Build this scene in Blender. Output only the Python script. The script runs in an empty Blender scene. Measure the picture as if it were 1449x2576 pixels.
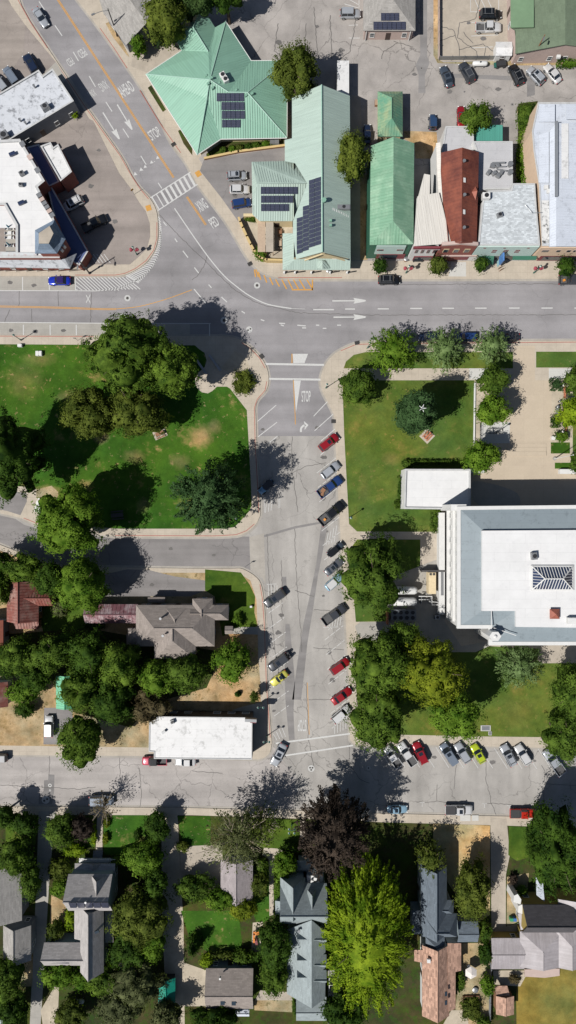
import bpy, math, random
import numpy as np
from mathutils import Vector, Matrix
# ---------------------------------------------------------------- camera, sky, sun, exposure
S = 0.085                 # metres per map unit (the map is 1449 x 2576 units)
H = 146.0                 # camera height
SC = bpy.context.scene
COL = SC.collection
cam = bpy.data.objects.new('camera', bpy.data.cameras.new('camera')); COL.objects.link(cam)
cam.location = (0, 0, H); cam.rotation_euler = (0, 0, 0)
cam.data.sensor_fit = 'VERTICAL'; cam.data.sensor_height = 36
cam.data.lens = 18 / ((1288 * S) / H)
cam.data.clip_start = 1; cam.data.clip_end = 5000
SC.camera = cam
SUN_EL, SUN_AZ = math.radians(50), math.radians(33)      # light travels towards +x +y
w = bpy.data.worlds.new('World'); SC.world = w; w.use_nodes = True
nt = w.node_tree
sky = nt.nodes.new('ShaderNodeTexSky'); sky.sky_type = 'NISHITA'; sky.sun_disc = False
sky.sun_elevation = SUN_EL; sky.sun_rotation = math.radians(270 - 33)
nt.links.new(sky.outputs[0], nt.nodes['Background'].inputs[0])
nt.nodes['Background'].inputs[1].default_value = 0.05
sl = bpy.data.lights.new('sun', 'SUN'); sl.energy = 5.0; sl.angle = math.radians(0.53); sl.color = (1, .965, .91)
so = bpy.data.objects.new('sun', sl); COL.objects.link(so); so.location = (-60, -40, 120)
so.rotation_euler = Vector((-math.cos(SUN_AZ) * math.cos(SUN_EL), -math.sin(SUN_AZ) * math.cos(SUN_EL), math.sin(SUN_EL))).to_track_quat('Z', 'Y').to_euler()
SC.view_settings.view_transform = 'Standard'; SC.view_settings.look = 'None'
SC.view_settings.exposure = 0.52; SC.view_settings.gamma = 1
# ---------------------------------------------------------------- helpers
def g(u, v, z=0.0):
    f = (1 - z / H) * S
    return ((u - 724.5) * f, (1288 - v) * f, z)
def hexlin(h):
    return [(((int(h[i:i+2], 16) / 255) + .055) / 1.055) ** 2.4 if int(h[i:i+2], 16) > 10 else int(h[i:i+2], 16) / 255 / 12.92 for i in (0, 2, 4)]
EF = 1.95                  # sunlit radiance of a white ground plane at this exposure
def C(h, k=1.0):
    return tuple(min(.86, c / EF * k) for c in hexlin(h)) + (1,)
class NT:
    def __init__(s, m): s.t = m.node_tree; s.n = s.t.nodes; s.b = s.n['Principled BSDF']
    def add(s, typ, **kw):
        nd = s.n.new('ShaderNode' + typ)
        for k, v in kw.items():
            if k.startswith('i_'): nd.inputs[k[2:].replace('_', ' ')].default_value = v
            else: setattr(nd, k, v)
        return nd
    def ln(s, a, b): s.t.links.new(a, b)
    def noise(s, vec, sc, det=5, rough=.6):
        nd = s.add('TexNoise'); nd.inputs['Scale'].default_value = sc; nd.inputs['Detail'].default_value = det
        nd.inputs['Roughness'].default_value = rough; s.ln(vec, nd.inputs['Vector']); return nd.outputs['Fac']
    def ramp(s, fac, stops):
        nd = s.add('ValToRGB'); cr = nd.color_ramp
        while len(cr.elements) < len(stops): cr.elements.new(.5)
        for e, (p, c) in zip(cr.elements, stops): e.position = p; e.color = c if len(c) == 4 else tuple(c) + (1,)
        s.ln(fac, nd.inputs[0]); return nd.outputs[0]
    def mix(s, fac, a, b, mode='MIX'):
        nd = s.add('Mix', data_type='RGBA', blend_type=mode)
        for sock, val in ((nd.inputs[0], fac), (nd.inputs[6], a), (nd.inputs[7], b)):
            if isinstance(val, (int, float)): sock.default_value = val
            elif isinstance(val, tuple): sock.default_value = val
            else: s.ln(val, sock)
        return nd.outputs[2]
    def out(s, col, rough=.8, bump=None, bs=.3, bd=.05, metal=0, spec=None):
        if isinstance(col, tuple): s.b.inputs['Base Color'].default_value = col
        else: s.ln(col, s.b.inputs['Base Color'])
        s.b.inputs['Roughness'].default_value = rough; s.b.inputs['Metallic'].default_value = metal
        if spec is not None: s.b.inputs['Specular IOR Level'].default_value = spec
        if bump is not None:
            nd = s.add('Bump'); nd.inputs['Strength'].default_value = bs; nd.inputs['Distance'].default_value = bd
            s.ln(bump, nd.inputs['Height']); s.ln(nd.outputs[0], s.b.inputs['Normal'])
G4 = lambda v: (v, v, v, 1)
MATS = {}
def newmat(name):
    m = bpy.data.materials.new(name); m.use_nodes = True; MATS[name] = m
    n = NT(m); tc = n.add('TexCoord'); return m, n, tc.outputs['Object'], tc.outputs['UV']
def plain(name, c, rough=.6, metal=0, var=.12, sc=2.0, spec=None):
    if name in MATS: return MATS[name]
    m, n, ob, uv = newmat(name)
    f = n.noise(ob, sc, 6, .7)
    k = lambda q: tuple(min(.9, x * q) for x in c[:3]) + (1,)
    n.out(n.ramp(f, [(.3, k(1 - var)), (.7, k(1 + var))]), rough, f, .15, .02, metal, spec); return m
def asphalt(name, c, crack=.5, seed=0, dark=.75, streak=(.02, .5)):
    m, n, ob, uv = newmat(name)
    mp = n.add('Mapping'); mp.inputs['Location'].default_value = (seed * 13.1, seed * 7.7, 0); n.ln(ob, mp.inputs[0]); p = mp.outputs[0]
    k = lambda q: tuple(x * q for x in c[:3]) + (1,)
    a = n.ramp(n.noise(p, .12, 8, .65), [(.3, k(.82)), (.5, k(1)), (.72, k(1.17))])
    b = n.ramp(n.noise(p, 6, 5, .8), [(.25, G4(.82)), (.75, G4(1.12))])
    col = n.mix(1, a, b, 'MULTIPLY')
    mp2 = n.add('Mapping'); mp2.inputs['Scale'].default_value = (streak[0], streak[1], 1); n.ln(ob, mp2.inputs[0])
    st = n.ramp(n.noise(mp2.outputs[0], 1.0, 4, .5), [(.35, G4(.86)), (.65, G4(1.08))])
    col = n.mix(1, col, st, 'MULTIPLY')
    stn = n.ramp(n.noise(p, .9, 6, .7), [(.27, G4(dark)), (.36, G4(1))]); col = n.mix(.6, col, stn, 'MULTIPLY')
    if crack > 0:
        nz = n.add('TexNoise'); nz.inputs['Scale'].default_value = .5; nz.inputs['Detail'].default_value = 5; n.ln(p, nz.inputs['Vector'])
        wp = n.add('VectorMath', operation='MULTIPLY_ADD'); n.ln(nz.outputs['Color'], wp.inputs[0]); wp.inputs[1].default_value = (2.6, 2.6, 2.6); n.ln(p, wp.inputs[2])
        for sc, wd, s_ in ((.13, .012, 1.0), (.42, .010, .55)):
            vo = n.add('TexVoronoi', feature='DISTANCE_TO_EDGE'); vo.inputs['Scale'].default_value = sc; n.ln(wp.outputs[0], vo.inputs['Vector'])
            ln_ = n.ramp(vo.outputs['Distance'], [(0, G4(.45)), (wd, G4(1))])
            msk = n.ramp(n.noise(p, .07 if sc < .2 else .16, 3), [(.42, G4(0)), (.58, G4(crack * s_))])
            col = n.mix(msk, col, n.mix(1, col, ln_, 'MULTIPLY'))
    n.out(col, .9, n.noise(ob, 9, 4, .8), .3, .02, 0, .25); return m
def concrete(name, c, jx=1.6, jy=1.6, dirt=.15, lines=.8):
    m, n, ob, uv = newmat(name)
    k = lambda q: tuple(min(.86, x * q) for x in c[:3]) + (1,)
    a = n.ramp(n.noise(ob, .35, 8, .7), [(.3, k(1 - dirt)), (.7, k(1 + dirt * .6))])
    b = n.ramp(n.noise(ob, 4, 4, .8), [(.3, G4(.93)), (.7, G4(1.05))]); col = n.mix(1, a, b, 'MULTIPLY')
    if jx:
        br = n.add('TexBrick', offset=0.0); n.ln(ob, br.inputs['Vector'])
        br.inputs['Scale'].default_value = 1; br.inputs['Brick Width'].default_value = jx; br.inputs['Row Height'].default_value = jy
        br.inputs['Mortar Size'].default_value = .03; br.inputs['Mortar Smooth'].default_value = .4
        br.inputs['Color1'].default_value = G4(1); br.inputs['Color2'].default_value = G4(.96); br.inputs['Mortar'].default_value = G4(lines)
        col = n.mix(1, col, br.outputs['Color'], 'MULTIPLY')
    n.out(col, .85, n.noise(ob, 8, 3), .2, .01, 0, .3); return m
def grass(name, c1, c2, dry=None, dryamt=.62, sc=.12, seed=0, spots=(), vary=1.0):
    m, n, ob, uv = newmat(name)
    mp = n.add('Mapping'); mp.inputs['Location'].default_value = (seed * 9.1, seed * 5.7, 0); n.ln(ob, mp.inputs[0]); p = mp.outputs[0]
    col = n.ramp(n.noise(p, sc, 7, .6), [(.32, c1), (.68, c2)])
    if dry:
        col = n.mix(n.ramp(n.noise(p, .11, 6, .7), [(dryamt, G4(0)), (dryamt + .16, G4(.8))]), col, dry)
        col = n.mix(n.ramp(n.noise(p, .7, 5, .75), [(dryamt + .03, G4(0)), (dryamt + .08, G4(.75))]), col, dry)
    for su, sv, sr, sy, amt in spots:
        mq = n.add('Mapping'); c_ = g(su, sv); mq.vector_type = 'POINT'; mq.inputs['Location'].default_value = (-c_[0] / (sr * S), -c_[1] / (sr * sy * S), 0); mq.inputs['Scale'].default_value = (1 / (sr * S), 1 / (sr * sy * S), 0); n.ln(ob, mq.inputs[0])
        nz = n.add('TexNoise'); nz.inputs['Scale'].default_value = .35; nz.inputs['Detail'].default_value = 7; nz.inputs['Roughness'].default_value = .7; n.ln(ob, nz.inputs['Vector'])
        ad = n.add('VectorMath', operation='MULTIPLY_ADD'); n.ln(nz.outputs['Color'], ad.inputs[0]); ad.inputs[1].default_value = (1.6, 1.6, 0); n.ln(mq.outputs[0], ad.inputs[2])
        sb = n.add('VectorMath', operation='SUBTRACT'); n.ln(ad.outputs[0], sb.inputs[0]); sb.inputs[1].default_value = (.8, .8, 0)
        ln2 = n.add('VectorMath', operation='LENGTH'); n.ln(sb.outputs[0], ln2.inputs[0])
        col = n.mix(n.ramp(ln2.outputs['Value'], [(.25, G4(amt)), (1.0, G4(0))]), col, n.ramp(n.noise(ob, 1.5, 6, .8), [(.3, tuple(x * .8 for x in dry[:3]) + (1,)), (.7, tuple(x * 1.3 for x in dry[:3]) + (1,))]))
    col = n.mix(1, col, n.ramp(n.noise(p, .055, 5, .65), [(.38, (.8, .9, .95, 1)), (.64, (1.45, 1.12, .95, 1))]), 'MULTIPLY')
    col = n.mix(1, col, n.ramp(n.noise(p, .45, 7, .75), [(.3, G4(.76)), (.7, G4(1.22))]), 'MULTIPLY')
    b = n.ramp(n.noise(p, 5, 5, .85), [(.25, G4(.72)), (.75, G4(1.28))]); col = n.mix(1, col, b, 'MULTIPLY')
    n.out(col, .95, n.noise(ob, 7, 5, .9), .8, .08, 0, .1); return m
def shingle(name, c, var=.25, rw=.9, rh=.28):
    m, n, ob, uv = newmat(name)
    k = lambda q: tuple(min(.86, x * q) for x in c[:3]) + (1,)
    br = n.add('TexBrick'); n.ln(uv, br.inputs['Vector']); br.inputs['Scale'].default_value = 1
    br.inputs['Brick Width'].default_value = rw; br.inputs['Row Height'].default_value = rh; br.inputs['Mortar Size'].default_value = .012
    br.inputs['Color1'].default_value = k(1 - var); br.inputs['Color2'].default_value = k(1 + var); br.inputs['Mortar'].default_value = k(.75)
    a = n.ramp(n.noise(uv, .5, 6, .7), [(.3, G4(.88)), (.7, G4(1.1))])
    b = n.ramp(n.noise(uv, 3, 5, .8), [(.3, G4(.88)), (.7, G4(1.1))])
    n.out(n.mix(1, n.mix(1, n.mix(1, br.outputs['Color'], G4(1.28), 'MULTIPLY'), a, 'MULTIPLY'), b, 'MULTIPLY'), .9, br.outputs['Fac'], .3, .02, 0, .2); return m
def metalroof(name, c, c2=None, amt=.5, rough=.45, pw=.45, stain=.5, metal=.0):
    """painted sheet roof: sheets along the slope with small tone steps, streaks running down it"""
    m, n, ob, uv = newmat(name)
    k = lambda q: tuple(min(.86, x * q) for x in c[:3]) + (1,)
    mp = n.add('Mapping'); mp.inputs['Scale'].default_value = (1.6, .12, 1); n.ln(uv, mp.inputs[0])
    f = n.noise(mp.outputs[0], 1, 5, .6)
    col = n.ramp(f, [(.3, k(.9)), (.7, k(1.09))])
    if c2:
        big = n.ramp(n.noise(uv, .25, 7, .75), [(.5 - .12 * amt, G4(0)), (.5 + .18, G4(1))])
        col = n.mix(big, col, n.ramp(f, [(.35, c2), (.7, tuple(min(.86, x * 1.3) for x in c2[:3]) + (1,))]))
    wv = n.add('TexWave', wave_type='BANDS', bands_direction='X'); n.ln(uv, wv.inputs['Vector']); wv.inputs['Scale'].default_value = 1 / (pw * 3.18)
    ln_ = n.ramp(wv.outputs['Fac'], [(0, G4(.72)), (.12, G4(1))])
    col = n.mix(stain, col, n.mix(1, col, ln_, 'MULTIPLY'))
    n.out(col, rough, wv.outputs['Fac'], .25, .03, metal, .4); return m
def membrane(name, c, dirt=(.25, .25, .25, 1), amt=.5, seed=0, rough=.6):
    m, n, ob, uv = newmat(name)
    mp = n.add('Mapping'); mp.inputs['Location'].default_value = (seed * 3.1, seed * 5.7, 0); n.ln(ob, mp.inputs[0]); p = mp.outputs[0]
    k = lambda q: tuple(min(.86, x * q) for x in c[:3]) + (1,)
    col = n.ramp(n.noise(p, .3, 7, .7), [(.3, k(.93)), (.7, k(1.05))])
    msk = n.ramp(n.noise(p, .8, 8, .75), [(.3 + .08 * amt, G4(amt)), (.42 + .08 * amt, G4(0))])
    col = n.mix(msk, col, dirt)
    br = n.add('TexBrick'); n.ln(p, br.inputs['Vector']); br.inputs['Scale'].default_value = 1; br.inputs['Brick Width'].default_value = 6; br.inputs['Row Height'].default_value = 1.8
    br.inputs['Mortar Size'].default_value = .02; br.inputs['Color1'].default_value = G4(1); br.inputs['Color2'].default_value = G4(.98); br.inputs['Mortar'].default_value = G4(.8)
    n.out(n.mix(1, col, br.outputs['Color'], 'MULTIPLY'), rough, n.noise(ob, 2, 4), .1, .02); return m
def leafmat(name, c, var=.3, c2=None, tr=.35):
    m, n, ob, uv = newmat(name)
    k = lambda q: tuple(x * q for x in c[:3]) + (1,)
    c2 = c2 or tuple(x * y for x, y in zip(c[:3], (1.35, 1.2, 1.0))) + (1,)
    oi = n.add('ObjectInfo')
    col = n.ramp(n.noise(ob, .35, 3, .6), [(.35, k(1 - var)), (.65, c2)])
    col = n.mix(1, col, n.ramp(n.noise(ob, 3, 3, .8), [(.3, G4(.62)), (.7, G4(1.3))]), 'MULTIPLY')
    col = n.mix(1, col, n.ramp(oi.outputs['Random'], [(0, (.88, .9, .9, 1)), (1, (1.12, 1.1, 1.0, 1))]), 'MULTIPLY')
    n.out(col, .75, None, spec=.08)
    t = n.add('BsdfTranslucent'); n.ln(n.mix(1, col, (1.5, 1.7, .8, 1), 'MULTIPLY'), t.inputs[0])
    mx = n.add('MixShader'); mx.inputs[0].default_value = tr; n.ln(n.b.outputs[0], mx.inputs[1]); n.ln(t.outputs[0], mx.inputs[2])
    n.ln(mx.outputs[0], n.n['Material Output'].inputs[0]); return m
# ---- mesh builder
class MB:
    def __init__(s): s.v = []; s.f = []; s.uv = []; s.mi = []
    def face(s, pts, uv=None, mi=0):
        i = len(s.v); s.v += [tuple(p) for p in pts]; s.f.append(list(range(i, i + len(pts)))); s.uv.append(uv); s.mi.append(mi)
    def prism(s, poly, z0, z1, bottom=False):
        n = len(poly)
        a = sum(poly[i][0] * poly[(i + 1) % n][1] - poly[(i + 1) % n][0] * poly[i][1] for i in range(n))
        if a < 0: poly = poly[::-1]
        zt = (lambda p: p[2] if z1 is None else z1)
        s.face([(p[0], p[1], zt(p)) for p in poly])
        for i in range(n):
            p, q = poly[i], poly[(i + 1) % n]
            s.face([(p[0], p[1], z0), (q[0], q[1], z0), (q[0], q[1], zt(q)), (p[0], p[1], zt(p))])
        if bottom: s.face([(p[0], p[1], z0) for p in poly[::-1]])
        return s
    def box(s, c, d, rz=0, ry=0, tap=1):
        cx, cy, cz = c; x, y, z = d[0] / 2, d[1] / 2, d[2] / 2
        M = Matrix.Rotation(rz, 3, 'Z') @ Matrix.Rotation(ry, 3, 'Y')
        P = [M @ Vector((sx * x * (tap if sz > 0 else 1), sy * y * (tap if sz > 0 else 1), sz * z)) + Vector(c) for sz in (-1, 1) for sy in (-1, 1) for sx in (-1, 1)]
        for q in ((0, 2, 3, 1), (4, 5, 7, 6), (0, 1, 5, 4), (2, 6, 7, 3), (0, 4, 6, 2), (1, 3, 7, 5)): s.face([P[i] for i in q])
        return s
    def tube(s, pts, rad, n=8, cap=True):
        pts = [Vector(p) for p in pts]
        if not isinstance(rad, (list, tuple)): rad = [rad] * len(pts)
        rings = []
        for i, p in enumerate(pts):
            d = (pts[min(i + 1, len(pts) - 1)] - pts[max(i - 1, 0)]).normalized()
            a = d.orthogonal().normalized(); b = d.cross(a)
            rings.append([p + (a * math.cos(t) + b * math.sin(t)) * rad[i] for t in [2 * math.pi * k / n for k in range(n)]])
        base = len(s.v)
        for r in rings: s.v += [tuple(p) for p in r]
        for i in range(len(pts) - 1):
            for k in range(n):
                k2 = (k + 1) % n; s.f.append([base + i * n + k, base + i * n + k2, base + (i + 1) * n + k2, base + (i + 1) * n + k]); s.uv.append(None); s.mi.append(0)
        if cap:
            s.f.append([base + k for k in range(n)][::-1]); s.f.append([base + (len(pts) - 1) * n + k for k in range(n)]); s.uv += [None, None]; s.mi += [0, 0]
        return s
    def sphere(s, c, r, nu=10, nv=6, sz=1):
        pts = []
        for j in range(nv + 1):
            t = math.pi * j / nv; pts.append((c[2] - math.cos(t) * r * sz, max(.001, math.sin(t) * r)))
        base = len(s.v)
        for z, q in pts: s.v += [(c[0] + q * math.cos(2 * math.pi * k / nu), c[1] + q * math.sin(2 * math.pi * k / nu), z) for k in range(nu)]
        for j in range(nv):
            for k in range(nu):
                k2 = (k + 1) % nu; s.f.append([base + j * nu + k, base + j * nu + k2, base + (j + 1) * nu + k2, base + (j + 1) * nu + k]); s.uv.append(None); s.mi.append(0)
        return s
    def sheet(s, pts, thick=.16):
        """a thick roof plane from 3-D points, with uv: x along the eave, y down the slope"""
        P = [Vector(p) for p in pts]; nrm = Vector((0, 0, 0))
        for i in range(len(P)): nrm += P[i].cross(P[(i + 1) % len(P)])
        if nrm.z < 0: P = P[::-1]; nrm = -nrm
        nrm.normalize(); dn = Vector((nrm.x, nrm.y, 0))
        if dn.length < .02: al, ds = Vector((1, 0, 0)), Vector((0, 1, 0))
        else:
            dn.normalize(); al = Vector((-dn.y, dn.x, 0)); ds = nrm.cross(al)
        s.face(P, [(p.dot(al), p.dot(ds)) for p in P])
        Q = [p - Vector((0, 0, thick)) for p in P]
        s.face(Q[::-1])
        for i in range(len(P)):
            j = (i + 1) % len(P); s.face([Q[i], Q[j], P[j], P[i]])
        return P, nrm, al, ds
    def ribs(s, pts, sp=.45, wd=.05, ht=.05):
        P = [Vector(p) for p in pts]; nrm = Vector((0, 0, 0))
        for i in range(len(P)): nrm += P[i].cross(P[(i + 1) % len(P)])
        if nrm.z < 0: nrm = -nrm
        nrm.normalize(); dn = Vector((nrm.x, nrm.y, 0)).normalized(); al = Vector((-dn.y, dn.x, 0)); ds = nrm.cross(al)
        q = [(p.dot(al), p.dot(ds)) for p in P]; o = P[0] - al * q[0][0] - ds * q[0][1]
        x = min(a for a, b in q) + sp * .5
        while x < max(a for a, b in q):
            hits = []
            for i in range(len(q)):
                (a, b), (c, d) = q[i], q[(i + 1) % len(q)]
                if (a - x) * (c - x) < 0: hits.append(b + (d - b) * (x - a) / (c - a))
            hits.sort()
            for i in range(0, len(hits) - 1, 2):
                y0, y1 = hits[i] + .03, hits[i + 1] - .03
                if y1 - y0 < .3: continue
                A = o + al * (x - wd / 2) + ds * y0; B = o + al * (x + wd / 2) + ds * y0; D = o + al * (x - wd / 2) + ds * y1; E = o + al * (x + wd / 2) + ds * y1
                n_ = nrm * ht; F = (A + B) / 2 + n_; G = (D + E) / 2 + n_
                uvx = [(x, y0), (x, y1), (x, y1), (x, y0)]
                s.face([A, D, G, F], uvx); s.face([F, G, E, B], uvx)
            x += sp
    def build(s, name, mat, parent=None, loc=(0, 0, 0), smooth=False, origin=None):
        me = bpy.data.meshes.new(name)
        V = np.array(s.v, dtype=float)
        if origin is not None: V = V - np.array(origin)
        me.from_pydata([tuple(x) for x in V], [], s.f)
        mats = mat if isinstance(mat, (list, tuple)) else [mat]
        for m in mats: me.materials.append(m)
        if any(u is not None for u in s.uv):
            L = me.uv_layers.new(name='UVMap'); k = 0
            for fi, f in enumerate(s.f):
                for j in range(len(f)):
                    if s.uv[fi]: L.data[k + j].uv = s.uv[fi][j]
                k += len(f)
        if len(mats) > 1: me.polygons.foreach_set('material_index', s.mi)
        if smooth: me.polygons.foreach_set('use_smooth', [True] * len(me.polygons))
        me.update(); o = bpy.data.objects.new(name, me); COL.objects.link(o); o.location = loc
        if parent: o.parent = parent
        return o
def tag(o, label=None, cat=None, group=None, kind=None):
    if label: o['label'] = label
    if cat: o['category'] = cat
    if group: o['group'] = group
    if kind: o['kind'] = kind
    return o
def thing(name, label, cat, loc=(0, 0, 0), rz=0, group=None):
    o = bpy.data.objects.new(name, None); COL.objects.link(o); o.location = loc; o.rotation_euler = (0, 0, rz); o.empty_display_size = .5
    return tag(o, label, cat, group)
def part(name, mesh, parent, mats=None, loc=(0, 0, 0), rot=(0, 0, 0), scale=None):
    o = bpy.data.objects.new(name, mesh); COL.objects.link(o); o.parent = parent; o.location = loc; o.rotation_euler = rot
    if scale: o.scale = scale
    if mats:
        for i, m in enumerate(mats): o.material_slots[i].link = 'OBJECT'; o.material_slots[i].material = m
    return o
def offset(poly, d):
    """move a polygon's edges inwards by d metres (outwards if negative)"""
    n = len(poly); a = sum(poly[i][0] * poly[(i + 1) % n][1] - poly[(i + 1) % n][0] * poly[i][1] for i in range(n))
    sg = 1 if a > 0 else -1; out = []
    for i in range(n):
        p0, p, p1 = Vector(poly[i - 1][:2]), Vector(poly[i][:2]), Vector(poly[(i + 1) % n][:2])
        e0, e1 = (p - p0), (p1 - p)
        if e0.length < 1e-6: e0 = e1
        if e1.length < 1e-6: e1 = e0
        e0 = e0.normalized(); e1 = e1.normalized()
        n0 = Vector((-e0.y, e0.x)) * sg; n1 = Vector((-e1.y, e1.x)) * sg; b = n0 + n1
        if b.length < 1e-3: b = n0
        b.normalize(); k = d / max(.45, b.dot(n0)); q = p + b * k
        out.append((q.x, q.y) + tuple(poly[i][2:]))
    return out
def G(pts, z=0): return [g(u, v, z) for u, v in pts]
LAY = {}
def patch(name, pts, mat, z, world=False):
    """a ground sheet: kind structure"""
    P = pts if world else G(pts, 0)
    n = len(P); a = sum(P[i][0] * P[(i + 1) % n][1] - P[(i + 1) % n][0] * P[i][1] for i in range(n))
    if a < 0: P = P[::-1]
    mb = MB(); mb.face([(p[0], p[1], z) for p in P]); o = mb.build(name, mat); return tag(o, kind='structure')
def smooth(pts, k=3):
    """Catmull-Rom through an open chain of map points"""
    out = []; n = len(pts)
    for i in range(n - 1):
        p0, p1, p2, p3 = [np.array(pts[max(0, min(n - 1, j))], float) for j in (i - 1, i, i + 1, i + 2)]
        for t in [q / k for q in range(k)]:
            out.append(tuple(.5 * ((2 * p1) + (-p0 + p2) * t + (2 * p0 - 5 * p1 + 4 * p2 - p3) * t * t + (-p0 + 3 * p1 - 3 * p2 + p3) * t ** 3)))
    return out + [tuple(pts[-1])]
def strip(mb, pts, wd, z, dash=None):
    """painted line along map points, wd metres wide"""
    W = [Vector(g(u, v)[:2]) for u, v in pts]
    if dash:
        on, off = dash; segs = []; pos = 0
        for a, b in zip(W, W[1:]):
            L = (b - a).length; t = 0
            while t < L:
                ph = pos % (on + off); step = min(L - t, (on - ph) if ph < on else (on + off - ph)) + 1e-6
                if ph < on: segs.append([a.lerp(b, t / L), a.lerp(b, min(1, (t + step) / L))])
                t += step; pos += step
    else: segs = [W]
    for q in segs:
        lf, rt = [], []
        for i, p in enumerate(q):
            d = (q[min(i + 1, len(q) - 1)] - q[max(i - 1, 0)]);
            if d.length < 1e-6: continue
            d.normalize(); nn = Vector((-d.y, d.x)) * wd / 2; lf.append(p + nn); rt.append(p - nn)
        for i in range(len(lf) - 1): mb.face([(rt[i].x, rt[i].y, z), (rt[i+1].x, rt[i+1].y, z), (lf[i+1].x, lf[i+1].y, z), (lf[i].x, lf[i].y, z)])
# ---------------------------------------------------------------- ground materials
m_hwy = asphalt('highway_asphalt', C('a4a1a3'), .3, 1, .85, (.012, .35))
m_st = asphalt('street_asphalt', C('bab6b1'), .9, 2, .85, (.3, .05))
m_bot = asphalt('old_asphalt', C('bfb9b5'), .9, 3, .8, (.02, .45))
m_lotA = asphalt('brown_lot_asphalt', C('a79d97'), .45, 4, .72)
m_lotN = asphalt('pale_lot_asphalt', C('b4aea9'), 1.0, 5, .8, (.3, .3))
m_lotD = asphalt('dark_lot_asphalt', C('989493'), .6, 6, .8)
m_lotB = asphalt('upper_lot_asphalt', C('aca29a'), .4, 9, .75)
m_tar = asphalt('tar_patch', C('989594'), .2, 7, .8)
m_conc = concrete('sidewalk_concrete', C('d2c6b5'), 1.55, 1.55)
m_plaza = concrete('plaza_concrete', C('d6c6b0'), 4.2, 5.0, .06, .88)
m_white_conc = concrete('new_concrete', C('dcdbd6'), 2.0, 2.0, .05, .9)
m_gut = concrete('gutter_concrete', C('bdb7ae'), 3, 3, .2, .85)
m_beige = concrete('lot_concrete', C('c4b9aa'), 0, 0, .2)
m_greyc = concrete('grey_concrete', C('b9b5ad'), 3, 3, .15, .85)
m_ggreen = grass('park_grass', C('315818'), C('4a7826'), C('a0936a'), .57, spots=((505, 1100, 34, 1.1, .95), (252, 1100, 28, .7, .9), (340, 1150, 30, .8, .4), (120, 1240, 40, .5, .9), (215, 1215, 24, .6, .6), (450, 1160, 30, .8, .35), (60, 960, 60, .9, .25), (360, 1270, 22, 1.2, .4), (175, 1000, 40, .5, .4), (540, 1075, 22, 1, .5), (100, 905, 50, .4, .3)))
m_cgreen = grass('courthouse_grass', C('4c6b2a'), C('6b7f3a'), C('8b8650'), .57, .1, 2, spots=((985, 1155, 30, .8, .5), (900, 1000, 24, 1.5, .3), (1180, 1170, 16, .8, .6), (1100, 960, 60, .4, .25), (915, 1230, 20, 2.2, .3), (1300, 1790, 60, .8, .25)))
m_yard = grass('yard_grass', C('3d5c1c'), C('5d7a2c'), C('a08e62'), .62, .2, 3)
m_dry = grass('dry_grass', C('a3916c'), C('cdbb96'), C('7a7248'), .56, .3, 4)
m_gold = grass('golden_grass', C('bda470'), C('e0cb9e'), C('94804e'), .6, .25, 5)
m_tan = grass('tan_lawn', C('757238'), C('96914f'), None, .6, .2, 6)
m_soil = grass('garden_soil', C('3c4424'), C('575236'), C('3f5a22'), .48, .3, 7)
m_gravel = concrete('pale_gravel', C('d0c3ae'), 0, 0, .28)
m_white = plain('road_paint_white', C('d9d9d7'), .7, 0, .16, 5)
m_whiteworn = plain('worn_paint_white', C('cfcfcd'), .7, 0, .2, 5)
m_yel = plain('road_paint_yellow', C('dda34a'), .7, 0, .12, 3)
m_red = plain('kerb_paint_red', C('b9776a'), .8, 0, .15, 2)
m_crack = plain('crack_filler', C('6c6966'), .9, 0, .15, 3)
m_iron = plain('cast_iron', C('55524f'), .7, .3, .1, 4)
m_earth = grass('earth', C('7a7050'), C('9a8c66'), C('5a6a34'), .55, .05, 8)
# ---------------------------------------------------------------- ground, roads
mb = MB(); mb.face([(-1500, -1500, -.06), (1500, -1500, -.06), (1500, 1500, -.06), (-1500, 1500, -.06)])
tag(mb.build('ground', m_earth), kind='structure')
patch('street_road', [(-60, -60), (1520, -60), (1520, 2700), (-60, 2700)], m_st, 0)
patch('highway_road', [(-60, -60), (1520, -60), (1520, 872), (862, 872), (862, 1097), (640, 1097), (640, 872), (-60, 872)], m_hwy, .004)
patch('lower_street_road', [(-60, 1880), (690, 1880), (745, 1960), (735, 2060), (-60, 2050)], m_bot, .004)
patch('park_street_road', [(-60, 1270), (10, 1285), (60, 1320), (130, 1340), (627, 1350), (630, 1440), (-60, 1440)], m_lotD, .004)
patch('cross_gutter', [(628, 1351), (664, 1342), (668, 1470), (660, 1455), (630, 1434)], m_gut, .008)
for nm, P, m in (('parking_lane', [(-30, 695), (190, 695), (190, 730), (-30, 730)], m_greyc), ('parking_lane', [(-30, 812), (478, 815), (478, 846), (-30, 843)], m_greyc),
    ('tar_strip', [(808, 1321), (824, 1320), (811, 1391), (800, 1448), (788, 1528), (773, 1618), (766, 1688), (757, 1760), (735, 1760), (751, 1648), (763, 1571), (780, 1495), (795, 1421)], m_tar),
    ('tar_strip', [(718, 1570), (728, 1570), (736, 1648), (742, 1717), (738, 1790), (741, 1860), (727, 1862), (718, 1760), (716, 1700)], m_tar),
    ('tar_strip', [(664, 1346), (741, 1324), (850, 1304), (850, 1309), (741, 1330), (664, 1352)], m_tar),
    ('tar_strip', [(709, 1451), (720, 1451), (721, 1482), (709, 1480)], m_tar),
    ('tar_strip', [(58, 1875), (87, 1875), (87, 1888), (78, 1888), (78, 1882), (58, 1882)], m_tar),
    ('tar_strip', [(122, 1948), (137, 1949), (136, 1992), (130, 2026), (97, 2026), (98, 1999), (110, 1991), (111, 1963), (121, 1962)], m_tar)):
    patch(nm, P, m, .008 if nm != 'tar_strip' else .012)
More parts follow.
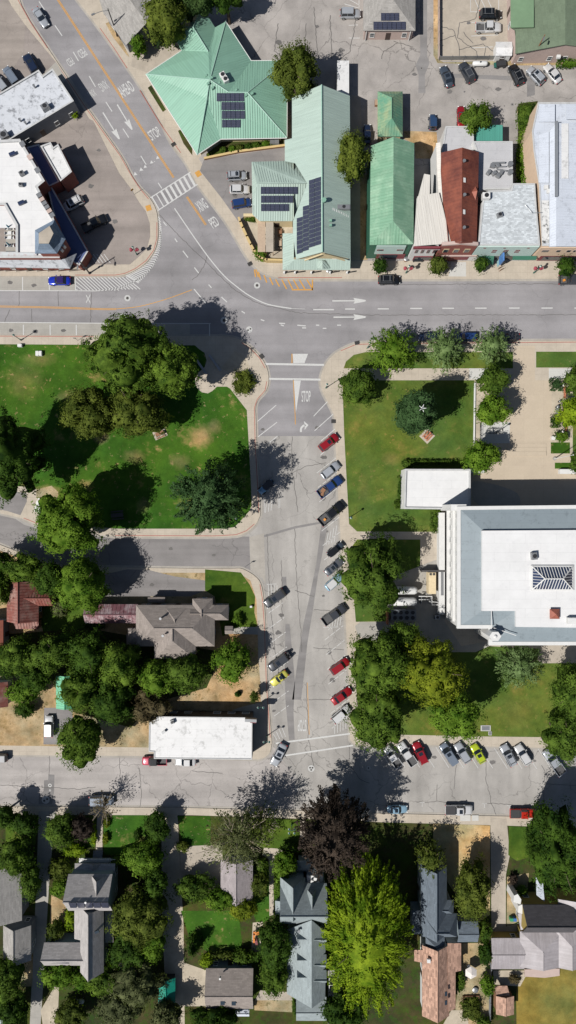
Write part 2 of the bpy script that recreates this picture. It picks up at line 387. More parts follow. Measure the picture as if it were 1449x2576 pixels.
BA = smooth([(50, -40), (50, 0), (77, 55), (163, 185), (218, 268), (303, 389), (333, 444), (353, 473), (377, 499), (393, 529), (398, 563), (398, 596), (390, 629), (370, 659), (343, 679), (317, 691), (290, 695)], 3) + [(190, 695), (-60, 695), (-60, -40)]
BB = [(172, -40)] + smooth([(194, 0), (248, 70), (285, 121), (355, 221), (402, 302), (432, 362), (469, 412), (496, 463), (566, 556), (610, 629), (630, 659), (650, 678), (676, 693), (716, 701), (783, 703)], 3) + [(966, 703), (1520, 702), (1520, -40)]
BC = [(-60, 843), (483, 846)] + smooth([(560, 846), (590, 850), (610, 859), (633, 875), (656, 899), (671, 925), (676, 955), (670, 982), (650, 1005), (643, 1025), (644, 1060), (646, 1119), (652, 1220), (655, 1288), (651, 1305), (643, 1320), (623, 1338), (596, 1348), (540, 1351)], 3) + [(483, 1351), (293, 1350), (130, 1330), (90, 1320), (53, 1303), (0, 1291), (-60, 1285)]
BD = [(-60, 1352), (0, 1370), (33, 1383), (80, 1401), (160, 1426), (267, 1427), (483, 1430)] + smooth([(590, 1430), (610, 1431), (640, 1448), (656, 1468), (663, 1505), (668, 1571), (673, 1717), (683, 1855), (683, 1872), (679, 1892), (666, 1905), (650, 1910)], 3) + [(600, 1908), (353, 1901), (0, 1899), (-60, 1899)]
BE = [(1520, 857), (966, 858)] + smooth([(943, 861), (896, 864), (860, 879), (836, 895), (816, 922), (806, 955), (810, 982), (823, 1009), (838, 1039), (842, 1060), (843, 1092), (853, 1288), (866, 1501), (878, 1717), (880, 1847), (884, 1864), (896, 1874), (920, 1876)], 3) + [(966, 1876), (1079, 1874), (1520, 1884)]
BF = [(-60, 2027), (483, 2032), (760, 2039), (966, 2046), (1233, 2052), (1520, 2058), (1520, 2700), (-60, 2700)]
for B in (BA, BB, BC, BD, BE, BF):
    P = [p[:2] for p in G(B)]
    for i, d in ((0, -.45),): patch('gutter', offset(P, d), m_gut, .014, True)
    mb = MB(); mb.prism(P, -.03, .14); tag(mb.build('sidewalk', m_conc), kind='structure')
Z1, Z2, Z3, Z4 = .146, .152, .158, .164
# block interiors
patch('parking_lot', [(-55, -38), (2, -38), (30, 17), (64, 64), (141, 157), (160, 190), (225, 300), (235, 315)] + [(300, 436), (330, 476), (350, 509), (367, 532), (377, 563), (378, 596), (370, 626), (350, 646), (327, 666), (230, 666), (-55, 660)], m_lotA, Z1)
patch('parking_lot', [(120, 250), (235, 305), (300, 436), (330, 476), (350, 509), (367, 532), (377, 563), (378, 596), (370, 626), (350, 646), (327, 666), (230, 666), (150, 640), (90, 440)], m_lotA, Z2)
patch('parking_lot', [(-55, -38), (2, -38), (30, 17), (64, 64), (60, 130), (30, 180), (-55, 215)], m_lotB, Z2)
patch('driveway', [(87, 210), (141, 157), (168, 200), (140, 232), (60, 215)], m_greyc, Z3)
patch('parking_lot', [(430, -38), (1510, -38), (1510, 657), (711, 657), (700, 560), (600, 560), (500, 400), (545, 340), (560, 200), (500, 60)], m_lotN, Z1)
patch('driveway', [(513, 402), (716, 372), (716, 410), (690, 560), (617, 546), (598, 556), (556, 497), (503, 430)], m_lotD, Z2)
patch('garden_bed', [(519, 388), (567, 351), (715, 349), (715, 368), (520, 398)], m_soil, Z3)
patch('driveway', [(333, 150), (370, 95), (440, 85), (452, 125), (370, 184), (330, 168)], m_beige, Z1)
patch('driveway', [(238, -38), (290, -38), (288, 13), (262, 40)], m_greyc, Z1)
patch('dry_strip', [(266, 60), (276, 56), (300, 90), (326, 145), (318, 138), (285, 95)], m_dry, Z2)
patch('planting_strip', [(372, 222), (381, 215), (418, 277), (410, 283)], m_soil, Z2)
patch('planting_strip', [(448, 330), (456, 326), (484, 372), (484, 392), (462, 362)], m_soil, Z2)
patch('patio', [(606, 556), (628, 549), (640, 556), (736, 556), (736, 589), (711, 589), (711, 658), (670, 655), (640, 636), (620, 592)], m_gravel, Z2)
patch('alley_dirt', [(883, 240), (908, 245), (912, 420), (926, 440), (924, 655), (883, 655)], m_beige, Z2)
patch('dirt_strip', [(906, 440), (924, 440), (924, 655), (906, 655)], m_dry, Z3)
patch('parking_lot', [(1103, -38), (1290, -38), (1290, 152), (1103, 155)], m_beige, Z2)
patch('dry_strip', [(1090, -38), (1101, -38), (1101, 150), (1115, 158), (1449, 150), (1510, 150), (1510, 164), (1290, 166), (1100, 160), (1090, 140)], m_dry, Z3)
patch('tar_strip', [(1055, -38), (1074, -38), (1074, 140), (1080, 160), (1068, 190), (1070, 235), (1052, 235), (1053, 190), (1045, 165), (1057, 140)], m_tar, Z2)
patch('tar_strip', [(1130, 186), (1320, 194), (1345, 200), (1345, 240), (1325, 245), (1325, 205), (1130, 196)], m_tar, Z2)
patch('dry_yard', [(1015, 330), (1098, 333), (1100, 362), (1108, 400), (1044, 400), (1042, 362), (1015, 350)], m_dry, Z2)
patch('dry_strip', [(1300, 270), (1310, 260), (1310, 350), (1303, 350)], m_dry, Z2)
patch('planting_strip', [(1303, 262), (1352, 255), (1345, 460), (1300, 460)], m_soil, Z3)
# park
patch('park_lawn', [(-55, 866), (447, 869), (490, 869), (503, 880), (515, 888), (520, 907), (515, 924), (500, 937), (491, 954), (493, 973), (507, 987), (523, 990), (534, 984), (546, 973), (571, 973), (579, 978), (613, 1022), (621, 1032), (626, 1119), (631, 1209), (633, 1271), (628, 1285), (603, 1313), (590, 1326), (563, 1330), (293, 1330), (200, 1322), (150, 1305), (118, 1275), (92, 1252), (92, 1230), (67, 1225), (-55, 1215)], m_ggreen, Z1)
patch('dry_grass_patch', [(92, 1232), (130, 1222), (150, 1240), (140, 1260), (92, 1250)], m_dry, Z2)
patch('gravel_bed', [(557, 926), (590, 883), (615, 894), (628, 922), (632, 950), (618, 985), (600, 975), (588, 945)], m_gravel, Z1)
patch('parking_lot', [(-55, 1232), (40, 1236), (68, 1242), (68, 1262), (52, 1296), (20, 1286), (-55, 1270)], m_lotD, Z1)
# D block
patch('dry_yard', [(-55, 1372), (0, 1385), (80, 1414), (150, 1440), (600, 1441), (630, 1460), (645, 1508), (648, 1575), (650, 1655), (655, 1717), (656, 1766), (600, 1780), (380, 1880), (-55, 1874)], m_dry, Z1)
patch('driveway', [(262, 1445), (320, 1432), (375, 1434), (440, 1450), (516, 1460), (516, 1485), (480, 1500), (262, 1500)], m_lotD, Z2)
patch('yard_lawn', [(516, 1432), (606, 1440), (628, 1470), (642, 1500), (640, 1540), (648, 1575), (560, 1600), (540, 1500), (516, 1485)], m_yard, Z2)
patch('yard_lawn', [(105, 1510), (225, 1500), (232, 1575), (170, 1640), (110, 1590), (95, 1540)], m_yard, Z2)
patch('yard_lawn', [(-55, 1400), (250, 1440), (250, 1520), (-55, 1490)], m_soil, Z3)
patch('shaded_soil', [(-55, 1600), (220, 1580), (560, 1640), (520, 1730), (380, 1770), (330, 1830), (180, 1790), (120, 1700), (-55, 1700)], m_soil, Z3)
patch('driveway', [(110, 1843), (112, 1780), (183, 1780), (183, 1872), (110, 1872)], m_lotD, Z4)
patch('walkway', [(585, 1577), (648, 1577), (649, 1596), (585, 1594)], m_greyc, Z4)
# courthouse block
patch('courthouse_lawn', [(864, 928), (870, 910), (890, 893), (920, 886), (1290, 886), (1290, 927), (865, 927)], m_cgreen, Z1)
patch('courthouse_lawn', [(861, 957), (1193, 957), (1188, 1180), (1110, 1185), (1110, 1338), (898, 1337), (878, 1318), (866, 1100)], m_cgreen, Z1)
patch('courthouse_lawn', [(880, 1382), (898, 1357), (1057, 1357), (1057, 1455), (1000, 1475), (974, 1563), (895, 1564), (884, 1440)], m_cgreen, Z1)
patch('courthouse_lawn', [(890, 1640), (930, 1600), (980, 1640), (1196, 1640), (1230, 1625), (1520, 1640), (1520, 1856), (1215, 1852), (908, 1846), (905, 1835), (893, 1700)], m_cgreen, Z1)
patch('courthouse_lawn', [(1348, 885), (1520, 885), (1520, 925), (1348, 925)], m_cgreen, Z1)
patch('plaza', [(1193, 957), (1190, 1275), (1520, 1275), (1520, 957), (1345, 957), (1345, 870), (1291, 870), (1291, 957)], m_plaza, Z1)
patch('gravel_bed', [(1195, 957), (1215, 957), (1207, 1115), (1194, 1115)], m_gravel, Z2)
patch('walkway', [(1180, 927), (1226, 927), (1226, 955), (1180, 955)], m_white_conc, Z2)
patch('walkway', [(1380, 927), (1445, 927), (1445, 954), (1380, 954)], m_white_conc, Z2)
patch('walkway', [(1207, 1064), (1282, 1062), (1282, 1115), (1207, 1115)], m_white_conc, Z2)
patch('gravel_bed', [(1387, 957), (1520, 957), (1520, 1140), (1387, 1140)], m_gravel, Z2)
patch('courthouse_lawn', [(1385, 1113), (1433, 1113), (1433, 1141), (1385, 1141)], m_ggreen, Z3)
patch('courthouse_lawn', [(1395, 1164), (1520, 1164), (1520, 1179), (1395, 1179)], m_ggreen, Z3)
patch('courthouse_lawn', [(1440, 1060), (1520, 1060), (1520, 1135), (1440, 1135)], m_cgreen, Z3)
patch('courtyard', smooth([(1187, 1240), (1190, 1258), (1200, 1268), (1220, 1275), (1300, 1277), (1300, 1240), (1230, 1215), (1187, 1212), (1187, 1240)], 3)[:-1], m_greyc, Z2)
patch('driveway', [(893, 1575), (905, 1565), (975, 1565), (1120, 1565), (1160, 1625), (1230, 1612), (1230, 1625), (1196, 1640), (980, 1640), (900, 1598)], m_greyc, Z2)
patch('service_yard', [(975, 1455), (1118, 1400), (1118, 1580), (975, 1565)], m_greyc, Z3)
patch('walkway', [(1355, 1620), (1520, 1620), (1520, 1668), (1360, 1668), (1352, 1660)], m_beige, Z2)
# lower block
patch('garden_ground', [(-55, 2049), (483, 2050), (760, 2059), (966, 2068), (1233, 2075), (1520, 2084), (1520, 2690), (-55, 2690)], m_soil, Z1)
for nm, P, m in (('yard_lawn', [(15, 2052), (95, 2052), (90, 2125), (15, 2125)], m_yard), ('yard_lawn', [(170, 2052), (243, 2052), (240, 2130), (170, 2130)], m_yard),
    ('yard_lawn', [(262, 2050), (372, 2050), (380, 2120), (350, 2150), (262, 2150)], m_ggreen), ('walkway', [(245, 2048), (259, 2048), (258, 2150), (241, 2150)], m_conc),
    ('driveway', [(98, 2040), (140, 2040), (124, 2225), (112, 2430), (102, 2590), (75, 2590), (84, 2400), (92, 2230)], m_greyc), ('dry_yard', [(130, 2250), (168, 2270), (165, 2320), (125, 2330)], m_dry),
    ('gravel_drive', [(406, 2045), (447, 2048), (455, 2200), (462, 2330), (465, 2590), (420, 2590), (408, 2300)], m_gravel), ('gravel_drive', [(462, 2420), (520, 2440), (520, 2530), (462, 2530)], m_gravel),
    ('yard_lawn', [(446, 2052), (530, 2052), (530, 2125), (460, 2128)], m_ggreen), ('driveway', [(453, 2128), (560, 2124), (560, 2240), (455, 2215)], m_beige),
    ('yard_lawn', [(655, 2058), (755, 2062), (752, 2125), (700, 2134), (640, 2130)], m_yard), ('walkway', [(660, 2150), (665, 2128), (700, 2124), (722, 2134), (690, 2152), (688, 2300), (678, 2303), (676, 2160)], m_conc),
    ('yard_lawn', [(636, 2165), (676, 2165), (678, 2310), (650, 2330), (630, 2280)], m_ggreen), ('yard_lawn', [(455, 2290), (600, 2290), (612, 2400), (560, 2405), (530, 2398), (510, 2385), (480, 2370)], m_ggreen),
    ('play_area', [(636, 2320), (662, 2318), (655, 2400), (632, 2395)], m_gravel), ('patio', [(655, 2490), (735, 2495), (738, 2520), (640, 2518)], m_beige),
    ('dry_yard', [(640, 2515), (735, 2515), (735, 2545), (640, 2540)], m_dry), ('gravel_drive', [(103, 2540), (150, 2460), (145, 2590), (110, 2590)], m_gravel), ('dry_yard', [(45, 2390), (85, 2380), (82, 2480), (50, 2480)], m_dry),
    ('walkway', [(755, 2050), (768, 2052), (768, 2130), (755, 2130)], m_conc), ('dry_field', [(1090, 2070), (1232, 2076), (1232, 2300), (1200, 2320), (1140, 2240), (1088, 2160)], m_gold),
    ('driveway', [(1233, 2056), (1274, 2060), (1282, 2150), (1272, 2200), (1272, 2330), (1310, 2320), (1310, 2350), (1236, 2345)], m_beige), ('yard_lawn', [(1280, 2078), (1345, 2080), (1345, 2150), (1300, 2165), (1278, 2150)], m_yard),
    ('garden_bed', [(1275, 2205), (1330, 2195), (1320, 2310), (1274, 2330)], m_dry), ('tan_lawn', [(1305, 2440), (1520, 2430), (1520, 2690), (1300, 2690), (1298, 2500)], m_tan),
    ('gravel_drive', [(1240, 2440), (1330, 2440), (1308, 2480), (1240, 2475)], m_gravel), ('dry_yard', [(1162, 2372), (1236, 2370), (1236, 2590), (1140, 2590)], m_dry),
    ('patio', [(1165, 2433), (1205, 2428), (1200, 2470), (1165, 2465)], m_beige), ('gravel_drive', [(825, 2440), (862, 2440), (850, 2590), (825, 2590)], m_greyc), ('gravel_drive', [(1135, 2540), (1175, 2540), (1180, 2600), (1100, 2600)], m_gravel)):
    LAY[nm] = LAY.get(nm, 0) + 1; patch(nm, P, m, Z2 + .004 * (len(LAY) % 4) + .0007 * LAY[nm])
# grey utility cover slab and raised concrete hardstands
# ---------------------------------------------------------------- kerb paint, road markings
mb = MB()
for P in ([(40, -10), (77, 57), (120, 122)], [(150, 172), (215, 270), (303, 393), (333, 446), (353, 476), (374, 501)], [(395, 560), (395, 600), (387, 630), (367, 657), (341, 676), (315, 688), (290, 692.5), (190, 692.5)], [(252, 72), (288, 123), (320, 172)], [(352, 228), (402, 310), (455, 385)],
          [(700, 699), (860, 699)], [(0, 846), (235, 847)], [(608, 862), (631, 878), (653, 901), (667, 926)], [(671, 960), (667, 982), (647, 1005), (640, 1026), (642, 1119), (648, 1220), (651, 1288)], [(640, 1318), (620, 1335), (594, 1345), (540, 1348), (290, 1347)],
          [(60, 1303), (95, 1317)], [(857, 883), (895, 867), (943, 865), (1449, 861)], [(654, 1470), (660, 1505), (665, 1571), (670, 1717), (680, 1855)]):
    strip(mb, P, .16, .1445)
tag(mb.build('red_kerb_paint', m_red), kind='structure')
ZM = .022
mb = MB()
for off in (-1.5, 1.5):
    d = np.array([-.84, .54]) * off * -1
    for P in ([(135, -20), (146, 0), (437, 447)], [(470, 495), (518, 566)]): strip(mb, [(u + d[0] * -1, v + d[1] * -1) for u, v in P], .16, ZM)
for o in (-1.4, 1.4): strip(mb, [(u, v + o) for u, v in smooth([(-30, 771), (0, 771), (145, 774), (253, 777.6), (293, 777.6)], 3)], .13, ZM)
strip(mb, smooth([(293, 777), (350, 771), (417, 753), (483, 729)], 4), .14, ZM)
for a, b in (((640, 678), (643, 697)), ((644, 678), (650, 697)), ((650, 684), (656, 704)), ((664, 692), (671, 711)), ((678, 698), (687, 717)), ((693, 703), (703, 721)), ((709, 703.5), (721, 727)), ((724, 703.5), (736, 727)), ((738, 703.5), (751, 727)), ((753, 703.5), (767, 727)), ((772, 703.5), (786, 727)), ((734, 729), (787, 729)), ((786, 703.5), (786, 730))): strip(mb, [a, b], .28, ZM)
strip(mb, [(734.5, 890), (734.5, 914)], .2, ZM); strip(mb, [(738, 955), (742.5, 1045), (743, 1068)], .15, ZM); strip(mb, [(773, 1717), (778, 1848)], .12, ZM - .003)
tag(mb.build('yellow_lane_markings', m_yel), kind='structure')
mb = MB()
t0 = .3351
for a in ((293, 10, 335, 75), (412, 190, 467, 270), (550, 390, 590, 458), (670, 572, 717, 652), (795, 765, 842, 838), (923, 965, 967, 1033), (1057, 1170, 1098, 1236)): strip(mb, [(a[0] * t0, a[1] * t0), (a[2] * t0, a[3] * t0)], .2, ZM)
strip(mb, [(398, 460), (407, 474)], .2, ZM)
strip(mb, smooth([(439, 524), (483, 589), (526, 649), (563, 693), (593, 719), (626, 743), (666, 763), (700, 771), (733, 776)], 4), .22, ZM); strip(mb, [(733, 776), (768, 777.5)], .08, ZM)
for a, b, v in ((788, 840, 779), (868, 893, 777.5), (950, 978, 777), (1032, 1062, 776), (1113, 1142, 775.6), (1195, 1224, 775.3), (1280, 1307, 775), (1362, 1390, 775), (1445, 1475, 775)): strip(mb, [(a, v), (b, v)], .24, ZM)
for P in ([(488, 727), (518, 763)], [(411, 558), (419, 568)], [(440, 600), (446, 609)], [(460, 631), (473, 648)], [(489, 673), (500, 687)], [(525, 716), (532, 724)], [(557, 747), (571, 760)], [(608, 783), (616, 788)], [(656, 804), (665, 807)],
          [(795, 818), (803, 818)], [(812, 826), (821, 826)], [(848, 818), (858, 818)], [(702, 813), (717, 814)], [(706, 817), (714, 820)], [(748, 818), (769, 820)], [(760, 825), (770, 825)]): strip(mb, P, .22, ZM)
strip(mb, [(-30, 731), (190, 731.5)] + smooth([(240, 732), (290, 727), (330, 712), (370, 687), (395, 650), (405, 610), (404, 580)], 4), .16, ZM)
for k in range(15): strip(mb, [(191 + 9 * k + (0 if k else 0), 697.5), (191 + 9 * k + 36, 731 if k < 9 else 728)], .2, ZM)
for k in range(3): strip(mb, [(191, 708 + 10 * k), (191 + 28 - 11 * k, 731)], .18, ZM)
strip(mb, [(190, 697), (190, 731)], .18, ZM)
inn = smooth([(317, 693), (343, 681), (372, 661), (392, 630), (400, 597), (400, 565), (395, 529)], 6); outr = smooth([(349, 712), (368, 692), (390, 664), (403, 628), (407, 600), (406, 572), (400, 535)], 6)
for a, b in list(zip(inn, outr))[:-3]: strip(mb, [a, b], .2, ZM)
for u, a, b in ((56.7, 697, 730), (124, 712, 730), (59, 817, 843), (126, 817, 843), (192, 817, 843), (400, 817, 843), (527, 814, 845)): strip(mb, [(u, a), (u + .3, b)], .2, ZM)
strip(mb, [(-30, 810), (0, 811), (245, 813), (400, 814), (530, 814)], .16, ZM)
# crosswalk over the diagonal road
strip(mb, [(378, 498), (481, 432)], .22, ZM); strip(mb, [(397, 530), (498, 463)], .22, ZM)
for k in range(9):
    t = (k + .35) / 9; a = (378 + 103 * t, 498 - 66 * t); b = (397 + 101 * t, 530 - 67 * t); strip(mb, [a, b], .5 if k > 1 else .25, ZM + .003)
# stop bars and islands on the main street
strip(mb, [(667, 915.5), (815, 918)], .42, ZM); strip(mb, [(676, 953), (806, 955)], .42, ZM)
strip(mb, [(694, 1870), (884, 1845)], .34, ZM); strip(mb, [(715, 1901), (888, 1875)], .34, ZM)
for P in ([(736, 890), (775, 890), (766, 913.5), (738, 913.5)], [(739, 956), (757, 956), (744.5, 1038)]):
    Q = G(P)[::-1]; mb.face([(x, y, ZM) for x, y, z in Q])
for P in ([(648, 1060), (695, 1019)], [(649, 1099), (697, 1062)], [(675, 1116), (698, 1097)], [(789, 1047), (824, 1010)], [(791, 1084), (838, 1042)], [(808, 1109), (843, 1079)], [(806, 1145), (846, 1110)]): strip(mb, P, .16, ZM)
for k in range(9):
    u0, v0 = 797 + 3 * k, 1190 + 36.5 * k
    if k != 3: strip(mb, [(u0, v0), (u0 + 48, v0 - 38)], .12, ZM, (.9, .35) if k % 2 else (1.6, .2))
for k in range(7):
    u0, v0 = 813 + 3 * k, 1610 + 37 * k
    strip(mb, [(u0 + 4, v0), (u0 + 50, v0 - 36)], .12, ZM, (1.2, .3))
for k in range(8):
    u0, v0 = 676 + 3.3 * k if k < 5 else 690, 1542 + 37 * k
    strip(mb, [(u0, v0), (u0 + 36, v0 - 26)], .12, ZM, (1.4, .3))
for u0, v0, u1, v1, n_ in ((820, 1372, 826, 1340, 4), (827, 1585, 833, 1556, 5), (676, 1472, 676, 1500, 4), (842, 1846, 842, 1812, 5), (668, 1290, 670, 1268, 3), (697, 1862, 688, 1846, 4)):
    for k in range(n_): strip(mb, [(u0 + 7 * k, v0 - 3 * k if v1 < v0 else v0), (u1 + 7 * k, v1 - 6 * k if v1 < v0 else v1 - 4 * k)], .12, ZM)
strip(mb, [(813, 1578), (851, 1577)], .12, ZM); strip(mb, [(671, 1470), (696, 1469)], .12, ZM)
for P in ([(666, 1290), (666, 1250)], [(704, 1278), (704, 1250)], [(700, 1278), (700, 1255)]): strip(mb, P, .1, ZM)
for k in range(15):
    u0 = 982 + 36.8 * k; strip(mb, [(u0, 1929 + .5 * k), (u0 - 33, 1876 + .7 * k)], .12, ZM)
for u, v in ((1062, 2019), (1219, 2022), (1281, 2026), (1350, 2029)): strip(mb, [(u - 6, v), (u + 6, v)], .1, ZM); strip(mb, [(u, v), (u, v + 10)], .1, ZM)
# lot lines
for P in ([(1183, -20), (1183, 31), (1254, 31)], [(1254, 31), (1254, -20)], [(1190, -10), (1207, 30)], [(1205, -10), (1224, 30)], [(1222, -10), (1240, 30)], [(1185, 57.5), (1252, 57)], [(1185, 92), (1253, 89)], [(1184, 122), (1240, 119)],
          [(866, 11), (903, 22)], [(870, -5), (903, 14)], [(903, -20), (903, 23)], [(877, 65), (900, 64)], [(877, 97), (905, 97)]): strip(mb, P, .14, Z3 + .006)
for k in range(5): strip(mb, [(226 + 9 * k, 640 + 0 * k), (242 + 9 * k, 662)], .13, Z3)
tag(mb.build('white_lane_markings', m_white), kind='structure')
def arrow(pts, head, wd=.36):
    """straight lane arrow from tail to tip"""
    (u0, v0), (u1, v1) = pts; A = Vector(g(u0, v0)[:2]); B = Vector(g(u1, v1)[:2]); d = (B - A).normalized(); nn = Vector((-d.y, d.x)); mb = MB(); L = head
    mid = B - d * L; k = wd / 2
    mb.face([(p.x, p.y, ZM) for p in (A + nn * k * .8, A - nn * k * .8, mid - nn * k * .6, mid + nn * k * .6)])
    mb.face([(p.x, p.y, ZM) for p in (mid + nn * .62 - d * .3, mid - nn * .0 - d * 0, B, B + nn * .18 - d * .2)])
    mb.face([(p.x, p.y, ZM) for p in (mid - nn * .62 - d * .3, B - nn * .18 - d * .2, B, mid)])
    tag(mb.build('lane_arrow', m_white), kind='structure')
arrow([(295, 263), (333, 327)], 2.1); arrow([(259, 283), (301, 351)], 2.1); arrow([(836, 757), (921, 756.5)], 2.4); arrow([(839, 798), (921, 797.5)], 2.4)
mb = MB(); P = smooth([(757, 1087), (757.5, 1078), (762, 1072), (768, 1069)], 4); strip(mb, P, .42, ZM); q = [g(u, v) for u, v in ((764, 1059), (776, 1069), (766, 1082), (767, 1071))]; mb.face([(x, y, ZM) for x, y, z in q][::-1])
tag(mb.build('turn_arrow', m_white), kind='structure')
mb = MB()
for x, y, s_ in ((1018, 1305, 1), (1062, 1272, 1), (1092, 1250, .9), (1140, 1217, .9), (1185, 1183, .9), (1160, 1212, .3)):
    c = Vector(g(x * t0, y * t0)[:2]); r = .42 * s_
    for tr in ([(-1, -.9), (1, -.5), (-.4, 1)],): mb.face([(c.x + a * r, c.y + b * r, ZM) for a, b in tr])
tag(mb.build('yield_teeth', m_white), kind='structure')
def word(txt, u, v, width, height, ang, mat=None, name='painted_word'):
    cu = bpy.data.curves.new(name, 'FONT'); cu.body = txt; cu.size = 1; cu.align_x = 'CENTER'; cu.align_y = 'CENTER'; cu.offset = .012
    o = bpy.data.objects.new('tmp', cu); COL.objects.link(o); dg = bpy.context.evaluated_depsgraph_get(); dg.update()
    me = bpy.data.meshes.new_from_object(o.evaluated_get(dg)); bpy.data.objects.remove(o)
    co = np.array([x.co[:2] for x in me.vertices]); mn, mx = co.min(0), co.max(0); c = (mn + mx) / 2; sx = width * S / (mx - mn)[0]; sy = height * S / (mx - mn)[1]
    ca, sa = math.cos(math.radians(ang)), math.sin(math.radians(ang))
    for x in me.vertices:
        a, b = (x.co[0] - c[0]) * sx, (x.co[1] - c[1]) * sy; x.co = (a * ca - b * sa, a * sa + b * ca, 0)
    me.materials.clear(); me.materials.append(mat or m_white)
    q = bpy.data.objects.new(name, me); COL.objects.link(q); p = g(u, v); q.location = (p[0], p[1], ZM + .002); return tag(q, kind='structure')
word('STOP', 388.5, 336, 29, 26, 33); word('AHEAD', 317, 224.5, 38, 30, 33); word('STOP', 770, 997, 23, 28, 1); word('STOP', 760, 1825, 22, 29, 181)
word('XING', 507.5, 516, 25, 29, 33); word('PED', 538, 559, 20, 26, 33)
word('PED', 207, 134, 20, 22, 213, m_whiteworn); word('PED', 177, 156, 16, 20, 213, m_whiteworn); word('XING', 261, 216, 22, 24, 213, m_whiteworn); word('XING', 232, 236, 18, 20, 213, m_whiteworn)
word('X', 222, 752, 26, 11, 90, m_whiteworn)
# manhole rings
for u, v, r, n_, zz in ((320.7, 750, 8, 1, ZM), (310, 797, 8, 1, ZM), (646.7, 718, 8, 1, ZM), (564, 806, 9, 1, ZM), (627, 829, 8, 2, ZM), (1233.7, 828.6, 5.5, 1, ZM), (783, 1933, 8.5, 3, ZM), (927, 1932, 5, 1, ZM), (746, 1987, 4.5, 1, ZM), (125.7, 1975.6, 4.5, 1, ZM), (126, 1988, 2.5, 1, ZM), (115, 2012, 10, 2, ZM), (868, 1805, 5, 1, ZM), (1060, 173, 3.7, 1, Z4), (1288, 264, 3.7, 1, Z4), (1203, 192, 2.5, 1, Z4), (1168, 232, 2.5, 1, Z4)):
    c = g(u, v); R = r * S; root = thing('manhole', 'x', 'manhole cover', (c[0], c[1], zz))
    root['label'] = {8: 'round manhole cover', 9: 'round manhole cover'}.get(int(r), 'round manhole cover')
    ring = MB(); ring.prism([(R * math.cos(t), R * math.sin(t)) for t in [2 * math.pi * k / 24 for k in range(24)]], -.001, .006); rg = ring.build('ring', m_whiteworn if zz == ZM else m_tar, root)
    for k in range(n_):
        a = 2 * math.pi * k / n_ + .5; cc = (0, 0) if n_ == 1 else (R * .42 * math.cos(a), R * .42 * math.sin(a)); r2 = R * (.45 if n_ == 1 else .28)
        h = MB(); h.prism([(cc[0] + r2 * math.cos(t), cc[1] + r2 * math.sin(t)) for t in [2 * math.pi * q / 16 for q in range(16)]], .005, .011); h.build('cover', m_iron, root)
    MANH = globals().setdefault('MANH', []); MANH.append(root)
for o, l in zip(MANH, ('white ringed manhole in the bend above the yellow centre line', 'white ringed manhole at the edge of the big park tree', 'white ringed manhole just below the yellow kerb hatching', 'white ringed manhole in the tree shadow beside the junction', 'pale round patch with two covers right of the park corner', 'small ringed manhole on the highway above the row of street trees',
    'three lobed white patch with covers in the middle of the lower junction', 'small white ring just above the shadow of the purple tree', 'small white ring in the feathery tree shadow', 'small white disc on the dark patch of the lower left street', 'tiny white disc below another on the dark street patch', 'large pale oval with two covers near the lower left kerb', 'painted ring with a cover beside the white car at the lower crossing',
    'dark round manhole in the tar patch of the back alley', 'dark round manhole in the alley above the ivy', 'dark round cover in the alley just below the white tank', 'dark round cover in the alley between grey cars and the tree')): o['label'] = l
# long cracks in the streets
random.seed(5); mb = MB()
for P in ([(749, 1288), (738, 1200), (734, 1190), (735, 1098)], [(741, 1330), (748, 1485), (755, 1560), (759, 1640)], [(672, 1345), (678, 1500), (695, 1660), (706, 1717)], [(735, 1190), (770, 1173), (820, 1164)], [(708, 1410), (710, 1560)], [(742, 1485), (790, 1500)], [(770, 1717), (776, 1860), (790, 1930)], [(777, 1760), (835, 1760)], [(788, 1630), (865, 1635)], [(790, 1534), (830, 1536)],
          [(1009, 1890), (1008, 1930), (1003, 1975)], [(1148, 1925), (1142, 1985)], [(1224, 1890), (1222, 1965), (1233, 2000), (1235, 2020), (1248, 2050)], [(1100, 1975), (1099, 2015), (1130, 2020)], [(1060, 2020), (1099, 2015)], [(1370, 1975), (1371, 1940), (1362, 1925)], [(1371, 1973), (1449, 1975)], [(1225, 2020), (1290, 2025)], [(1368, 1985), (1369, 2040)],
          [(240, 1980), (200, 1985), (0, 1975)], [(350, 1930), (356, 1990), (352, 2030)], [(300, 1905), (302, 1960)], [(125, 1902), (123, 1950)], [(483, 1940), (560, 1945)], [(880, 1870), (878, 1920), (905, 1960), (930, 1970)], [(400, 539), (440, 582), (483, 626), (520, 659), (555, 697), (593, 731), (630, 754), (670, 769), (750, 787), (966, 793), (1449, 792)], [(483, 705), (500, 690), (515, 665), (522, 640)], [(966, 716), (1449, 714)], [(50, 731), (47, 770)], [(146, 731), (147, 770)], [(229, 735), (228, 812)], [(80, 778), (81, 812)], [(24, 778), (12, 810)]):
    Q = []
    for (a, b), (c, d) in zip(P, P[1:]):
        n_ = max(2, int(math.hypot(c - a, d - b) / 7))
        Q += [(a + (c - a) * k / n_ + random.uniform(-1.3, 1.3), b + (d - b) * k / n_ + random.uniform(-1.3, 1.3)) for k in range(n_)]
    strip(mb, Q + [P[-1]], .10, .017)
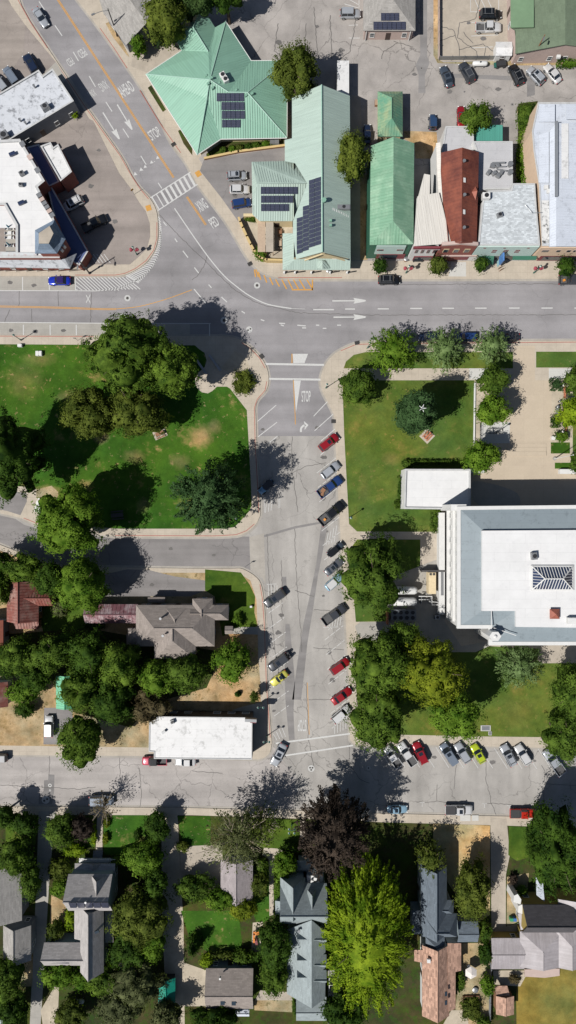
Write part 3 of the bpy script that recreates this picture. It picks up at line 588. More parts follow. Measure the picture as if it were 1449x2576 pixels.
for P in ([(1200, 148), (1197, 130), (1150, 95), (1155, 60), (1195, 50), (1205, 15), (1210, -20)], [(1103, 105), (1145, 90), (1142, 78), (1110, 68)], [(1145, 88), (1156, 125), (1156, 148)], [(1155, 125), (1215, 112), (1240, 130)], [(1165, 82), (1190, 110)], [(1218, 150), (1222, 120)],
          [(900, 30), (880, 130), (850, 155)], [(790, 20), (800, 150)], [(700, 60), (690, 130), (720, 150)], [(770, 60), (765, 140)], [(830, 40), (835, 150)], [(1000, 110), (965, 130), (960, 150)], [(1040, 120), (990, 105)]):
    Q = []
    for (a, b), (c, d) in zip(P, P[1:]):
        n_ = max(2, int(math.hypot(c - a, d - b) / 6))
        Q += [(a + (c - a) * k / n_ + random.uniform(-1.5, 1.5), b + (d - b) * k / n_ + random.uniform(-1.5, 1.5)) for k in range(n_)]
    strip(mb, Q + [P[-1]], .14, Z4)
tag(mb.build('pavement_cracks', m_crack), kind='structure')

m_oil = asphalt('oil_stained_asphalt', C('7d7a78'), 0, 12, .6)
random.seed(11); mb = MB()
for u, v in [(815, 1150), (812, 1255), (820, 1335), (815, 1500), (830, 1640), (835, 1710), (705, 1545), (700, 1590), (690, 1630), (1010, 1925), (1095, 1905), (1240, 1915), (1345, 1915), (660, 1078), (668, 1110), (690, 1790), (28, 712), (85, 715), (90, 832), (160, 830), (30, 830), (800, 1075), (1180, 60), (1215, 100), (596, 460), (590, 495), (230, 470), (290, 560), (250, 380), (1130, 230), (1250, 225), (1040, 190), (700, 110), (800, 70), (860, 130), (540, 1395), (430, 1380), (380, 1470)]:
    c = g(u + random.uniform(-3, 3), v + random.uniform(-3, 3)); r = random.uniform(.35, .8); n_ = 14; zz = .0105 if not ((u > 560 and v < 300) or u in (1180, 1215, 596, 590, 230, 290, 250, 1130, 1250, 1040, 380)) else .1665
    mb.face([(c[0] + r * random.uniform(.6, 1.1) * math.cos(2 * math.pi * k / n_), c[1] + .7 * r * random.uniform(.6, 1.1) * math.sin(2 * math.pi * k / n_), zz) for k in range(n_)])
tag(mb.build('oil_stains', m_oil), kind='structure')
# ---------------------------------------------------------------- building materials
m_gmetal = metalroof('green_metal_roof', C('96c4ae'), None, rough=.4, pw=.5, stain=.35)
m_gmetalp = metalroof('pale_green_metal_roof', C('bcd0c6'), None, rough=.4, pw=.5, stain=.35)
m_gmetal2 = metalroof('aged_green_metal_roof', C('86b496'), C('a2c4a8'), .3, .5, .6, .5)
m_gmetal3 = metalroof('weathered_green_roof', C('6fa88c'), C('a8b48c'), .6, .55, .6, .6)
m_teal = metalroof('teal_roof', C('5aa898'), None, .5, .5, .35, .8)
m_cream = metalroof('cream_metal_roof', C('eae6de'), None, .5, .5, .4, .5)
m_rust = metalroof('rusty_roof', C('96513c'), C('57241f'), .9, .7, .7, .5)
m_rust2 = metalroof('rusty_barn_roof', C('94564b'), C('a88a80'), .2, .6, .7, .8)
m_pinkmetal = metalroof('faded_red_metal_roof', C('8c5f66'), C('d8ccce'), .4, .5, .6, .5)
m_zinc = metalroof('grey_metal_roof', C('b0a9ab'), C('bab4b7'), .5, .45, .7, .4, .0)
m_whitem = membrane('white_roof', C('f6f6f6'), C('d8d8dc'), .35, 1)
m_whitem2 = membrane('stained_white_roof', C('dfe3ea'), C('75777c'), .8, 2)
m_whitem3 = membrane('shop_white_roof', C('f2f2f2'), C('a8a8a6'), .6, 3)
m_bluewhite = membrane('blue_white_metal_roof', C('dde4f0'), C('9fa4ac'), .5, 4)
m_greyw = shingle('white_grey_shingle', C('c2c8cc'), .2, .6, .3)
m_olive = shingle('olive_roof', C('6c7a66'), .06, 2, .8)
m_shg = shingle('grey_shingle', C('aaa6a4'), .12); m_shg2 = shingle('mid_grey_shingle', C('9b9894'), .12)
m_shb = shingle('brown_grey_shingle', C('928983'), .12); m_shblue = shingle('blue_grey_shingle', C('939d9f'), .1)
m_slate = shingle('slate_shingle', C('66707a'), .15); m_shbrown = shingle('brown_shingle', C('b08e7c'), .3, .7, .35)
m_shdark = shingle('charcoal_shingle', C('555356'), .12); m_shpur = shingle('purple_grey_shingle', C('9b9394'), .1)
m_slatey = membrane('blue_grey_slope', C('96a3aa'), C('6f7a80'), .5, 6)
m_copper = plain('orange_roof', C('a8604c'), .7, 0, .2, 1)
m_wallw = plain('white_wall', C('ececea'), .8, 0, .06, 1); m_wallc = plain('cream_wall', C('e6d3a8'), .8, 0, .06, 1)
m_wallp = plain('pink_wall', C('cfb9b0'), .8, 0, .08, 1); m_wallg = plain('grey_wall', C('8a8f96'), .8, 0, .1, 1)
m_wally = plain('yellow_wall', C('b09a52'), .8, 0, .08, 1); m_brick = plain('brick_wall', C('9a564a'), .85, 0, .2, 3)
m_walld = plain('dark_wall', C('4c4a4a'), .85, 0, .1, 1); m_wallb = plain('blue_grey_wall', C('9aaab2'), .8, 0, .08, 1)
m_green = plain('green_paint', C('2f6f58'), .6, 0, .1, 1); m_mint = plain('mint_paint', C('cfe6df'), .7, 0, .05, 1)
m_peach = plain('peach_paint', C('ecd0b4'), .8, 0, .06, 1); m_maroon = plain('maroon_paint', C('8a3c46'), .6, 0, .1, 1)
m_glass = plain('window_glass', (.02, .03, .04, 1), .08, 0, .1, 1, .8); m_frame = plain('white_frame', C('f0f0ee'), .5, 0, .04, 1)
m_metal = plain('galvanised_metal', C('b4b6b8'), .4, .6, .1, 3); m_dkmetal = plain('dark_metal', C('3c3d40'), .5, .4, .1, 3)
m_wood = plain('timber', C('9a6f50'), .8, 0, .25, 4); m_deck = plain('pale_deck', C('cbb39a'), .8, 0, .12, 3)
m_yellowwall = plain('yellow_stucco', C('e0c48a'), .85, 0, .06, 1)
m_door = plain('dark_door', C('4a3a34'), .5, 0, .1, 1); m_black = plain('black_paint', C('202224'), .4, 0, .1, 1)
def mk_solar():
    m, n, ob, uv = newmat('solar_cells'); br = n.add('TexBrick', offset=0.0); n.ln(uv, br.inputs['Vector']); br.inputs['Scale'].default_value = 1
    br.inputs['Brick Width'].default_value = .3; br.inputs['Row Height'].default_value = .3; br.inputs['Mortar Size'].default_value = .012
    br.inputs['Color1'].default_value = (.022, .026, .045, 1); br.inputs['Color2'].default_value = (.026, .03, .05, 1); br.inputs['Mortar'].default_value = (.07, .07, .09, 1)
    n.out(br.outputs['Color'], .2, None, spec=.5); return m
m_solar = mk_solar()
m_skyl = plain('skylight_glass', C('3c4868'), .12, .2, .3, 1, .8)
WIN = {}
m_coping = plain('pale_coping', C('cfd0d0'), .7, 0, .15, 1)
def winmesh(w_, h_):
    k = (w_, h_)
    if k not in WIN:
        f = MB(); t = .09
        for c, d in (((0, .03, h_ / 2 - t / 2), (w_, .08, t)), ((0, .03, -h_ / 2 + t / 2), (w_ + .1, .14, t)), ((-w_ / 2 + t / 2, .03, 0), (t, .07, h_ - 2 * t)), ((w_ / 2 - t / 2, .03, 0), (t, .07, h_ - 2 * t)), ((0, .025, 0), (w_ - 2 * t, .05, .05))): f.box(c, d)
        a = f.build('window', m_frame); p = MB(); p.box((0, .012, 0), (w_ - 2 * t, .03, h_ - 2 * t)); b = p.build('pane', m_glass)
        WIN[k] = (a.data, b.data); bpy.data.objects.remove(a); bpy.data.objects.remove(b)
    return WIN[k]
class B:
    def __init__(s, name, label, u, v, cat='building', group=None, wall=None, roof=None):
        p = g(u, v); s.o = (p[0], p[1], 0); s.root = thing(name, label, cat, s.o, 0, group); s.w = MB(); s.r = MB(); s.wm = wall or m_wallw; s.rm = roof or m_shg; s.edges = []; s.cop = MB(); s.cm = m_coping; s.ribs = 0; s.extra = []
    def L(s, p): return (p[0] - s.o[0], p[1] - s.o[1], p[2] - s.o[2])
    def walls(s, poly, z0=0, ov=.35, drop=.12, win=True):
        """poly: world points with their own z; walls stand ov metres inside"""
        q = offset(poly, ov) if ov else poly
        n = len(q); a = sum(q[i][0] * q[(i + 1) % n][1] - q[(i + 1) % n][0] * q[i][1] for i in range(n))
        if a < 0: q = q[::-1]
        for i in range(n):
            A, D = q[i], q[(i + 1) % n]
            s.w.face([(A[0], A[1], z0), (D[0], D[1], z0), (D[0], D[1], D[2] - drop), (A[0], A[1], A[2] - drop)])
            if win: s.edges.append((A, D, min(A[2], D[2]), z0))
    def flat(s, pts, z, par=.35, t=.3, win=True, z0=0, mat=None):
        P = G(pts, z)
        n = len(P); a = sum(P[i][0] * P[(i + 1) % n][1] - P[(i + 1) % n][0] * P[i][1] for i in range(n))
        if a < 0: P = P[::-1]
        s.walls(P, z0, 0, 0, win); I = offset(P, t)
        if par > 0:
            for i in range(n):
                j = (i + 1) % n; s.cop.face([P[i], P[j], I[j], I[i]]); s.cop.face([I[i], I[j], (I[j][0], I[j][1], z - par), (I[i][0], I[i][1], z - par)])
        if par <= 0: I = offset(P, -.15)
        f = [(p[0], p[1], z - par if par > 0 else z + .12) for p in I]
        if par > 0: s.r.face(f, [(p[0], p[1]) for p in f])
        else: s.r.sheet(f, .14)
    def sheet(s, pts, thick=.16, ribs=None):
        P = [g(*p) for p in pts]; s.r.sheet(P, thick)
        if s.ribs if ribs is None else ribs: s.r.ribs(P, s.ribs or ribs)
        return P
    def mass(s, rect, ze, zr, ax='x', ends=(0, 0), ov=.35, z0=0, win=True, ribs=None, wall=True):
        if len(rect) == 4 and not isinstance(rect[0], tuple): u0, v0, u1, v1 = rect; q = [(u0, v0), (u1, v0), (u1, v1), (u0, v1)]
        else: q = list(rect)
        if ax == 'y': q = [q[3], q[0], q[1], q[2]]         # first edge runs along the ridge
        A, Bq, Cq, D = [Vector(p) for p in G(q, ze)]
        if ax == 'y': pass
        M0, M1 = (A + D) / 2, (Bq + Cq) / 2; M0.z = M1.z = zr; d = (M1 - M0); L = d.length; d.normalize(); hw = (A - D).length / 2
        R0 = M0 + d * (min(hw, L * .48) if ends[0] else 0); R1 = M1 - d * (min(hw, L * .48) if ends[1] else 0)
        fs = [[A, Bq, R1, R0], [Cq, D, R0, R1]]
        if ends[0]: fs.append([D, A, R0])
        if ends[1]: fs.append([Bq, Cq, R1])
        for f in fs:
            s.r.sheet(f)
            if s.ribs if ribs is None else ribs: s.r.ribs(f, s.ribs or ribs)
        cap = MB(); s.r.tube([R0 + Vector((0, 0, .03)), R1 + Vector((0, 0, .03))], .09, 6)
        per = [A, Bq]
        if not ends[1]: per.append(M1)
        per += [Cq, D]
        if not ends[0]: per.append(M0)
        if wall: s.walls([tuple(p) for p in per], z0, ov, .16, win)
        return A, Bq, Cq, D, R0, R1
    def finish(s, winsize=(1.0, 1.3), maxwin=40, door=True, gap=3.0):
        if s.w.f: s.w.build('wall', s.wm, s.root, origin=s.o)
        if s.cop.f: s.cop.build('coping', s.cm, s.root, origin=s.o)
        if s.r.f: s.r.build('roof', s.rm, s.root, origin=s.o)
        cnt = 0; best = None
        if winsize:
            wf, wp = winmesh(*winsize)
            for A, D, ze, z0 in s.edges:
                a, d = Vector(A[:2]), Vector(D[:2]); e = d - a; L = e.length
                if L < 2.4: continue
                e.normalize(); nn = Vector((e.y, -e.x)); mid = (a + d) / 2
                if nn.dot(-mid) < mid.length * .25: continue
                if best is None or L > best[0]: best = (L, mid, nn)
                n_ = max(1, int(L / gap)); st = max(1, int((ze - z0 - .3) / 2.9))
                for fl in range(st):
                    z = z0 + 1.6 + fl * 2.9
                    if z + winsize[1] / 2 > ze - .2: z = ze - .25 - winsize[1] / 2
                    if z < .9: continue
                    for k in range(n_):
                        if cnt >= maxwin: break
                        if door and fl == 0 and L > 4 and k == n_ // 2: continue
                        p = a + e * (L * (k + .5) / n_) + nn * .01; rz = math.atan2(nn.y, nn.x) - math.pi / 2
                        w_ = part('window', wf, s.root, None, s.L((p.x, p.y, z)), (0, 0, rz)); part('pane', wp, w_, None, (0, .004, 0)); cnt += 1
            if door and best:
                L, mid, nn = best; mb = MB(); rz = math.atan2(nn.y, nn.x) - math.pi / 2; mb.box((0, 0, 1.05), (1.0, .12, 2.1)); o = mb.build('door', m_door, s.root, s.L((mid.x, mid.y, 0.1))); o.rotation_euler = (0, 0, rz)
        return s
    def addpart(s, name, mb, mat, smooth=False): return mb.build(name, mat, s.root, origin=s.o, smooth=smooth)
def onplane(P3, u, v, off=.1):
    a, b, c = [Vector(p) for p in P3]; n = (b - a).cross(c - a).normalized()
    if n.z < 0: n = -n
    X, Y, _ = g(u, v, 0); d = n.dot(a) + off; f = (d - n.z * H) / (n.x * X + n.y * Y - n.z * H); return (X * f, Y * f, H * (1 - f))
def solar(b, P3, quads, off=.14):
    for q in quads:
        mb = MB(); mb.sheet([onplane(P3, u, v, off) for u, v in q], .05); b.addpart('solar_panel', mb, m_solar)
def rq(u0, v0, u1, v1, g_=.5): return [(u0 + g_, v0 + g_), (u1 - g_, v0 + g_), (u1 - g_, v1 - g_), (u0 + g_, v1 - g_)]
def unit(b, u, v, z, w_, d_, h_, rz=0, mat=None, name='air_conditioner', fan=True):
    """roof-top machine: casing with base, fan ring and louvre"""
    p = b.L(g(u, v, z + h_)); mb = MB(); mb.box((0, 0, h_ / 2 - h_), (w_, d_, h_)); mb.box((0, 0, .03), (w_ * .9, d_ * .9, .06)); o = mb.build(name, mat or m_metal, b.root, p); o.rotation_euler = (0, 0, rz)
    if fan:
        f = MB(); r = min(w_, d_) * .36; f.tube([(0, 0, .05), (0, 0, .16)], r, 14); f.build('fan', m_dkmetal, o)
def vent(b, u, v, z, r=.18, h_=.7, mat=None):
    p = b.L(g(u, v, z)); mb = MB(); mb.tube([(0, 0, -.2), (0, 0, h_)], r, 8).tube([(0, 0, h_), (0, 0, h_ + .12)], r * 1.5, 8); mb.build('vent_pipe', mat or m_metal, b.root, p)
# ---------------------------------------------------------------- north-west corner
b = B('flat_roofed_shop', 'long white flat roof with dark scuffs beside the diagonal road, top left', 60, 290, wall=m_wallg, roof=m_whitem2)
b.flat([(-60, 260), (0, 233), (97, 175), (108, 190), (132, 172), (186, 254), (0, 366), (-60, 402)], 4.8, .3)
unit(b, 112, 266, 4.6, 1.6, 1.2, 1.0, .55); unit(b, 8, 338, 4.6, 1.8, 1.5, 1.1, .5); vent(b, 88, 220, 4.6); vent(b, 52, 305, 4.6); vent(b, 66, 312, 4.6); vent(b, 125, 275, 4.6)
b.finish(maxwin=10)
b = B('corner_building', 'big white roofed corner building with brick parapet and covered walkway', 40, 540, wall=m_brick, roof=m_whitem)
b.flat([(-60, 355), (50, 349), (113, 455), (95, 470), (135, 548), (150, 600), (150, 649), (-60, 649), (-60, 633), (39, 633), (39, 567), (10, 516), (-60, 516)], 7.2, .4, .5)
mb = MB(); mb.sheet([g(-60, 635, 7.3), g(92, 635, 7.3), g(92, 648, 6.9), g(-60, 648, 6.9)], .1); b.addpart('south_parapet', mb, membrane('rust_stained_coping', C('c6ccd0'), C('a0503c'), .7, 21))
mb = MB(); mb.prism(G([(-60, 514), (12, 516), (41, 568), (41, 573), (-60, 573)], 6.9), 6.7, 6.9); b.addpart('upper_terrace', mb, m_whitem)
mb = MB(); mb.prism(G([(14.5, 573), (41, 573), (41, 636), (14.5, 636)], 5.6), 5.4, 5.6); b.addpart('terrace', mb, m_greyc)
pl = [(58, 350, 8.7), (50, 349, 8.7)]
for i in range(9):
    t = i / 8; mb = MB(); c = g(80 + 50 * t, 462 + 78 * t, 7.3) if i > 2 else g(56 + 19 * i, 362 + 33 * i, 7.3); mb.box(c, (1.0, 1.1, .08), .55); b.addpart('parapet_coping', mb, m_wallp if i % 3 == 1 else m_metal)
unit(b, 53, 434, 7.0, 1, .8, .7, .5); unit(b, 51, 463, 7.0, .8, .7, .6); 
mb = MB(); mb.box(g(53.5, 510, 7.2), (1.3, .7, .4), .4); b.addpart('roof_light', mb, m_skyl); mb = MB(); mb.box(g(31, 387, 7.2), (1.3, .7, .4), .4); b.addpart('roof_light', mb, m_skyl)
b.finish((1.0, 1.5), 24)
# mansard turret on the corner
mb = MB(); O = [g(u, v, 10.2) for u, v in ((88, 579), (137, 552.5), (165, 601), (143, 637.5), (88, 637.5))]; I = [g(u, v, 12.6) for u, v in ((98, 587.5), (125, 569), (135, 587.5), (123, 613), (98, 613))]
tw = MB(); tw.prism([p[:2] for p in offset(O, .5)], 5, 10.1); b.addpart('turret_wall', tw, m_brick)
for i in range(5):
    j = (i + 1) % 5; A, Bb, Cc, Dd = [Vector(p) for p in (O[i], O[j], I[j], I[i])]; m0, m1 = A.lerp(Dd, .5) - Vector((0, 0, .45)), Bb.lerp(Cc, .5) - Vector((0, 0, .45)); mb.sheet([A, Bb, m1, m0], .15); mb.sheet([m0, m1, Cc, Dd], .15)
b.addpart('turret_roof', mb, shingle('blue_slate', C('7d8da0'), .12))
mb = MB(); mb.prism([p[:2] for p in I], 12.3, 12.72); b.addpart('turret_cap', mb, m_beige)
for u, v in ((155, 629), (161, 620)):
    mb = MB(); mb.box(g(u, v, 9), (.5, .5, 1.1), .9); b.addpart('turret_window', mb, m_frame)
mb = MB(); mb.sheet([g(-60, 652.5, 6.3), g(152, 652.5, 6.3), g(176, 675, 4.2), g(-60, 671, 4.2)], .2); mb.sheet([g(152, 652.5, 6.3), g(163, 651, 6.0), g(193, 637, 4.6), g(176, 675, 4.2)], .2); b.addpart('walkway_canopy', mb, m_whitem2)
for k in range(9): mb = MB(); mb.tube([g(-40 + 26.5 * k, 682, 0), g(-40 + 26.5 * k, 682, 4.2)], .07, 6); b.addpart('canopy_post', mb, m_frame)
b2 = B('annexe', 'small white roofed annexe between the corner building and its yard', 140, 400, wall=m_brick, roof=m_whitem3)
b2.flat([(101, 367), (127, 357), (134, 370), (146, 362), (181, 432), (152, 456)], 5.2, .25); b2.finish(None)
b2 = B('low_extension', 'low dark blue roofed extension in the shade of the brick corner building', 110, 420, wall=m_brick, roof=membrane('navy_roof', C('59699a'), C('3a4258'), .3, 9))
b2.flat([(66, 370), (98, 362), (150, 457), (122, 470), (108, 445)], 4.0, .1, win=False); b2.flat([(118, 470), (128, 466), (222, 632), (200, 668), (150, 640), (140, 560)], 3.4, .15, win=False); b2.finish(None)
b = B('grey_house', 'grey shingle house with dark gable wall under the trees at the top edge', 330, 60, wall=m_wallg, roof=m_shg2)
P = [b.sheet([(244, -30, 3.2), (262, 35, 3.2), (317, 114, 3.2), (369, 57, 5.2), (318, -12, 5.2), (300, -60, 5.2)]), b.sheet([(369, 57, 5.2), (318, -12, 5.2), (300, -60, 5.2), (400, -70, 3.4), (424, 12, 3.4)])]
b.walls([g(*p) for p in ((262, 35, 3.2), (317, 114, 3.2), (369, 57, 5.2), (424, 12, 3.4), (400, -70, 3.4), (244, -30, 3.2))]); vent(b, 357, 20, 4.5); b.finish(maxwin=3)
# ---------------------------------------------------------------- green metal roofs
b = B('green_roofed_hall', 'sprawling star shaped building with pale green standing seam roof', 560, 210, wall=m_wallc, roof=m_gmetal); b.ribs = .5
V = dict(P1=(507, 15, 3.6), P2=(541, 69, 3.6), P3=(568, 54, 3.6), P4=(632, 152.5, 3.6), P5=(723, 152, 3.6), P6=(722, 347, 3.6), P7=(555.6, 350, 3.6), P8=(496, 390, 3.6), P9=(367, 187, 3.6), P10=(457, 127, 3.6), P11=(436, 90.5, 3.6), P12=(452, 66, 3.6),
         R0=(528, 201, 8.2), R1=(575, 232, 7.4), R2=(623, 233, 7.4), A=(486, 69, 6.2), Q=(524, 130, 6.0), V=(520.5, 248, 6.8))
for f in ('P1 P2 Q A', 'P1 A P12', 'A Q P10 P11 P12', 'P9 P10 Q P2 P3 R0', 'R0 P3 P4 R1', 'P4 P5 R2 R1', 'P5 P6 R2', 'R2 P6 P7 V R0 R1', 'V P7 P8', 'P9 R0 V P8'):
    b.sheet([V[k] for k in f.split()], .14)
b.walls([g(*V[k]) for k in 'P1 P2 P3 P4 P5 P6 P7 P8 P9 P10 P11 P12'.split()], 0, 1.3)
mb = MB()
for a, c in (('R0', 'P9'), ('R0', 'P8'), ('R0', 'P3'), ('R0', 'R1'), ('R1', 'R2'), ('R2', 'P5'), ('R2', 'P6'), ('A', 'Q'), ('A', 'P1'), ('A', 'P12')): mb.tube([Vector(g(*V[a])) + Vector((0, 0, .05)), Vector(g(*V[c])) + Vector((0, 0, .05))], .11, 6)
b.addpart('ridge_caps', mb, plain('ridge_cap', C('b0d6c6'), .4)); mb = MB()
for a, c in (('P9', 'P8'), ('P3', 'P4'), ('P4', 'P5'), ('P8', 'P7'), ('P7', 'P6'), ('P6', 'P5'), ('P10', 'P9')): mb.tube([Vector(g(*V[a])) + Vector((0, 0, -.02)), Vector(g(*V[c])) + Vector((0, 0, -.02))], .09, 6)
b.addpart('gutter', mb, m_frame)
pl = [g(*V[k]) for k in ('R2', 'P6', 'P7')]
solar(b, pl, [rq(544.5 + 11.6 * k, 233.5, 556.1 + 11.6 * k, 255) for k in range(6)] + [rq(556.5 + 11.7 * k, 256, 568.2 + 11.7 * k, 277) for k in range(5)] + [rq(557.5 + 11.7 * k, 278, 569.2 + 11.7 * k, 299) for k in range(5)] + [rq(558 + 11.8 * k, 300.5, 569.8 + 11.8 * k, 321) for k in range(4)])
unit(b, 560, 187, 6.9, 1.1, 1.1, .9, .5, m_frame); unit(b, 567, 198, 6.9, 1.1, 1.1, .9, .5, m_frame)
for u, v, z in ((518, 190, 7.4), (532, 195, 8), (535, 220, 7.6), (546, 198, 7), (551, 208, 7.2), (594, 226, 6.9), (619, 239, 6.9), (634, 235, 6.9), (524, 209, 7.9)): unit(b, u, v, z, .55, .45, .45, .5, m_gmetal, 'roof_vent', False)
b.finish((1.2, 1.4), 16)
b = B('green_gabled_hall', 'long pale green gabled metal roof with solar panels over the sharp road bend', 800, 450, wall=m_wallc, roof=m_gmetalp); b.ribs = .5
W = [(809, 213, 9.6), (734.5, 245, 6.1), (734.5, 348, 6.1), (716.5, 352, 5.25), (716.5, 405, 5.25), (742, 410, 6.4), (773, 461, 7.9), (737, 556, 6.2), (737, 590, 6.2), (745, 652, 6.5), (811, 634, 9.6)]
b.sheet(W, .16); b.sheet([(809, 213, 9.6), (811, 634, 9.6), (882, 651, 6.3), (880, 241, 6.3)], .16)
Nn = [(633, 407, 4.6), (716, 405, 4.6), (742, 410, 4.6), (773, 461, 7.6), (646, 462, 6.2)]
b.sheet(Nn, .14); b.sheet([(646, 462, 6.2), (773, 461, 6.2), (736, 556, 4.4), (653, 556, 4.4), (635, 539, 4.6)], .14); b.sheet([(633, 407, 4.6), (646, 462, 6.2), (635, 539, 4.6)], .14)
for f in ([(711, 587, 4.2), (737, 587, 5.2), (745, 650, 5.2), (711, 679, 3.5)], [(711, 679, 3.5), (745, 650, 5.2), (865, 650, 5.2), (881, 679, 3.5)], [(881, 679, 3.5), (865, 650, 5.2), (882, 648, 5.2)]): b.sheet(f, .12)
b.sheet([(811, 655, 5.7), (811, 676, 4.6), (796, 674, 3.7), (800, 655, 5.0)], .1); b.sheet([(811, 655, 5.7), (811, 676, 4.6), (833, 675, 3.7), (820, 655, 5.0)], .1)
b.walls([g(*p) for p in ((809, 213, 9.6), (734.5, 245, 6.1), (734.5, 352, 6.1), (735, 652, 6.1), (811, 634, 9.6), (882, 651, 6.3), (880, 241, 6.3))], 0, .35)
b.walls([g(*p) for p in ((633, 407, 4.6), (742, 407, 4.6), (742, 556, 4.4), (653, 556, 4.4), (635, 539, 4.6))], 0, .5)
b.walls([g(*p) for p in ((716.5, 352, 4.8), (740, 352, 4.8), (740, 405, 4.8), (716.5, 405, 4.8))], 0, .3)
mb = MB(); mb.tube([Vector(g(809, 213, 9.7)), Vector(g(811, 634, 9.7))], .13, 6); b.addpart('ridge_caps', mb, MATS['ridge_cap'])
for u in (715, 742, 783, 830, 873): mb = MB(); mb.tube([g(u, 686, .14), g(u, 686, 3.3)], .13, 8).box(g(u, 686, .5), (.4, .4, .8)); b.addpart('porch_post', mb, m_frame)
mb = MB(); A_, B_, C_ = [Vector(g(*p)) for p in ((766, 652, 6.6), (811, 636, 9.4), (868, 652, 6.6))]; dd = Vector((0, -.1, 0))
mb.sheet([A_ + dd, B_ + dd, B_ + dd * 3, A_ + dd * 3], .35); mb.sheet([B_ + dd, C_ + dd, C_ + dd * 3, B_ + dd * 3], .35); b.addpart('gable_trim', mb, m_wallc)
pl = [g(*W[0]), g(*W[1]), g(*W[-1])]; qs = []
for c_, u0, r0, r1 in ((0, 792.2, 444.5, 16), (1, 776.8, 449.5, 15), (2, 761.4, 515.5, 10), (3, 746, 545, 8)):
    for k in range(r1):
        v0 = r0 + k * 11.35; v0 = v0
        if v0 + 10 > 622 + c_ * 5: continue
        qs.append([(u0 + .4, v0 + 4.2), (u0 + 14.8, v0), (u0 + 14.8, v0 + 10.6), (u0 + .4, v0 + 14.8)])
solar(b, pl, qs)
pl = [g(646, 462, 6.2), g(773, 461, 6.2), g(736, 556, 4.4)]
solar(b, pl, [rq(655.5 + 11.7 * k, 469.5, 667.2 + 11.7 * k, 488.5) for k in range(8)] + [rq(656 + 11.7 * k, 491.5, 667.7 + 11.7 * k, 510.5) for k in range(7)] + [rq(656.5 + 11.7 * k, 512.5, 668.2 + 11.7 * k, 531.5) for k in range(6)], .25)
unit(b, 865, 520, 7.2, 2.6, .9, .8, 0, m_metal); vent(b, 814.5, 508, 9.3, .32, .9, m_gmetal); unit(b, 832, 554, 8.8, .5, .4, .4, 0, m_gmetal, 'roof_vent', False); unit(b, 832, 566, 8.8, .5, .4, .4, 0, m_gmetal, 'roof_vent', False)
mb = MB()
for k in range(10): mb.box(g(838 + 4.2 * k, 526 + 2 * k, 8.35 - .2 * k), (.14, .5, .05))
b.addpart('roof_ladder', mb, m_frame); b.finish((1.1, 1.4), 14)
b = B('green_outbuilding', 'small weathered green hip roof outbuilding in the back alley', 983, 285, wall=m_wallc, roof=m_gmetal3); b.mass((950, 230, 1013, 343), 3.2, 5.4, 'y', (1, 1), ribs=.6); b.finish(maxwin=4)
b = B('green_gabled_shop', 'tall aged green gabled metal roof shop with white upper facade panel', 985, 480, wall=m_green, roof=m_gmetal2); b.ribs = .6
E0 = 7.9
b.sheet([(990, 344, 10.4), (933, 367, E0), (930, 616, E0), (989, 556, 10.4)], .16); b.sheet([(990, 344, 10.4), (989, 556, 10.4), (1040, 614, E0), (1042, 360, E0)], .16); b.sheet([(989, 556, 10.4), (930, 616, E0), (1040, 614, E0)], .16)
b.walls([g(*p) for p in ((990, 344, 10.4), (933, 367, E0), (930, 616, E0), (1040, 614, E0), (1042, 360, E0))], 0, .12, win=False)
yf = g(0, 616, E0)[1] + .12
def facade(b, name, u0, u1, z0, z1, y, mat, d=.14, zr=None):
    """a slab on the street front: u0, u1 as seen at height z1"""
    x0, x1 = g(u0, 0, zr or z1)[0], g(u1, 0, zr or z1)[0]; mb = MB(); mb.box(((x0 + x1) / 2, y - d / 2, (z0 + z1) / 2), (abs(x1 - x0), d, z1 - z0)); return b.addpart(name, mb, mat)
facade(b, 'facade_panel', 948, 1022, 3.0, 7.3, yf, m_mint)
for u in (958, 1008):
    facade(b, 'facade_window', u - 8, u + 8, 4.9, 5.5, yf - .14, m_maroon, .05, 6); facade(b, 'window_glass', u - 5, u + 5, 4.95, 5.45, yf - .19, m_glass, .03, 6)
facade(b, 'shop_front', 948, 1020, .2, 2.7, yf, m_maroon, .1); facade(b, 'shop_glass', 955, 1000, .6, 2.4, yf - .1, m_glass, .04)
b.finish(None)
b = B('cream_roofed_shop', 'narrow shop with ribbed cream metal roof and maroon and white front', 1085, 550, wall=m_wallw, roof=m_cream); b.ribs = .55
E1 = 8.0
b.sheet([(1050, 494, E1 + .3), (1104, 484, E1 + .3), (1114, 520, E1 + .2), (1135, 612, E1), (1041, 619, E1)], .16); b.sheet([(1067, 437, E1 + .35), (1082, 440, E1 + .35), (1081, 493, E1 + .2), (1052, 494, E1 + .2)], .16)
b.walls([g(*p) for p in ((1050, 494, E1), (1104, 484, E1), (1106, 560, E1), (1104, 619, E1), (1041, 619, E1))], 0, .02, win=False)
b.sheet([(1097, 360, 7.4), (1108, 358, 7.8), (1110, 430, 7.8), (1114, 512, 7.9), (1103, 486, 7.4), (1099, 440, 7.4)], .3, ribs=0)
b.w.prism([p[:2] for p in G([(1098, 362), (1107, 360), (1109, 480), (1102, 480)], 7.2)], 0, 7.1)
y1 = g(0, 619, E1)[1]
facade(b, 'cornice', 1041, 1108, 7.1, 7.9, y1, m_maroon, .35); facade(b, 'cornice_band', 1041, 1107, 6.6, 6.9, y1, m_wallw, .25)
for k in range(4): facade(b, 'facade_window', 1046 + 15 * k, 1052 + 15 * k, 4.4, 6.2, y1, m_maroon, .1, 6); facade(b, 'window_glass', 1046.8 + 15 * k, 1051.2 + 15 * k, 4.6, 6.0, y1 - .1, m_glass, .03, 6)
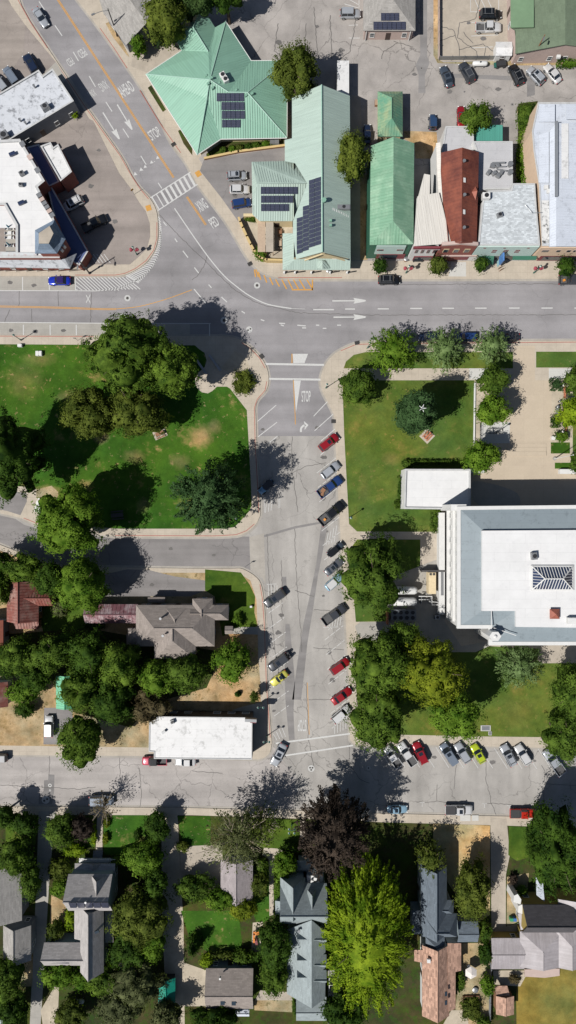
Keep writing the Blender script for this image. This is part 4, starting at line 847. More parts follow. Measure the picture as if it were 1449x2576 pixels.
facade(b, 'shop_front', 1042, 1090, .4, 2.6, y1, m_maroon, .12); facade(b, 'shop_glass', 1044, 1086, .7, 2.2, y1 - .12, m_glass, .04)
b.finish(None)
b = B('rusty_gabled_shop', 'tall rust red gabled metal roof shop with arched brick street front', 1160, 500, wall=m_brick, roof=m_rust); b.ribs = .8
E2 = 8.6
b.sheet([(1163, 371, 11), (1110, 384, E2), (1109, 430, E2), (1114, 506, E2), (1135, 610, E2), (1161, 607, 11)], .16); b.sheet([(1163, 371, 11), (1161, 607, 11), (1199, 612, E2), (1205, 383, E2)], .16)
b.walls([g(*p) for p in ((1163, 371, 11), (1110, 384, E2), (1111, 440, E2), (1128, 612, E2), (1161, 609, 10.8), (1200, 613, E2), (1205, 383, E2))], 0, .1, win=False)
y2 = g(0, 614, E2)[1] - .05
mb = MB(); pts = [g(1111, 0, E2)[0], g(1161, 0, 10)[0], g(1202, 0, E2)[0]]
for a, c, za, zc in ((0, 1, 9.0, 9.7), (1, 2, 9.7, 9.0)): mb.sheet([(pts[a], y2 + .3, za), (pts[c], y2 + .3, zc), (pts[c], y2 - .35, zc), (pts[a], y2 - .35, za)], .5)
b.addpart('cornice', mb, m_wallp); facade(b, 'brick_front', 1111, 1202, 3.2, 8.8, y2, m_brick, .3)
for u in (1124, 1150, 1177):
    facade(b, 'facade_window', u - 7, u + 7, 5.2, 7.0, y2 - .3, m_wallc, .06, 7); facade(b, 'window_glass', u - 5.5, u + 5.5, 5.3, 6.7, y2 - .36, m_glass, .04, 7)
facade(b, 'band', 1111, 1200, 3.3, 3.7, y2 - .3, m_wallp, .25); facade(b, 'shop_front', 1112, 1200, .14, 3.2, y2 + .1, m_maroon, .12, 8); facade(b, 'shop_glass', 1148, 1168, .5, 2.6, y2 - .02, m_glass, .05, 8)
for u, v in ((1168.5, 453), (1167.5, 533)): mb = MB(); mb.box(g(u, v, 10.7), (.5, .9, .08), 0, .3); b.addpart('roof_light', mb, m_frame)
for u, v in ((1167, 493), (1166, 575), (1166, 408)): vent(b, u, v, 10.6, .22, .6)
mb = MB(); A_ = Vector(g(1196, 486, 8.9)); mb.face([A_ + Vector((-1.3, 0, .4)), A_ + Vector((0, -1.6, -.1)), A_ + Vector((.1, 0, 1.0))]); mb.face([A_ + Vector((.1, 0, 1.0)), A_ + Vector((0, 1.6, -.1)), A_ + Vector((-1.3, 0, .4))]); mb.face([A_ + Vector((.1, 0, 1.0)), A_ + Vector((0, -1.6, -.1)), A_ + Vector((0, 1.6, -.1))]); b.addpart('roof_cricket', mb, m_copper)
b.finish(None)
b = B('white_roofed_shop', 'shop with speckled white grey roof, mint front and green awning', 1285, 530, wall=m_wallw, roof=m_greyw)
b.flat([(1229, 479), (1286, 477), (1290, 461), (1346, 461), (1350, 520), (1359, 617), (1203, 617), (1214, 506)], 8.3, .12, win=False)
y3 = g(0, 617, 8.3)[1]; facade(b, 'mint_front', 1203, 1357, 3.1, 8.0, y3, m_mint, .2)
for u in (1246, 1275, 1304):
    for i in range(3):
        for j in range(2): facade(b, 'lattice_window', u - 5 + 4 * i, u - 2.5 + 4 * i, 5.0 + .8 * j, 5.5 + .8 * j, y3 - .2, m_maroon, .06, 6.5)
for u in (1220, 1270, 1330): facade(b, 'oval_plaque', u - 3, u + 3, 7.2, 7.5, y3 - .2, m_maroon, .05)
x0, x1 = g(1203, 0, 3)[0], g(1243, 0, 3)[0]; mb = MB(); mb.sheet([(x0, y3 - .2, 3.1), (x1, y3 - .2, 3.1), (x1, y3 - 1.7, 2.3), (x0, y3 - 1.7, 2.3)], .06); b.addpart('awning', mb, m_green)
x0, x1 = g(1290, 0, 3)[0], g(1350, 0, 3)[0]; mb = MB(); mb.sheet([(x0, y3 - .2, 3.1), (x1, y3 - .2, 3.1), (x1, y3 - .9, 2.7), (x0, y3 - .9, 2.7)], .06); b.addpart('awning', mb, m_green)
facade(b, 'shop_glass', 1245, 1345, .5, 2.5, y3, m_glass, .06, 3)
unit(b, 1224, 491, 8.2, 1.5, 1.2, 1.1, 0, m_frame); unit(b, 1258, 539, 8.2, 1.0, .9, .7, .3); mb = MB(); mb.tube([g(1321, 516, 9), g(1338, 536, 9), g(1362, 535, 9)], .07, 6); b.addpart('pipe', mb, m_metal); b.finish(None)
b = B('flat_roofed_kitchen', 'pale flat roof with a cluster of round roof fans behind the rusty gable', 1240, 400, wall=m_wallw, roof=membrane('pale_grey_roof', C('cfcfd2'), C('a0a0a4'), .4, 11))
b.flat([(1190, 355), (1290, 355), (1290, 476), (1226, 476), (1205, 480), (1200, 384)], 6.4, .12, win=False); b.flat([(1121, 317), (1192, 317), (1192, 376), (1150, 384), (1111, 384)], 5.0, .12, win=False)
for u, v, r in ((1281, 417, .55), (1281, 437, .55)):
    p = b.L(g(u, v, 6.4)); mb = MB(); mb.tube([(0, 0, 0), (0, 0, .5), (0, 0, .9)], [r * .7, r * .7, r], 14); mb.build('roof_fan', m_metal, b.root, p)
for u, v in ((1240, 415), (1252, 414), (1262, 432), (1244, 434), (1254, 440), (1230, 432)): unit(b, u, v, 6.3, .9, .7, .7, .2 * u, m_metal, 'roof_duct', False)
mb = MB(); mb.tube([g(1238, 410, 6.9), g(1270, 409, 6.9)], .18, 8).tube([g(1236, 420, 6.9), g(1272, 419, 6.9)], .12, 8).tube([g(1250, 426, 6.9), g(1274, 430, 6.9)], .15, 8); b.addpart('duct', mb, m_metal); b.finish(None)
b = B('teal_lean_to', 'teal ribbed lean-to roof half under the alley tree', 1230, 335, wall=m_wallw, roof=m_teal); b.flat([(1195, 317), (1262, 317), (1262, 353), (1195, 353)], 3.6, -1, win=False); b.finish(None)
b = B('white_metal_roofed_block', 'wide blue white metal roof with raised centre slab at the right edge', 1410, 430, wall=m_peach, roof=m_bluewhite)
b.flat([(1353, 257), (1500, 257), (1500, 619), (1363, 619), (1356, 470), (1342, 380), (1338, 330)], 8.0, .1, win=False)
b.sheet([(1383, 330, 8.6), (1399, 309, 9.6), (1399, 619, 9.6), (1383, 619, 8.6)], .5); b.sheet([(1399, 309, 9.6), (1500, 307, 8.8), (1500, 619, 8.8), (1399, 619, 9.6)], .5)
mb = MB()
for q in ([(1356, 262, 8.25), (1396, 262, 8.5), (1396, 306, 8.5), (1356, 306, 8.25)], [(1425, 262, 8.6), (1500, 262, 8.2), (1500, 300, 8.2), (1425, 300, 8.6)], [(1356, 340, 8.2), (1381, 330, 8.5), (1381, 460, 8.5), (1356, 460, 8.2)]):
    P_ = [g(*t) for t in q]; mb.sheet(P_, .12); mb.ribs(P_, .5, .07, .07)
for q in ([(1383, 330, 8.6), (1399, 309, 9.6), (1399, 619, 9.6), (1383, 619, 8.6)], [(1399, 309, 9.6), (1500, 307, 8.8), (1500, 619, 8.8), (1399, 619, 9.6)]): mb.ribs([g(*t) for t in q], .55, .07, .07)
b.addpart('ribbed_sections', mb, m_bluewhite)
mb = MB(); mb.box(g(1400, 400, 9.8), (.5, 15, .5)); b.addpart('ridge_vent', mb, m_wallg)
mb = MB(); mb.box(g(1421, 380, 9.45), (1.4, 11, .12)); b.addpart('roof_walkway', mb, m_whitem3)
mb = MB(); mb.sheet([g(1363, 504, 8.3), g(1364, 612, 8.3), g(1395, 612, 8.3), g(1394, 504, 8.3)], .1); b.addpart('patched_roof', mb, membrane('patched', C('f2f2f0'), C('2c2c2c'), 1.0, 13))
unit(b, 1375, 470, 8.0, .8, .8, .5, 0, m_frame, 'roof_box', False); unit(b, 1382, 480, 8.0, .8, .8, .5, 0, m_frame, 'roof_box', False)
y4 = g(0, 619, 8)[1]; facade(b, 'peach_front', 1362, 1500, 3.2, 7.6, y4, m_peach, .2)
for u, w_ in ((1374, 9), (1407, 5.5), (1433, 5.5), (1448, 4)): facade(b, 'facade_window', u - w_, u + w_, 5.4, 6.6, y4 - .2, m_wallp, .06, 6.5); facade(b, 'window_glass', u - w_ + 1.2, u + w_ - 1.2, 5.55, 6.4, y4 - .26, m_glass, .04, 6.5)
facade(b, 'shop_front', 1362, 1500, .2, 3.0, y4, m_maroon, .1); facade(b, 'shop_glass', 1368, 1490, .6, 2.5, y4 - .1, m_glass, .05); b.finish(None)
# ---------------------------------------------------------------- top edge
b = B('grey_roofed_office', 'grey hip roof building with dark solar panels and pink walls, top edge', 980, 30, wall=m_wallp, roof=m_shg2)
A0 = b.mass((914, -70, 1045, 77), 3.4, 5.6, 'y', (1, 1))
pl = [tuple(A0[2]), tuple(A0[3]), tuple(A0[4])]
# the south hip plane
pl = [g(914, 77, 3.4), g(1045, 77, 3.4), tuple(A0[5]) if A0[5][1] < A0[4][1] else tuple(A0[4])]
solar(b, pl, [rq(958 + 11.5 * k, 32, 969.5 + 11.5 * k, 52) for k in range(4)] + [rq(939 + 11.7 * k, 54, 950.7 + 11.7 * k, 75) for k in range(7)], .2)
for u in (920, 1030): mb = MB(); mb.box(g(u, 92, 1.4), (.15, .15, 2.8)); b.addpart('porch_post', mb, m_frame)
mb = MB(); mb = MB(); mb.prism(G([(916, 78), (1042, 78), (1042, 95), (916, 95)]), .14, .5); b.addpart('porch_deck', mb, m_wallp); b.finish(maxwin=8)
b = B('olive_roofed_building', 'large olive green roof building with pink wall at the top right', 1370, 60, wall=m_wallp, roof=m_olive)
b.sheet([(1285, -60, 4.6), (1285, 69, 4.6), (1297, 76, 4.4), (1297, 135, 4.0), (1422, 112, 6.2), (1422, -60, 6.2)], .18); b.sheet([(1422, -60, 6.2), (1422, 112, 6.2), (1500, 122, 4.6), (1500, -60, 4.6)], .18)
b.walls([g(*p) for p in ((1288, -60, 4.4), (1290, 60, 4.4), (1299, 133, 4.0), (1422, 113, 6.1), (1500, 124, 4.6), (1500, -60, 4.6))], 0, .25)
mb = MB(); mb.sheet([g(1285, -60, 5), g(1285, 69, 5), g(1343, 68, 5.6), g(1343, -60, 5.6)], .2); b.addpart('upper_roof', mb, plain('light_green_roof', C('7c9a78'), .6, 0, .1, .5))
unit(b, 1406, 141, 3.2, .8, .6, .5, 0, m_frame, 'wall_box', False); b.finish(maxwin=6)
b = B('white_shed', 'small white shed with low pitched roof beside the olive roofed building', 1266, 122, cat='shed', wall=m_wallw, roof=m_whitem3); b.mass((1247, 105, 1288, 140), 2.3, 2.7, 'x', (0, 0), ov=.15); b.finish((.8, .8), 2)
# ---------------------------------------------------------------- courthouse
b = B('courthouse', 'huge pale courthouse with white flat roof, grey sloping edges and ribbed skylight', 1300, 1440, wall=m_wallw, roof=m_whitem)
ze, zi, zt = 12.6, 13.5, 14.2
oc = [(1153, 1277), (1520, 1273), (1520, 1620), (1233, 1620), (1233, 1578), (1153, 1578)]
b.walls(G(oc, ze), 0, .3, .1); mb = MB()
for f in ([(1153, 1277, ze), (1520, 1273, ze), (1520, 1334, zi), (1214, 1334, zi)], [(1153, 1277, ze), (1214, 1334, zi), (1213, 1537, zi), (1153, 1578, ze)], [(1153, 1578, ze), (1213, 1537, zi), (1298, 1537, zi), (1233, 1578, ze)], [(1233, 1578, ze), (1298, 1537, zi), (1298, 1576, zi), (1233, 1620, ze)], [(1233, 1620, ze), (1298, 1576, zi), (1520, 1580, zi), (1520, 1620, ze)]): mb.sheet([g(*p) for p in f], .2)
b.addpart('sloping_roof', mb, m_slatey)
mb = MB(); P = G([(1213, 1335), (1520, 1333), (1520, 1580), (1298, 1577), (1298, 1537), (1213, 1537)], zt); mb.prism(P, zi - .3, zt); b.addpart('flat_roof', mb, m_whitem)
mb = MB(); P = G(oc, ze + .15); I = offset(P, .45)
for i in range(6):
    j = (i + 1) % 6; P2 = offset(P, -.25); mb.prism([P2[i][:2], P2[j][:2], I[j][:2], I[i][:2]], ze - .5, ze + .2)
b.addpart('cornice', mb, m_wallw)
for k in range(12): mb = MB(); c = g(1150, 1290 + 26 * k, ze); x = G(oc, ze)[0][0] + .3; mb.box((x + .16, c[1], 5.8), (.35, .7, 11.4)); b.addpart('pilaster', mb, m_wallw)
mb = MB(); x = G(oc, ze)[0][0]; ys = [p[1] for p in G(oc, ze)]
mb.box((x + .1, (ys[0] + ys[4]) / 2, 4.1), (.8, ys[0] - ys[4] - 1, .4)).box((x + .15, (ys[0] + ys[4]) / 2, 8.4), (.6, ys[0] - ys[4] - 1, .3)).box((x - .9, (ys[0] + ys[4]) / 2, 1.2), (1.2, ys[0] - ys[4] - 2, 2.4)); b.addpart('stone_band', mb, m_wallw)
# skylight
a = [g(u, v, zt + .3) for u, v in ((1339, 1425), (1441, 1425), (1441, 1483), (1339, 1483))]; r0, r1 = g(1371, 1456, zt + 2.2), g(1417, 1456, zt + 2.2)
mb = MB(); mb.prism([p[:2] for p in offset([tuple(p) for p in a], -.2)], zt - .1, zt + .3); b.addpart('skylight_kerb', mb, m_wallw)
mb = MB(); fr = MB()
for f in ([a[0], a[1], r1, r0], [a[2], a[3], r0, r1], [a[3], a[0], r0], [a[1], a[2], r1]): mb.sheet(f, .05); fr.ribs(f, .55, .14, .1)
for p, q in ((a[0], r0), (a[3], r0), (a[1], r1), (a[2], r1), (r0, r1), (a[0], a[1]), (a[1], a[2]), (a[2], a[3]), (a[3], a[0])): fr.tube([p, q], .12, 6)
sk = b.addpart('skylight', mb, m_skyl); o = fr.build('glazing_bars', m_frame, sk, origin=b.o)
unit(b, 1345, 1399, zt, 1.1, 1.4, .8, .1, m_metal)
mb = MB(); c = Vector(g(1397, 1545, zt + .9))
for i in range(4):
    t0_, t1_ = math.pi / 4 + i * math.pi / 2, math.pi / 4 + (i + 1) * math.pi / 2; R_ = 1.35
    mb.face([c + Vector((R_ * math.cos(t0_), R_ * math.sin(t0_), -.3)), c + Vector((R_ * math.cos(t1_), R_ * math.sin(t1_), -.3)), c + Vector((0, 0, .5))])
mb.box(c - Vector((0, 0, .75)), (1.5, 1.5, .9)); b.addpart('brown_roof_vent', mb, m_copper)
unit(b, 1441, 1562, zt, 1.8, 1.2, 1.0, 0, m_wallw, 'roof_hatch', False)
# corner cupola base that throws the six sided shadow
mb = MB(); c = g(1246, 1601, 15.0); n6 = [2 * math.pi * k / 6 for k in range(6)]; mb.prism([(c[0] + 1.15 * math.cos(t), c[1] + 1.0 * math.sin(t)) for t in n6], 9, 15.0); mb.sphere((c[0], c[1], 15.0), .35, 10, 6); b.addpart('corner_tower', mb, m_wallw)
mb = MB(); mb.box(g(1236, 1556, zi + .4), (.12, 4.0, .12)); mb.box(g(1270, 1589, zi + .4), (4.6, .12, .12), -.33); b.addpart('roof_rail', mb, m_frame)
b.flat([(1019, 1179.5), (1184, 1180), (1184, 1282), (1016, 1280)], 5.0, .3, .35)
mb = MB(); mb.box(g(1140, 1277, 8), (3, 1.2, 9)); b.addpart('stair_block', mb, m_wallw)
mb = MB()
for k in range(7): mb.box((g(1225 + 0, 1596, 0)[0] - .3 * k, g(0, 1594, 0)[1], .14 + .16 * (6 - k) / 1), (.32, 2.2, .16 + .3 * (6 - k)))
b.addpart('side_steps', mb, m_greyc); b.finish((1.1, 2.0), 60, True, 2.3)
# ---------------------------------------------------------------- west houses
b = B('white_flat_building', 'plain building with bright white flat roof beside the lower crossing', 505, 1850, wall=m_walld, roof=m_whitem3)
b.flat([(375, 1802), (635, 1805), (634, 1911), (387, 1909), (387, 1892), (374, 1891)], 4.6, .12, .2)
mb = MB(); mb.box(g(631, 1811, 5.4), (2.4, .6, 1.1), -.05); b.addpart('sign_box', mb, m_metal); mb = MB(); mb.box(g(637, 1814, 5.3), (1.2, .62, .5), -.05); b.addpart('sign_panel', mb, m_maroon); unit(b, 433, 1815 + 2, 4.5, .8, .8, .6, .3); unit(b, 412, 1842, 4.5, .9, .5, .5, .7, fan=False); b.finish((1.6, 1.2), 12)
b = B('brown_hip_roofed_house', 'large house with crossing brown grey hip roofs above a shady garden', 440, 1590, wall=m_wallp, roof=m_shb)
b.mass((342, 1522, 540, 1626), 5.2, 8.2, 'x', (1, 1)); b.mass((388, 1525, 492, 1658), 5.25, 8.3, 'y', (1, 1)); b.mass((414, 1525, 474, 1600), 5.3, 7.5, 'y', (1, 1)); b.mass((480, 1522, 575, 1560), 5.0, 6.6, 'x', (0, 1)); b.mass((484, 1506, 535, 1560), 5.1, 6.8, 'y', (0, 1)); b.mass((322, 1580, 362, 1622), 4.6, 5.8, 'x', (1, 1)); b.mass((318, 1596, 345, 1622), 3.0, 3.6, 'x', (1, 0), win=False)
b.mass((372, 1502, 415, 1516), 2.8, 3.2, 'x', (0, 0), win=False); vent(b, 405, 1555, 7.2); vent(b, 411, 1598, 8); b.mass((566, 1575, 586, 1595), 3, 3.6, 'x', (0, 0), win=False); b.finish(maxwin=14)
b = B('pink_metal_wing', 'long low wing with peeling pink and white metal roof', 280, 1543, cat='outbuilding', wall=m_wallp, roof=m_pinkmetal); b.mass((214, 1520, 347, 1568), 3.0, 4.4, 'x', (0, 0), ribs=.8); b.finish(maxwin=5)
b = B('red_barn', 'barn with rusty red ribbed roofs and a cross gable', 60, 1520, cat='barn', wall=m_wood, roof=m_rust2); b.ribs = .6
b.mass((17, 1462, 97, 1564), 3.4, 6.0, 'y', (0, 0)); b.mass((40, 1482, 132, 1524), 3.45, 5.2, 'x', (0, 0)); b.sheet([(32, 1562, 3.3), (97, 1561, 3.3), (97, 1583, 2.5), (40, 1582, 2.5)], .12); b.walls([g(*p) for p in ((34, 1562, 2.4), (96, 1562, 2.4), (96, 1581, 2.4), (42, 1581, 2.4))], 0, .1, win=False); b.finish(maxwin=3)
b = B('orange_roofed_house', 'edge of an orange red roof with white wall on the left edge of the photo', -8, 1600, cat='house', wall=m_wallb, roof=m_copper); b.mass((-60, 1560, 8, 1640), 4.0, 5.5, 'y', (0, 0)); b.finish(maxwin=3)
b = B('red_roofed_shed', 'small red roofed shed at the left edge below the orange roof', 2, 1745, cat='shed', wall=m_wallw, roof=m_rust2); b.mass((-30, 1715, 20, 1778), 3.0, 4.2, 'y', (0, 0)); b.finish(None)
b = B('green_roofed_shed', 'mint green metal shed roof mostly under the trees near a white car', 165, 1750, cat='shed', wall=m_wallg, roof=plain('mint_metal', C('6fc39a'), .4, .1, .15, 1)); b.mass((141, 1700, 190, 1783), 2.8, 3.6, 'y', (0, 0), ribs=.5); b.finish(None)
# ---------------------------------------------------------------- lower block houses
b = B('grey_roofed_house', 'grey shingle house at the bottom left edge', 25, 2290, cat='house', wall=m_wallg, roof=m_shg2); b.mass((-60, 2176, 55, 2316), 5.0, 7.4, 'y', (0, 0)); b.mass((8, 2328, 78, 2416), 4.2, 6.2, 'y', (0, 0)); b.finish(maxwin=8)
b = B('grey_gabled_house', 'rambling pale grey shingle house with front gable dormer and thin solar strip', 230, 2310, cat='house', wall=m_wallb, roof=m_shg)
A1 = b.mass((172, 2199, 283, 2291), 6.0, 9.6, 'x', (0, 0)); b.mass((202, 2282, 261, 2446), 5.2, 8.0, 'y', (0, 0)); b.mass((111, 2371, 221, 2429), 4.0, 6.2, 'x', (0, 0)); b.mass((231, 2204, 268, 2258), 6.6, 8.8, 'y', (0, 0), wall=False)
b.sheet([(188, 2172, 3.2), (290, 2173, 3.2), (288, 2196, 3.9), (188, 2196, 3.9)]); b.mass((222, 2172, 252, 2192), 3.3, 4.0, 'y', (0, 0), wall=False)
b.sheet([(187, 2290, 3.6), (204, 2290, 4.2), (204, 2366, 4.2), (187, 2362, 3.6)]); b.walls([g(*p) for p in ((189, 2292, 3.6), (204, 2292, 3.8), (204, 2363, 3.8), (189, 2360, 3.6))], 0, .1, win=False)
b.sheet([(264, 2293, 3.8), (285, 2293, 3.2), (285, 2371, 3.2), (264, 2372, 3.8)]); b.walls([g(*p) for p in ((264, 2295, 3.6), (284, 2295, 3.1), (284, 2369, 3.1), (264, 2370, 3.6))], 0, .1, win=False)
pl = [tuple(A1[2]), tuple(A1[3]), tuple(A1[4])]; solar(b, pl, [[(172 + 20.3 * k, 2271), (191 + 20.3 * k, 2271), (193 + 20.3 * k, 2284), (177 + 20 * k, 2284)] for k in range(5)], .18)
mb = MB(); mb.sheet([g(128, 2416, 6.0), g(170, 2416, 6.0), g(174, 2424, 5.2), g(129, 2423, 5.2)], .08); b.addpart('solar_strip', mb, m_solar); vent(b, 217, 2267, 9.4, .15, .5, m_frame); mb = MB(); mb.box(g(244, 2344, 6.9), (.9, .5, .25), .4); b.addpart('roof_light', mb, m_glass)
mb = MB()
for k in range(9): mb.box(g(248, 2140 + 3.4 * k, 0)[:2] + (.3 + .17 * k,), (2.0, .34, .17))
b.addpart('front_steps', mb, m_wallg); mb = MB()
for k in range(12): mb.box(g(201 + 8 * k, 2162, 1.9), (.06, .06, .9))
mb.box(g(246, 2162, 2.4), (7.9, .08, .08)); mb.box(g(246, 2164, 1.4), (7.9, .9, .12)); b.addpart('porch_railing', mb, m_wallw); b.finish(maxwin=14)
b = B('garage', 'small mauve grey gabled garage below the feathery tree', 596, 2218, cat='garage', wall=m_wallw, roof=m_shpur); b.mass((555, 2164, 636, 2268), 2.9, 4.6, 'y', (0, 0)); b.finish((.9, 1), 3)
b = B('dark_grey_house', 'square dark grey gabled house at the bottom centre left', 577, 2486, cat='house', wall=m_wallg, roof=m_shb); b.mass((518, 2436, 637, 2538), 3.6, 6.0, 'x', (0, 0)); vent(b, 554, 2458, 5, .15, .5, m_frame); mb = MB(); mb.box(g(560, 2523, 5.1), (.9, .8, .12)).box(g(588, 2524, 5.1), (.9, .8, .12)); b.addpart('roof_light', mb, m_glass); b.finish(maxwin=6)
b = B('garden_shed', 'little blue white shed roof at the bottom edge beside the dark grey house', 607, 2548, cat='shed', wall=m_wallw, roof=m_bluewhite); b.mass((588, 2540, 627, 2557), 2.2, 2.5, 'x', (0, 0), ov=.1); b.finish(None)
b = B('blue_grey_house', 'long blue grey shingle house with row of dormers beside the yellow green tree', 770, 2380, cat='house', wall=m_wallb, roof=m_shblue)
b.mass((705, 2222, 822, 2324), 5.4, 10.0, 'x', (0, 0)); b.mass((705, 2207, 768, 2290), 5.6, 9.6, 'y', (0, 0), wall=True); b.mass((773, 2238, 795, 2284), 6.8, 9.0, 'y', (0, 0))
b.sheet([(692, 2266, 3.8), (706, 2268, 4.6), (706, 2308, 4.6), (693, 2307, 3.8)]); b.walls([g(*p) for p in ((694, 2268, 3.6), (706, 2268, 4), (706, 2306, 4), (694, 2306, 3.6))], 0, .1, win=False)
za, zb = 5.0, 8.4
b.sheet([(784, 2315, zb), (784, 2537, zb), (722, 2500, za), (721, 2340, za)]); b.sheet([(784, 2315, zb), (819, 2345, 6.2), (818, 2512, 6.2), (784, 2537, zb)]); b.walls([g(*p) for p in ((721, 2340, za), (722, 2500, za), (784, 2530, zb - .6), (818, 2505, 6.2), (819, 2345, 6.2), (784, 2325, zb - .6))], 0, .3)
b.mass((745, 2508, 821, 2568), 4.0, 5.2, 'x', (0, 0), wall=True)
for v in (2350, 2413, 2452): b.mass((784, v - 12, 821, v + 20), 6.6, 8.0, 'x', (0, 0), wall=True, win=False)
for v in (2350, 2402, 2445): b.mass((747, v - 4, 776, v + 12), 6.5, 7.7, 'x', (0, 0), wall=True, win=False)
b.mass((747, 2165, 782, 2192), 3.0, 4.0, 'x', (1, 0)); b.mass((775, 2178, 815, 2203), 3.0, 3.8, 'x', (0, 1), win=False)
mb = MB(); mb.prism(G([(772, 2203), (812, 2203), (812, 2226), (772, 2226)], 4.4), 0, 4.4); b.addpart('roof_terrace', mb, m_wallw); mb = MB()
for u, v in ((776, 2224), (785, 2217), (800, 2220), (793, 2210)): mb.box(g(u, v, 4.9), (.6, .6, .7), u); b.addpart('terrace_seat', mb, m_frame); mb = MB()
vent(b, 752, 2338, 7, .2, .6); b.finish(maxwin=14)
b = B('slate_roofed_house', 'dark slate roofed house with several wings right of the yellow green tree', 1105, 2300, cat='house', wall=m_wallb, roof=m_slate)
b.mass((1059, 2180, 1124, 2350), 5.6, 8.4, 'y', (0, 0)); b.mass((1061, 2298, 1150, 2357), 5.7, 8.6, 'x', (1, 1)); b.mass((1090, 2264, 1141, 2300), 5.4, 6.8, 'x', (0, 1), win=False); b.mass((1151, 2318, 1202, 2370), 3.6, 4.6, 'x', (0, 0)); b.mass((1071, 2358, 1119, 2394), 3.8, 5.0, 'y', (0, 1)); b.mass((1036, 2290, 1070, 2350), 4, 5, 'y', (1, 1), win=False); b.finish(maxwin=10)
b = B('brown_shingle_house', 'long brown shingle roof running down from the slate roofed house', 1105, 2460, cat='house', wall=m_wallw, roof=m_shbrown)
b.mass((1062, 2378, 1130, 2556), 4.0, 6.0, 'y', (0, 0)); b.sheet([(1126, 2373, 4.4), (1160, 2373, 3.4), (1160, 2442, 3.4), (1146, 2445, 3.8), (1146, 2538, 3.8), (1128, 2545, 4.4)]); b.walls([g(*p) for p in ((1126, 2375, 3.8), (1158, 2375, 3.3), (1158, 2440, 3.3), (1144, 2445, 3.6), (1144, 2535, 3.6), (1126, 2543, 3.8))], 0, .1, win=False); b.sheet([(1042, 2390, 3.8), (1064, 2390, 4.2), (1064, 2422, 4.2), (1042, 2418, 3.8)])
for v in (2500, 2522): mb = MB(); mb.box(g(1122, v, 5.6), (.5, .9, .12), 0, .3); b.addpart('roof_light', mb, m_glass)
unit(b, 1079, 2418, 5.2, .7, .8, .4, 0, m_frame, 'roof_box', False); b.finish(maxwin=4)
b = B('yellow_house', 'tall yellow walled house with charcoal roof, pink bay windows and low grey wings', 1380, 2310, cat='house', wall=m_wally, roof=m_shdark)
b.mass((1314, 2276, 1442, 2346), 5.6, 8.6, 'x', (0, 0))
mb = MB(); b.finish((1.2, 1.5), 8)
c = B('grey_metal_wings', 'cluster of low grey metal roofs with a yellow walled garage, bottom right', 1320, 2390, cat='outbuilding', wall=m_wally, roof=m_zinc)
c.mass((1236, 2360, 1319, 2438), 3.0, 3.5, 'x', (0, 0), ribs=.7); c.mass((1308, 2343, 1415, 2433), 3.1, 4.3, 'y', (0, 1)); c.mass((1400, 2340, 1470, 2434), 3.2, 4.2, 'y', (0, 1)); c.mass((1404, 2262, 1500, 2345), 5.0, 6.3, 'y', (1, 0))
c.sheet([(1303, 2300, 4), (1316, 2285, 4.4), (1326, 2335, 4.4), (1310, 2340, 3.8)])
for k in range(3): mb = MB(); mb.box(g(1250 + 22 * k, 2355, 1.2)[:2] + (1.2,), (1.7, .1, 2.2)); c.addpart('garage_door', mb, m_wallw)
mb = MB(); mb.prism(G([(1318, 2434), (1405, 2432), (1405, 2450), (1368, 2455), (1318, 2452)]), .14, .6); c.addpart('porch_deck', mb, m_wallp); c.finish(maxwin=6)
for u, v in ((1297, 2257), (1308, 2283)):
    mb = MB(); mb.prism([p[:2] for p in G([(u - 8, v + 8), (u - 6, v - 8), (u + 3, v - 12), (u + 12, v + 2), (u + 10, v + 14)], 4)], 0, 4.6); b.addpart('bay_window', mb, m_frame)
    mb = MB(); mb.box(g(u - 1, v, 3.4), (.9, .9, 1.2), .6); b.addpart('bay_glass', mb, m_maroon)
mb = MB(); mb.sheet([g(1348, 2198, 4.2), g(1364, 2200, 4.2), g(1370, 2268, 4.6), g(1350, 2252, 4.6)], .15); b.addpart('porch_roof', mb, m_bluewhite)
b = B('brown_shed', 'small tan shingle shed with red trim beside the tan lawn', 1270, 2525, cat='shed', wall=m_wood, roof=m_shbrown); b.mass((1248, 2506, 1293, 2552), 2.6, 3.2, 'y', (0, 0), ov=.2); b.sheet([(1243, 2480, 1.8), (1276, 2480, 1.8), (1283, 2506, 2.4), (1249, 2506, 2.4)]); b.finish(None)
b = B('tarp_shelter', 'teal tarpaulin covered shelter beside the gravel drive', 419, 2497, cat='shelter', wall=m_walld, roof=plain('teal_tarp', C('1f9c86'), .35, 0, .2, 2)); b.mass((398, 2460, 441, 2531), 1.9, 3.0, 'y', (0, 0), ov=.3); b.finish(None)
b = B('grey_shed', 'sliver of a pale roof at the bottom left corner', 15, 2572, cat='shed', wall=m_wallg, roof=m_bluewhite); b.mass((-40, 2562, 34, 2620), 2.8, 3.4, 'y', (0, 0)); b.finish(None)
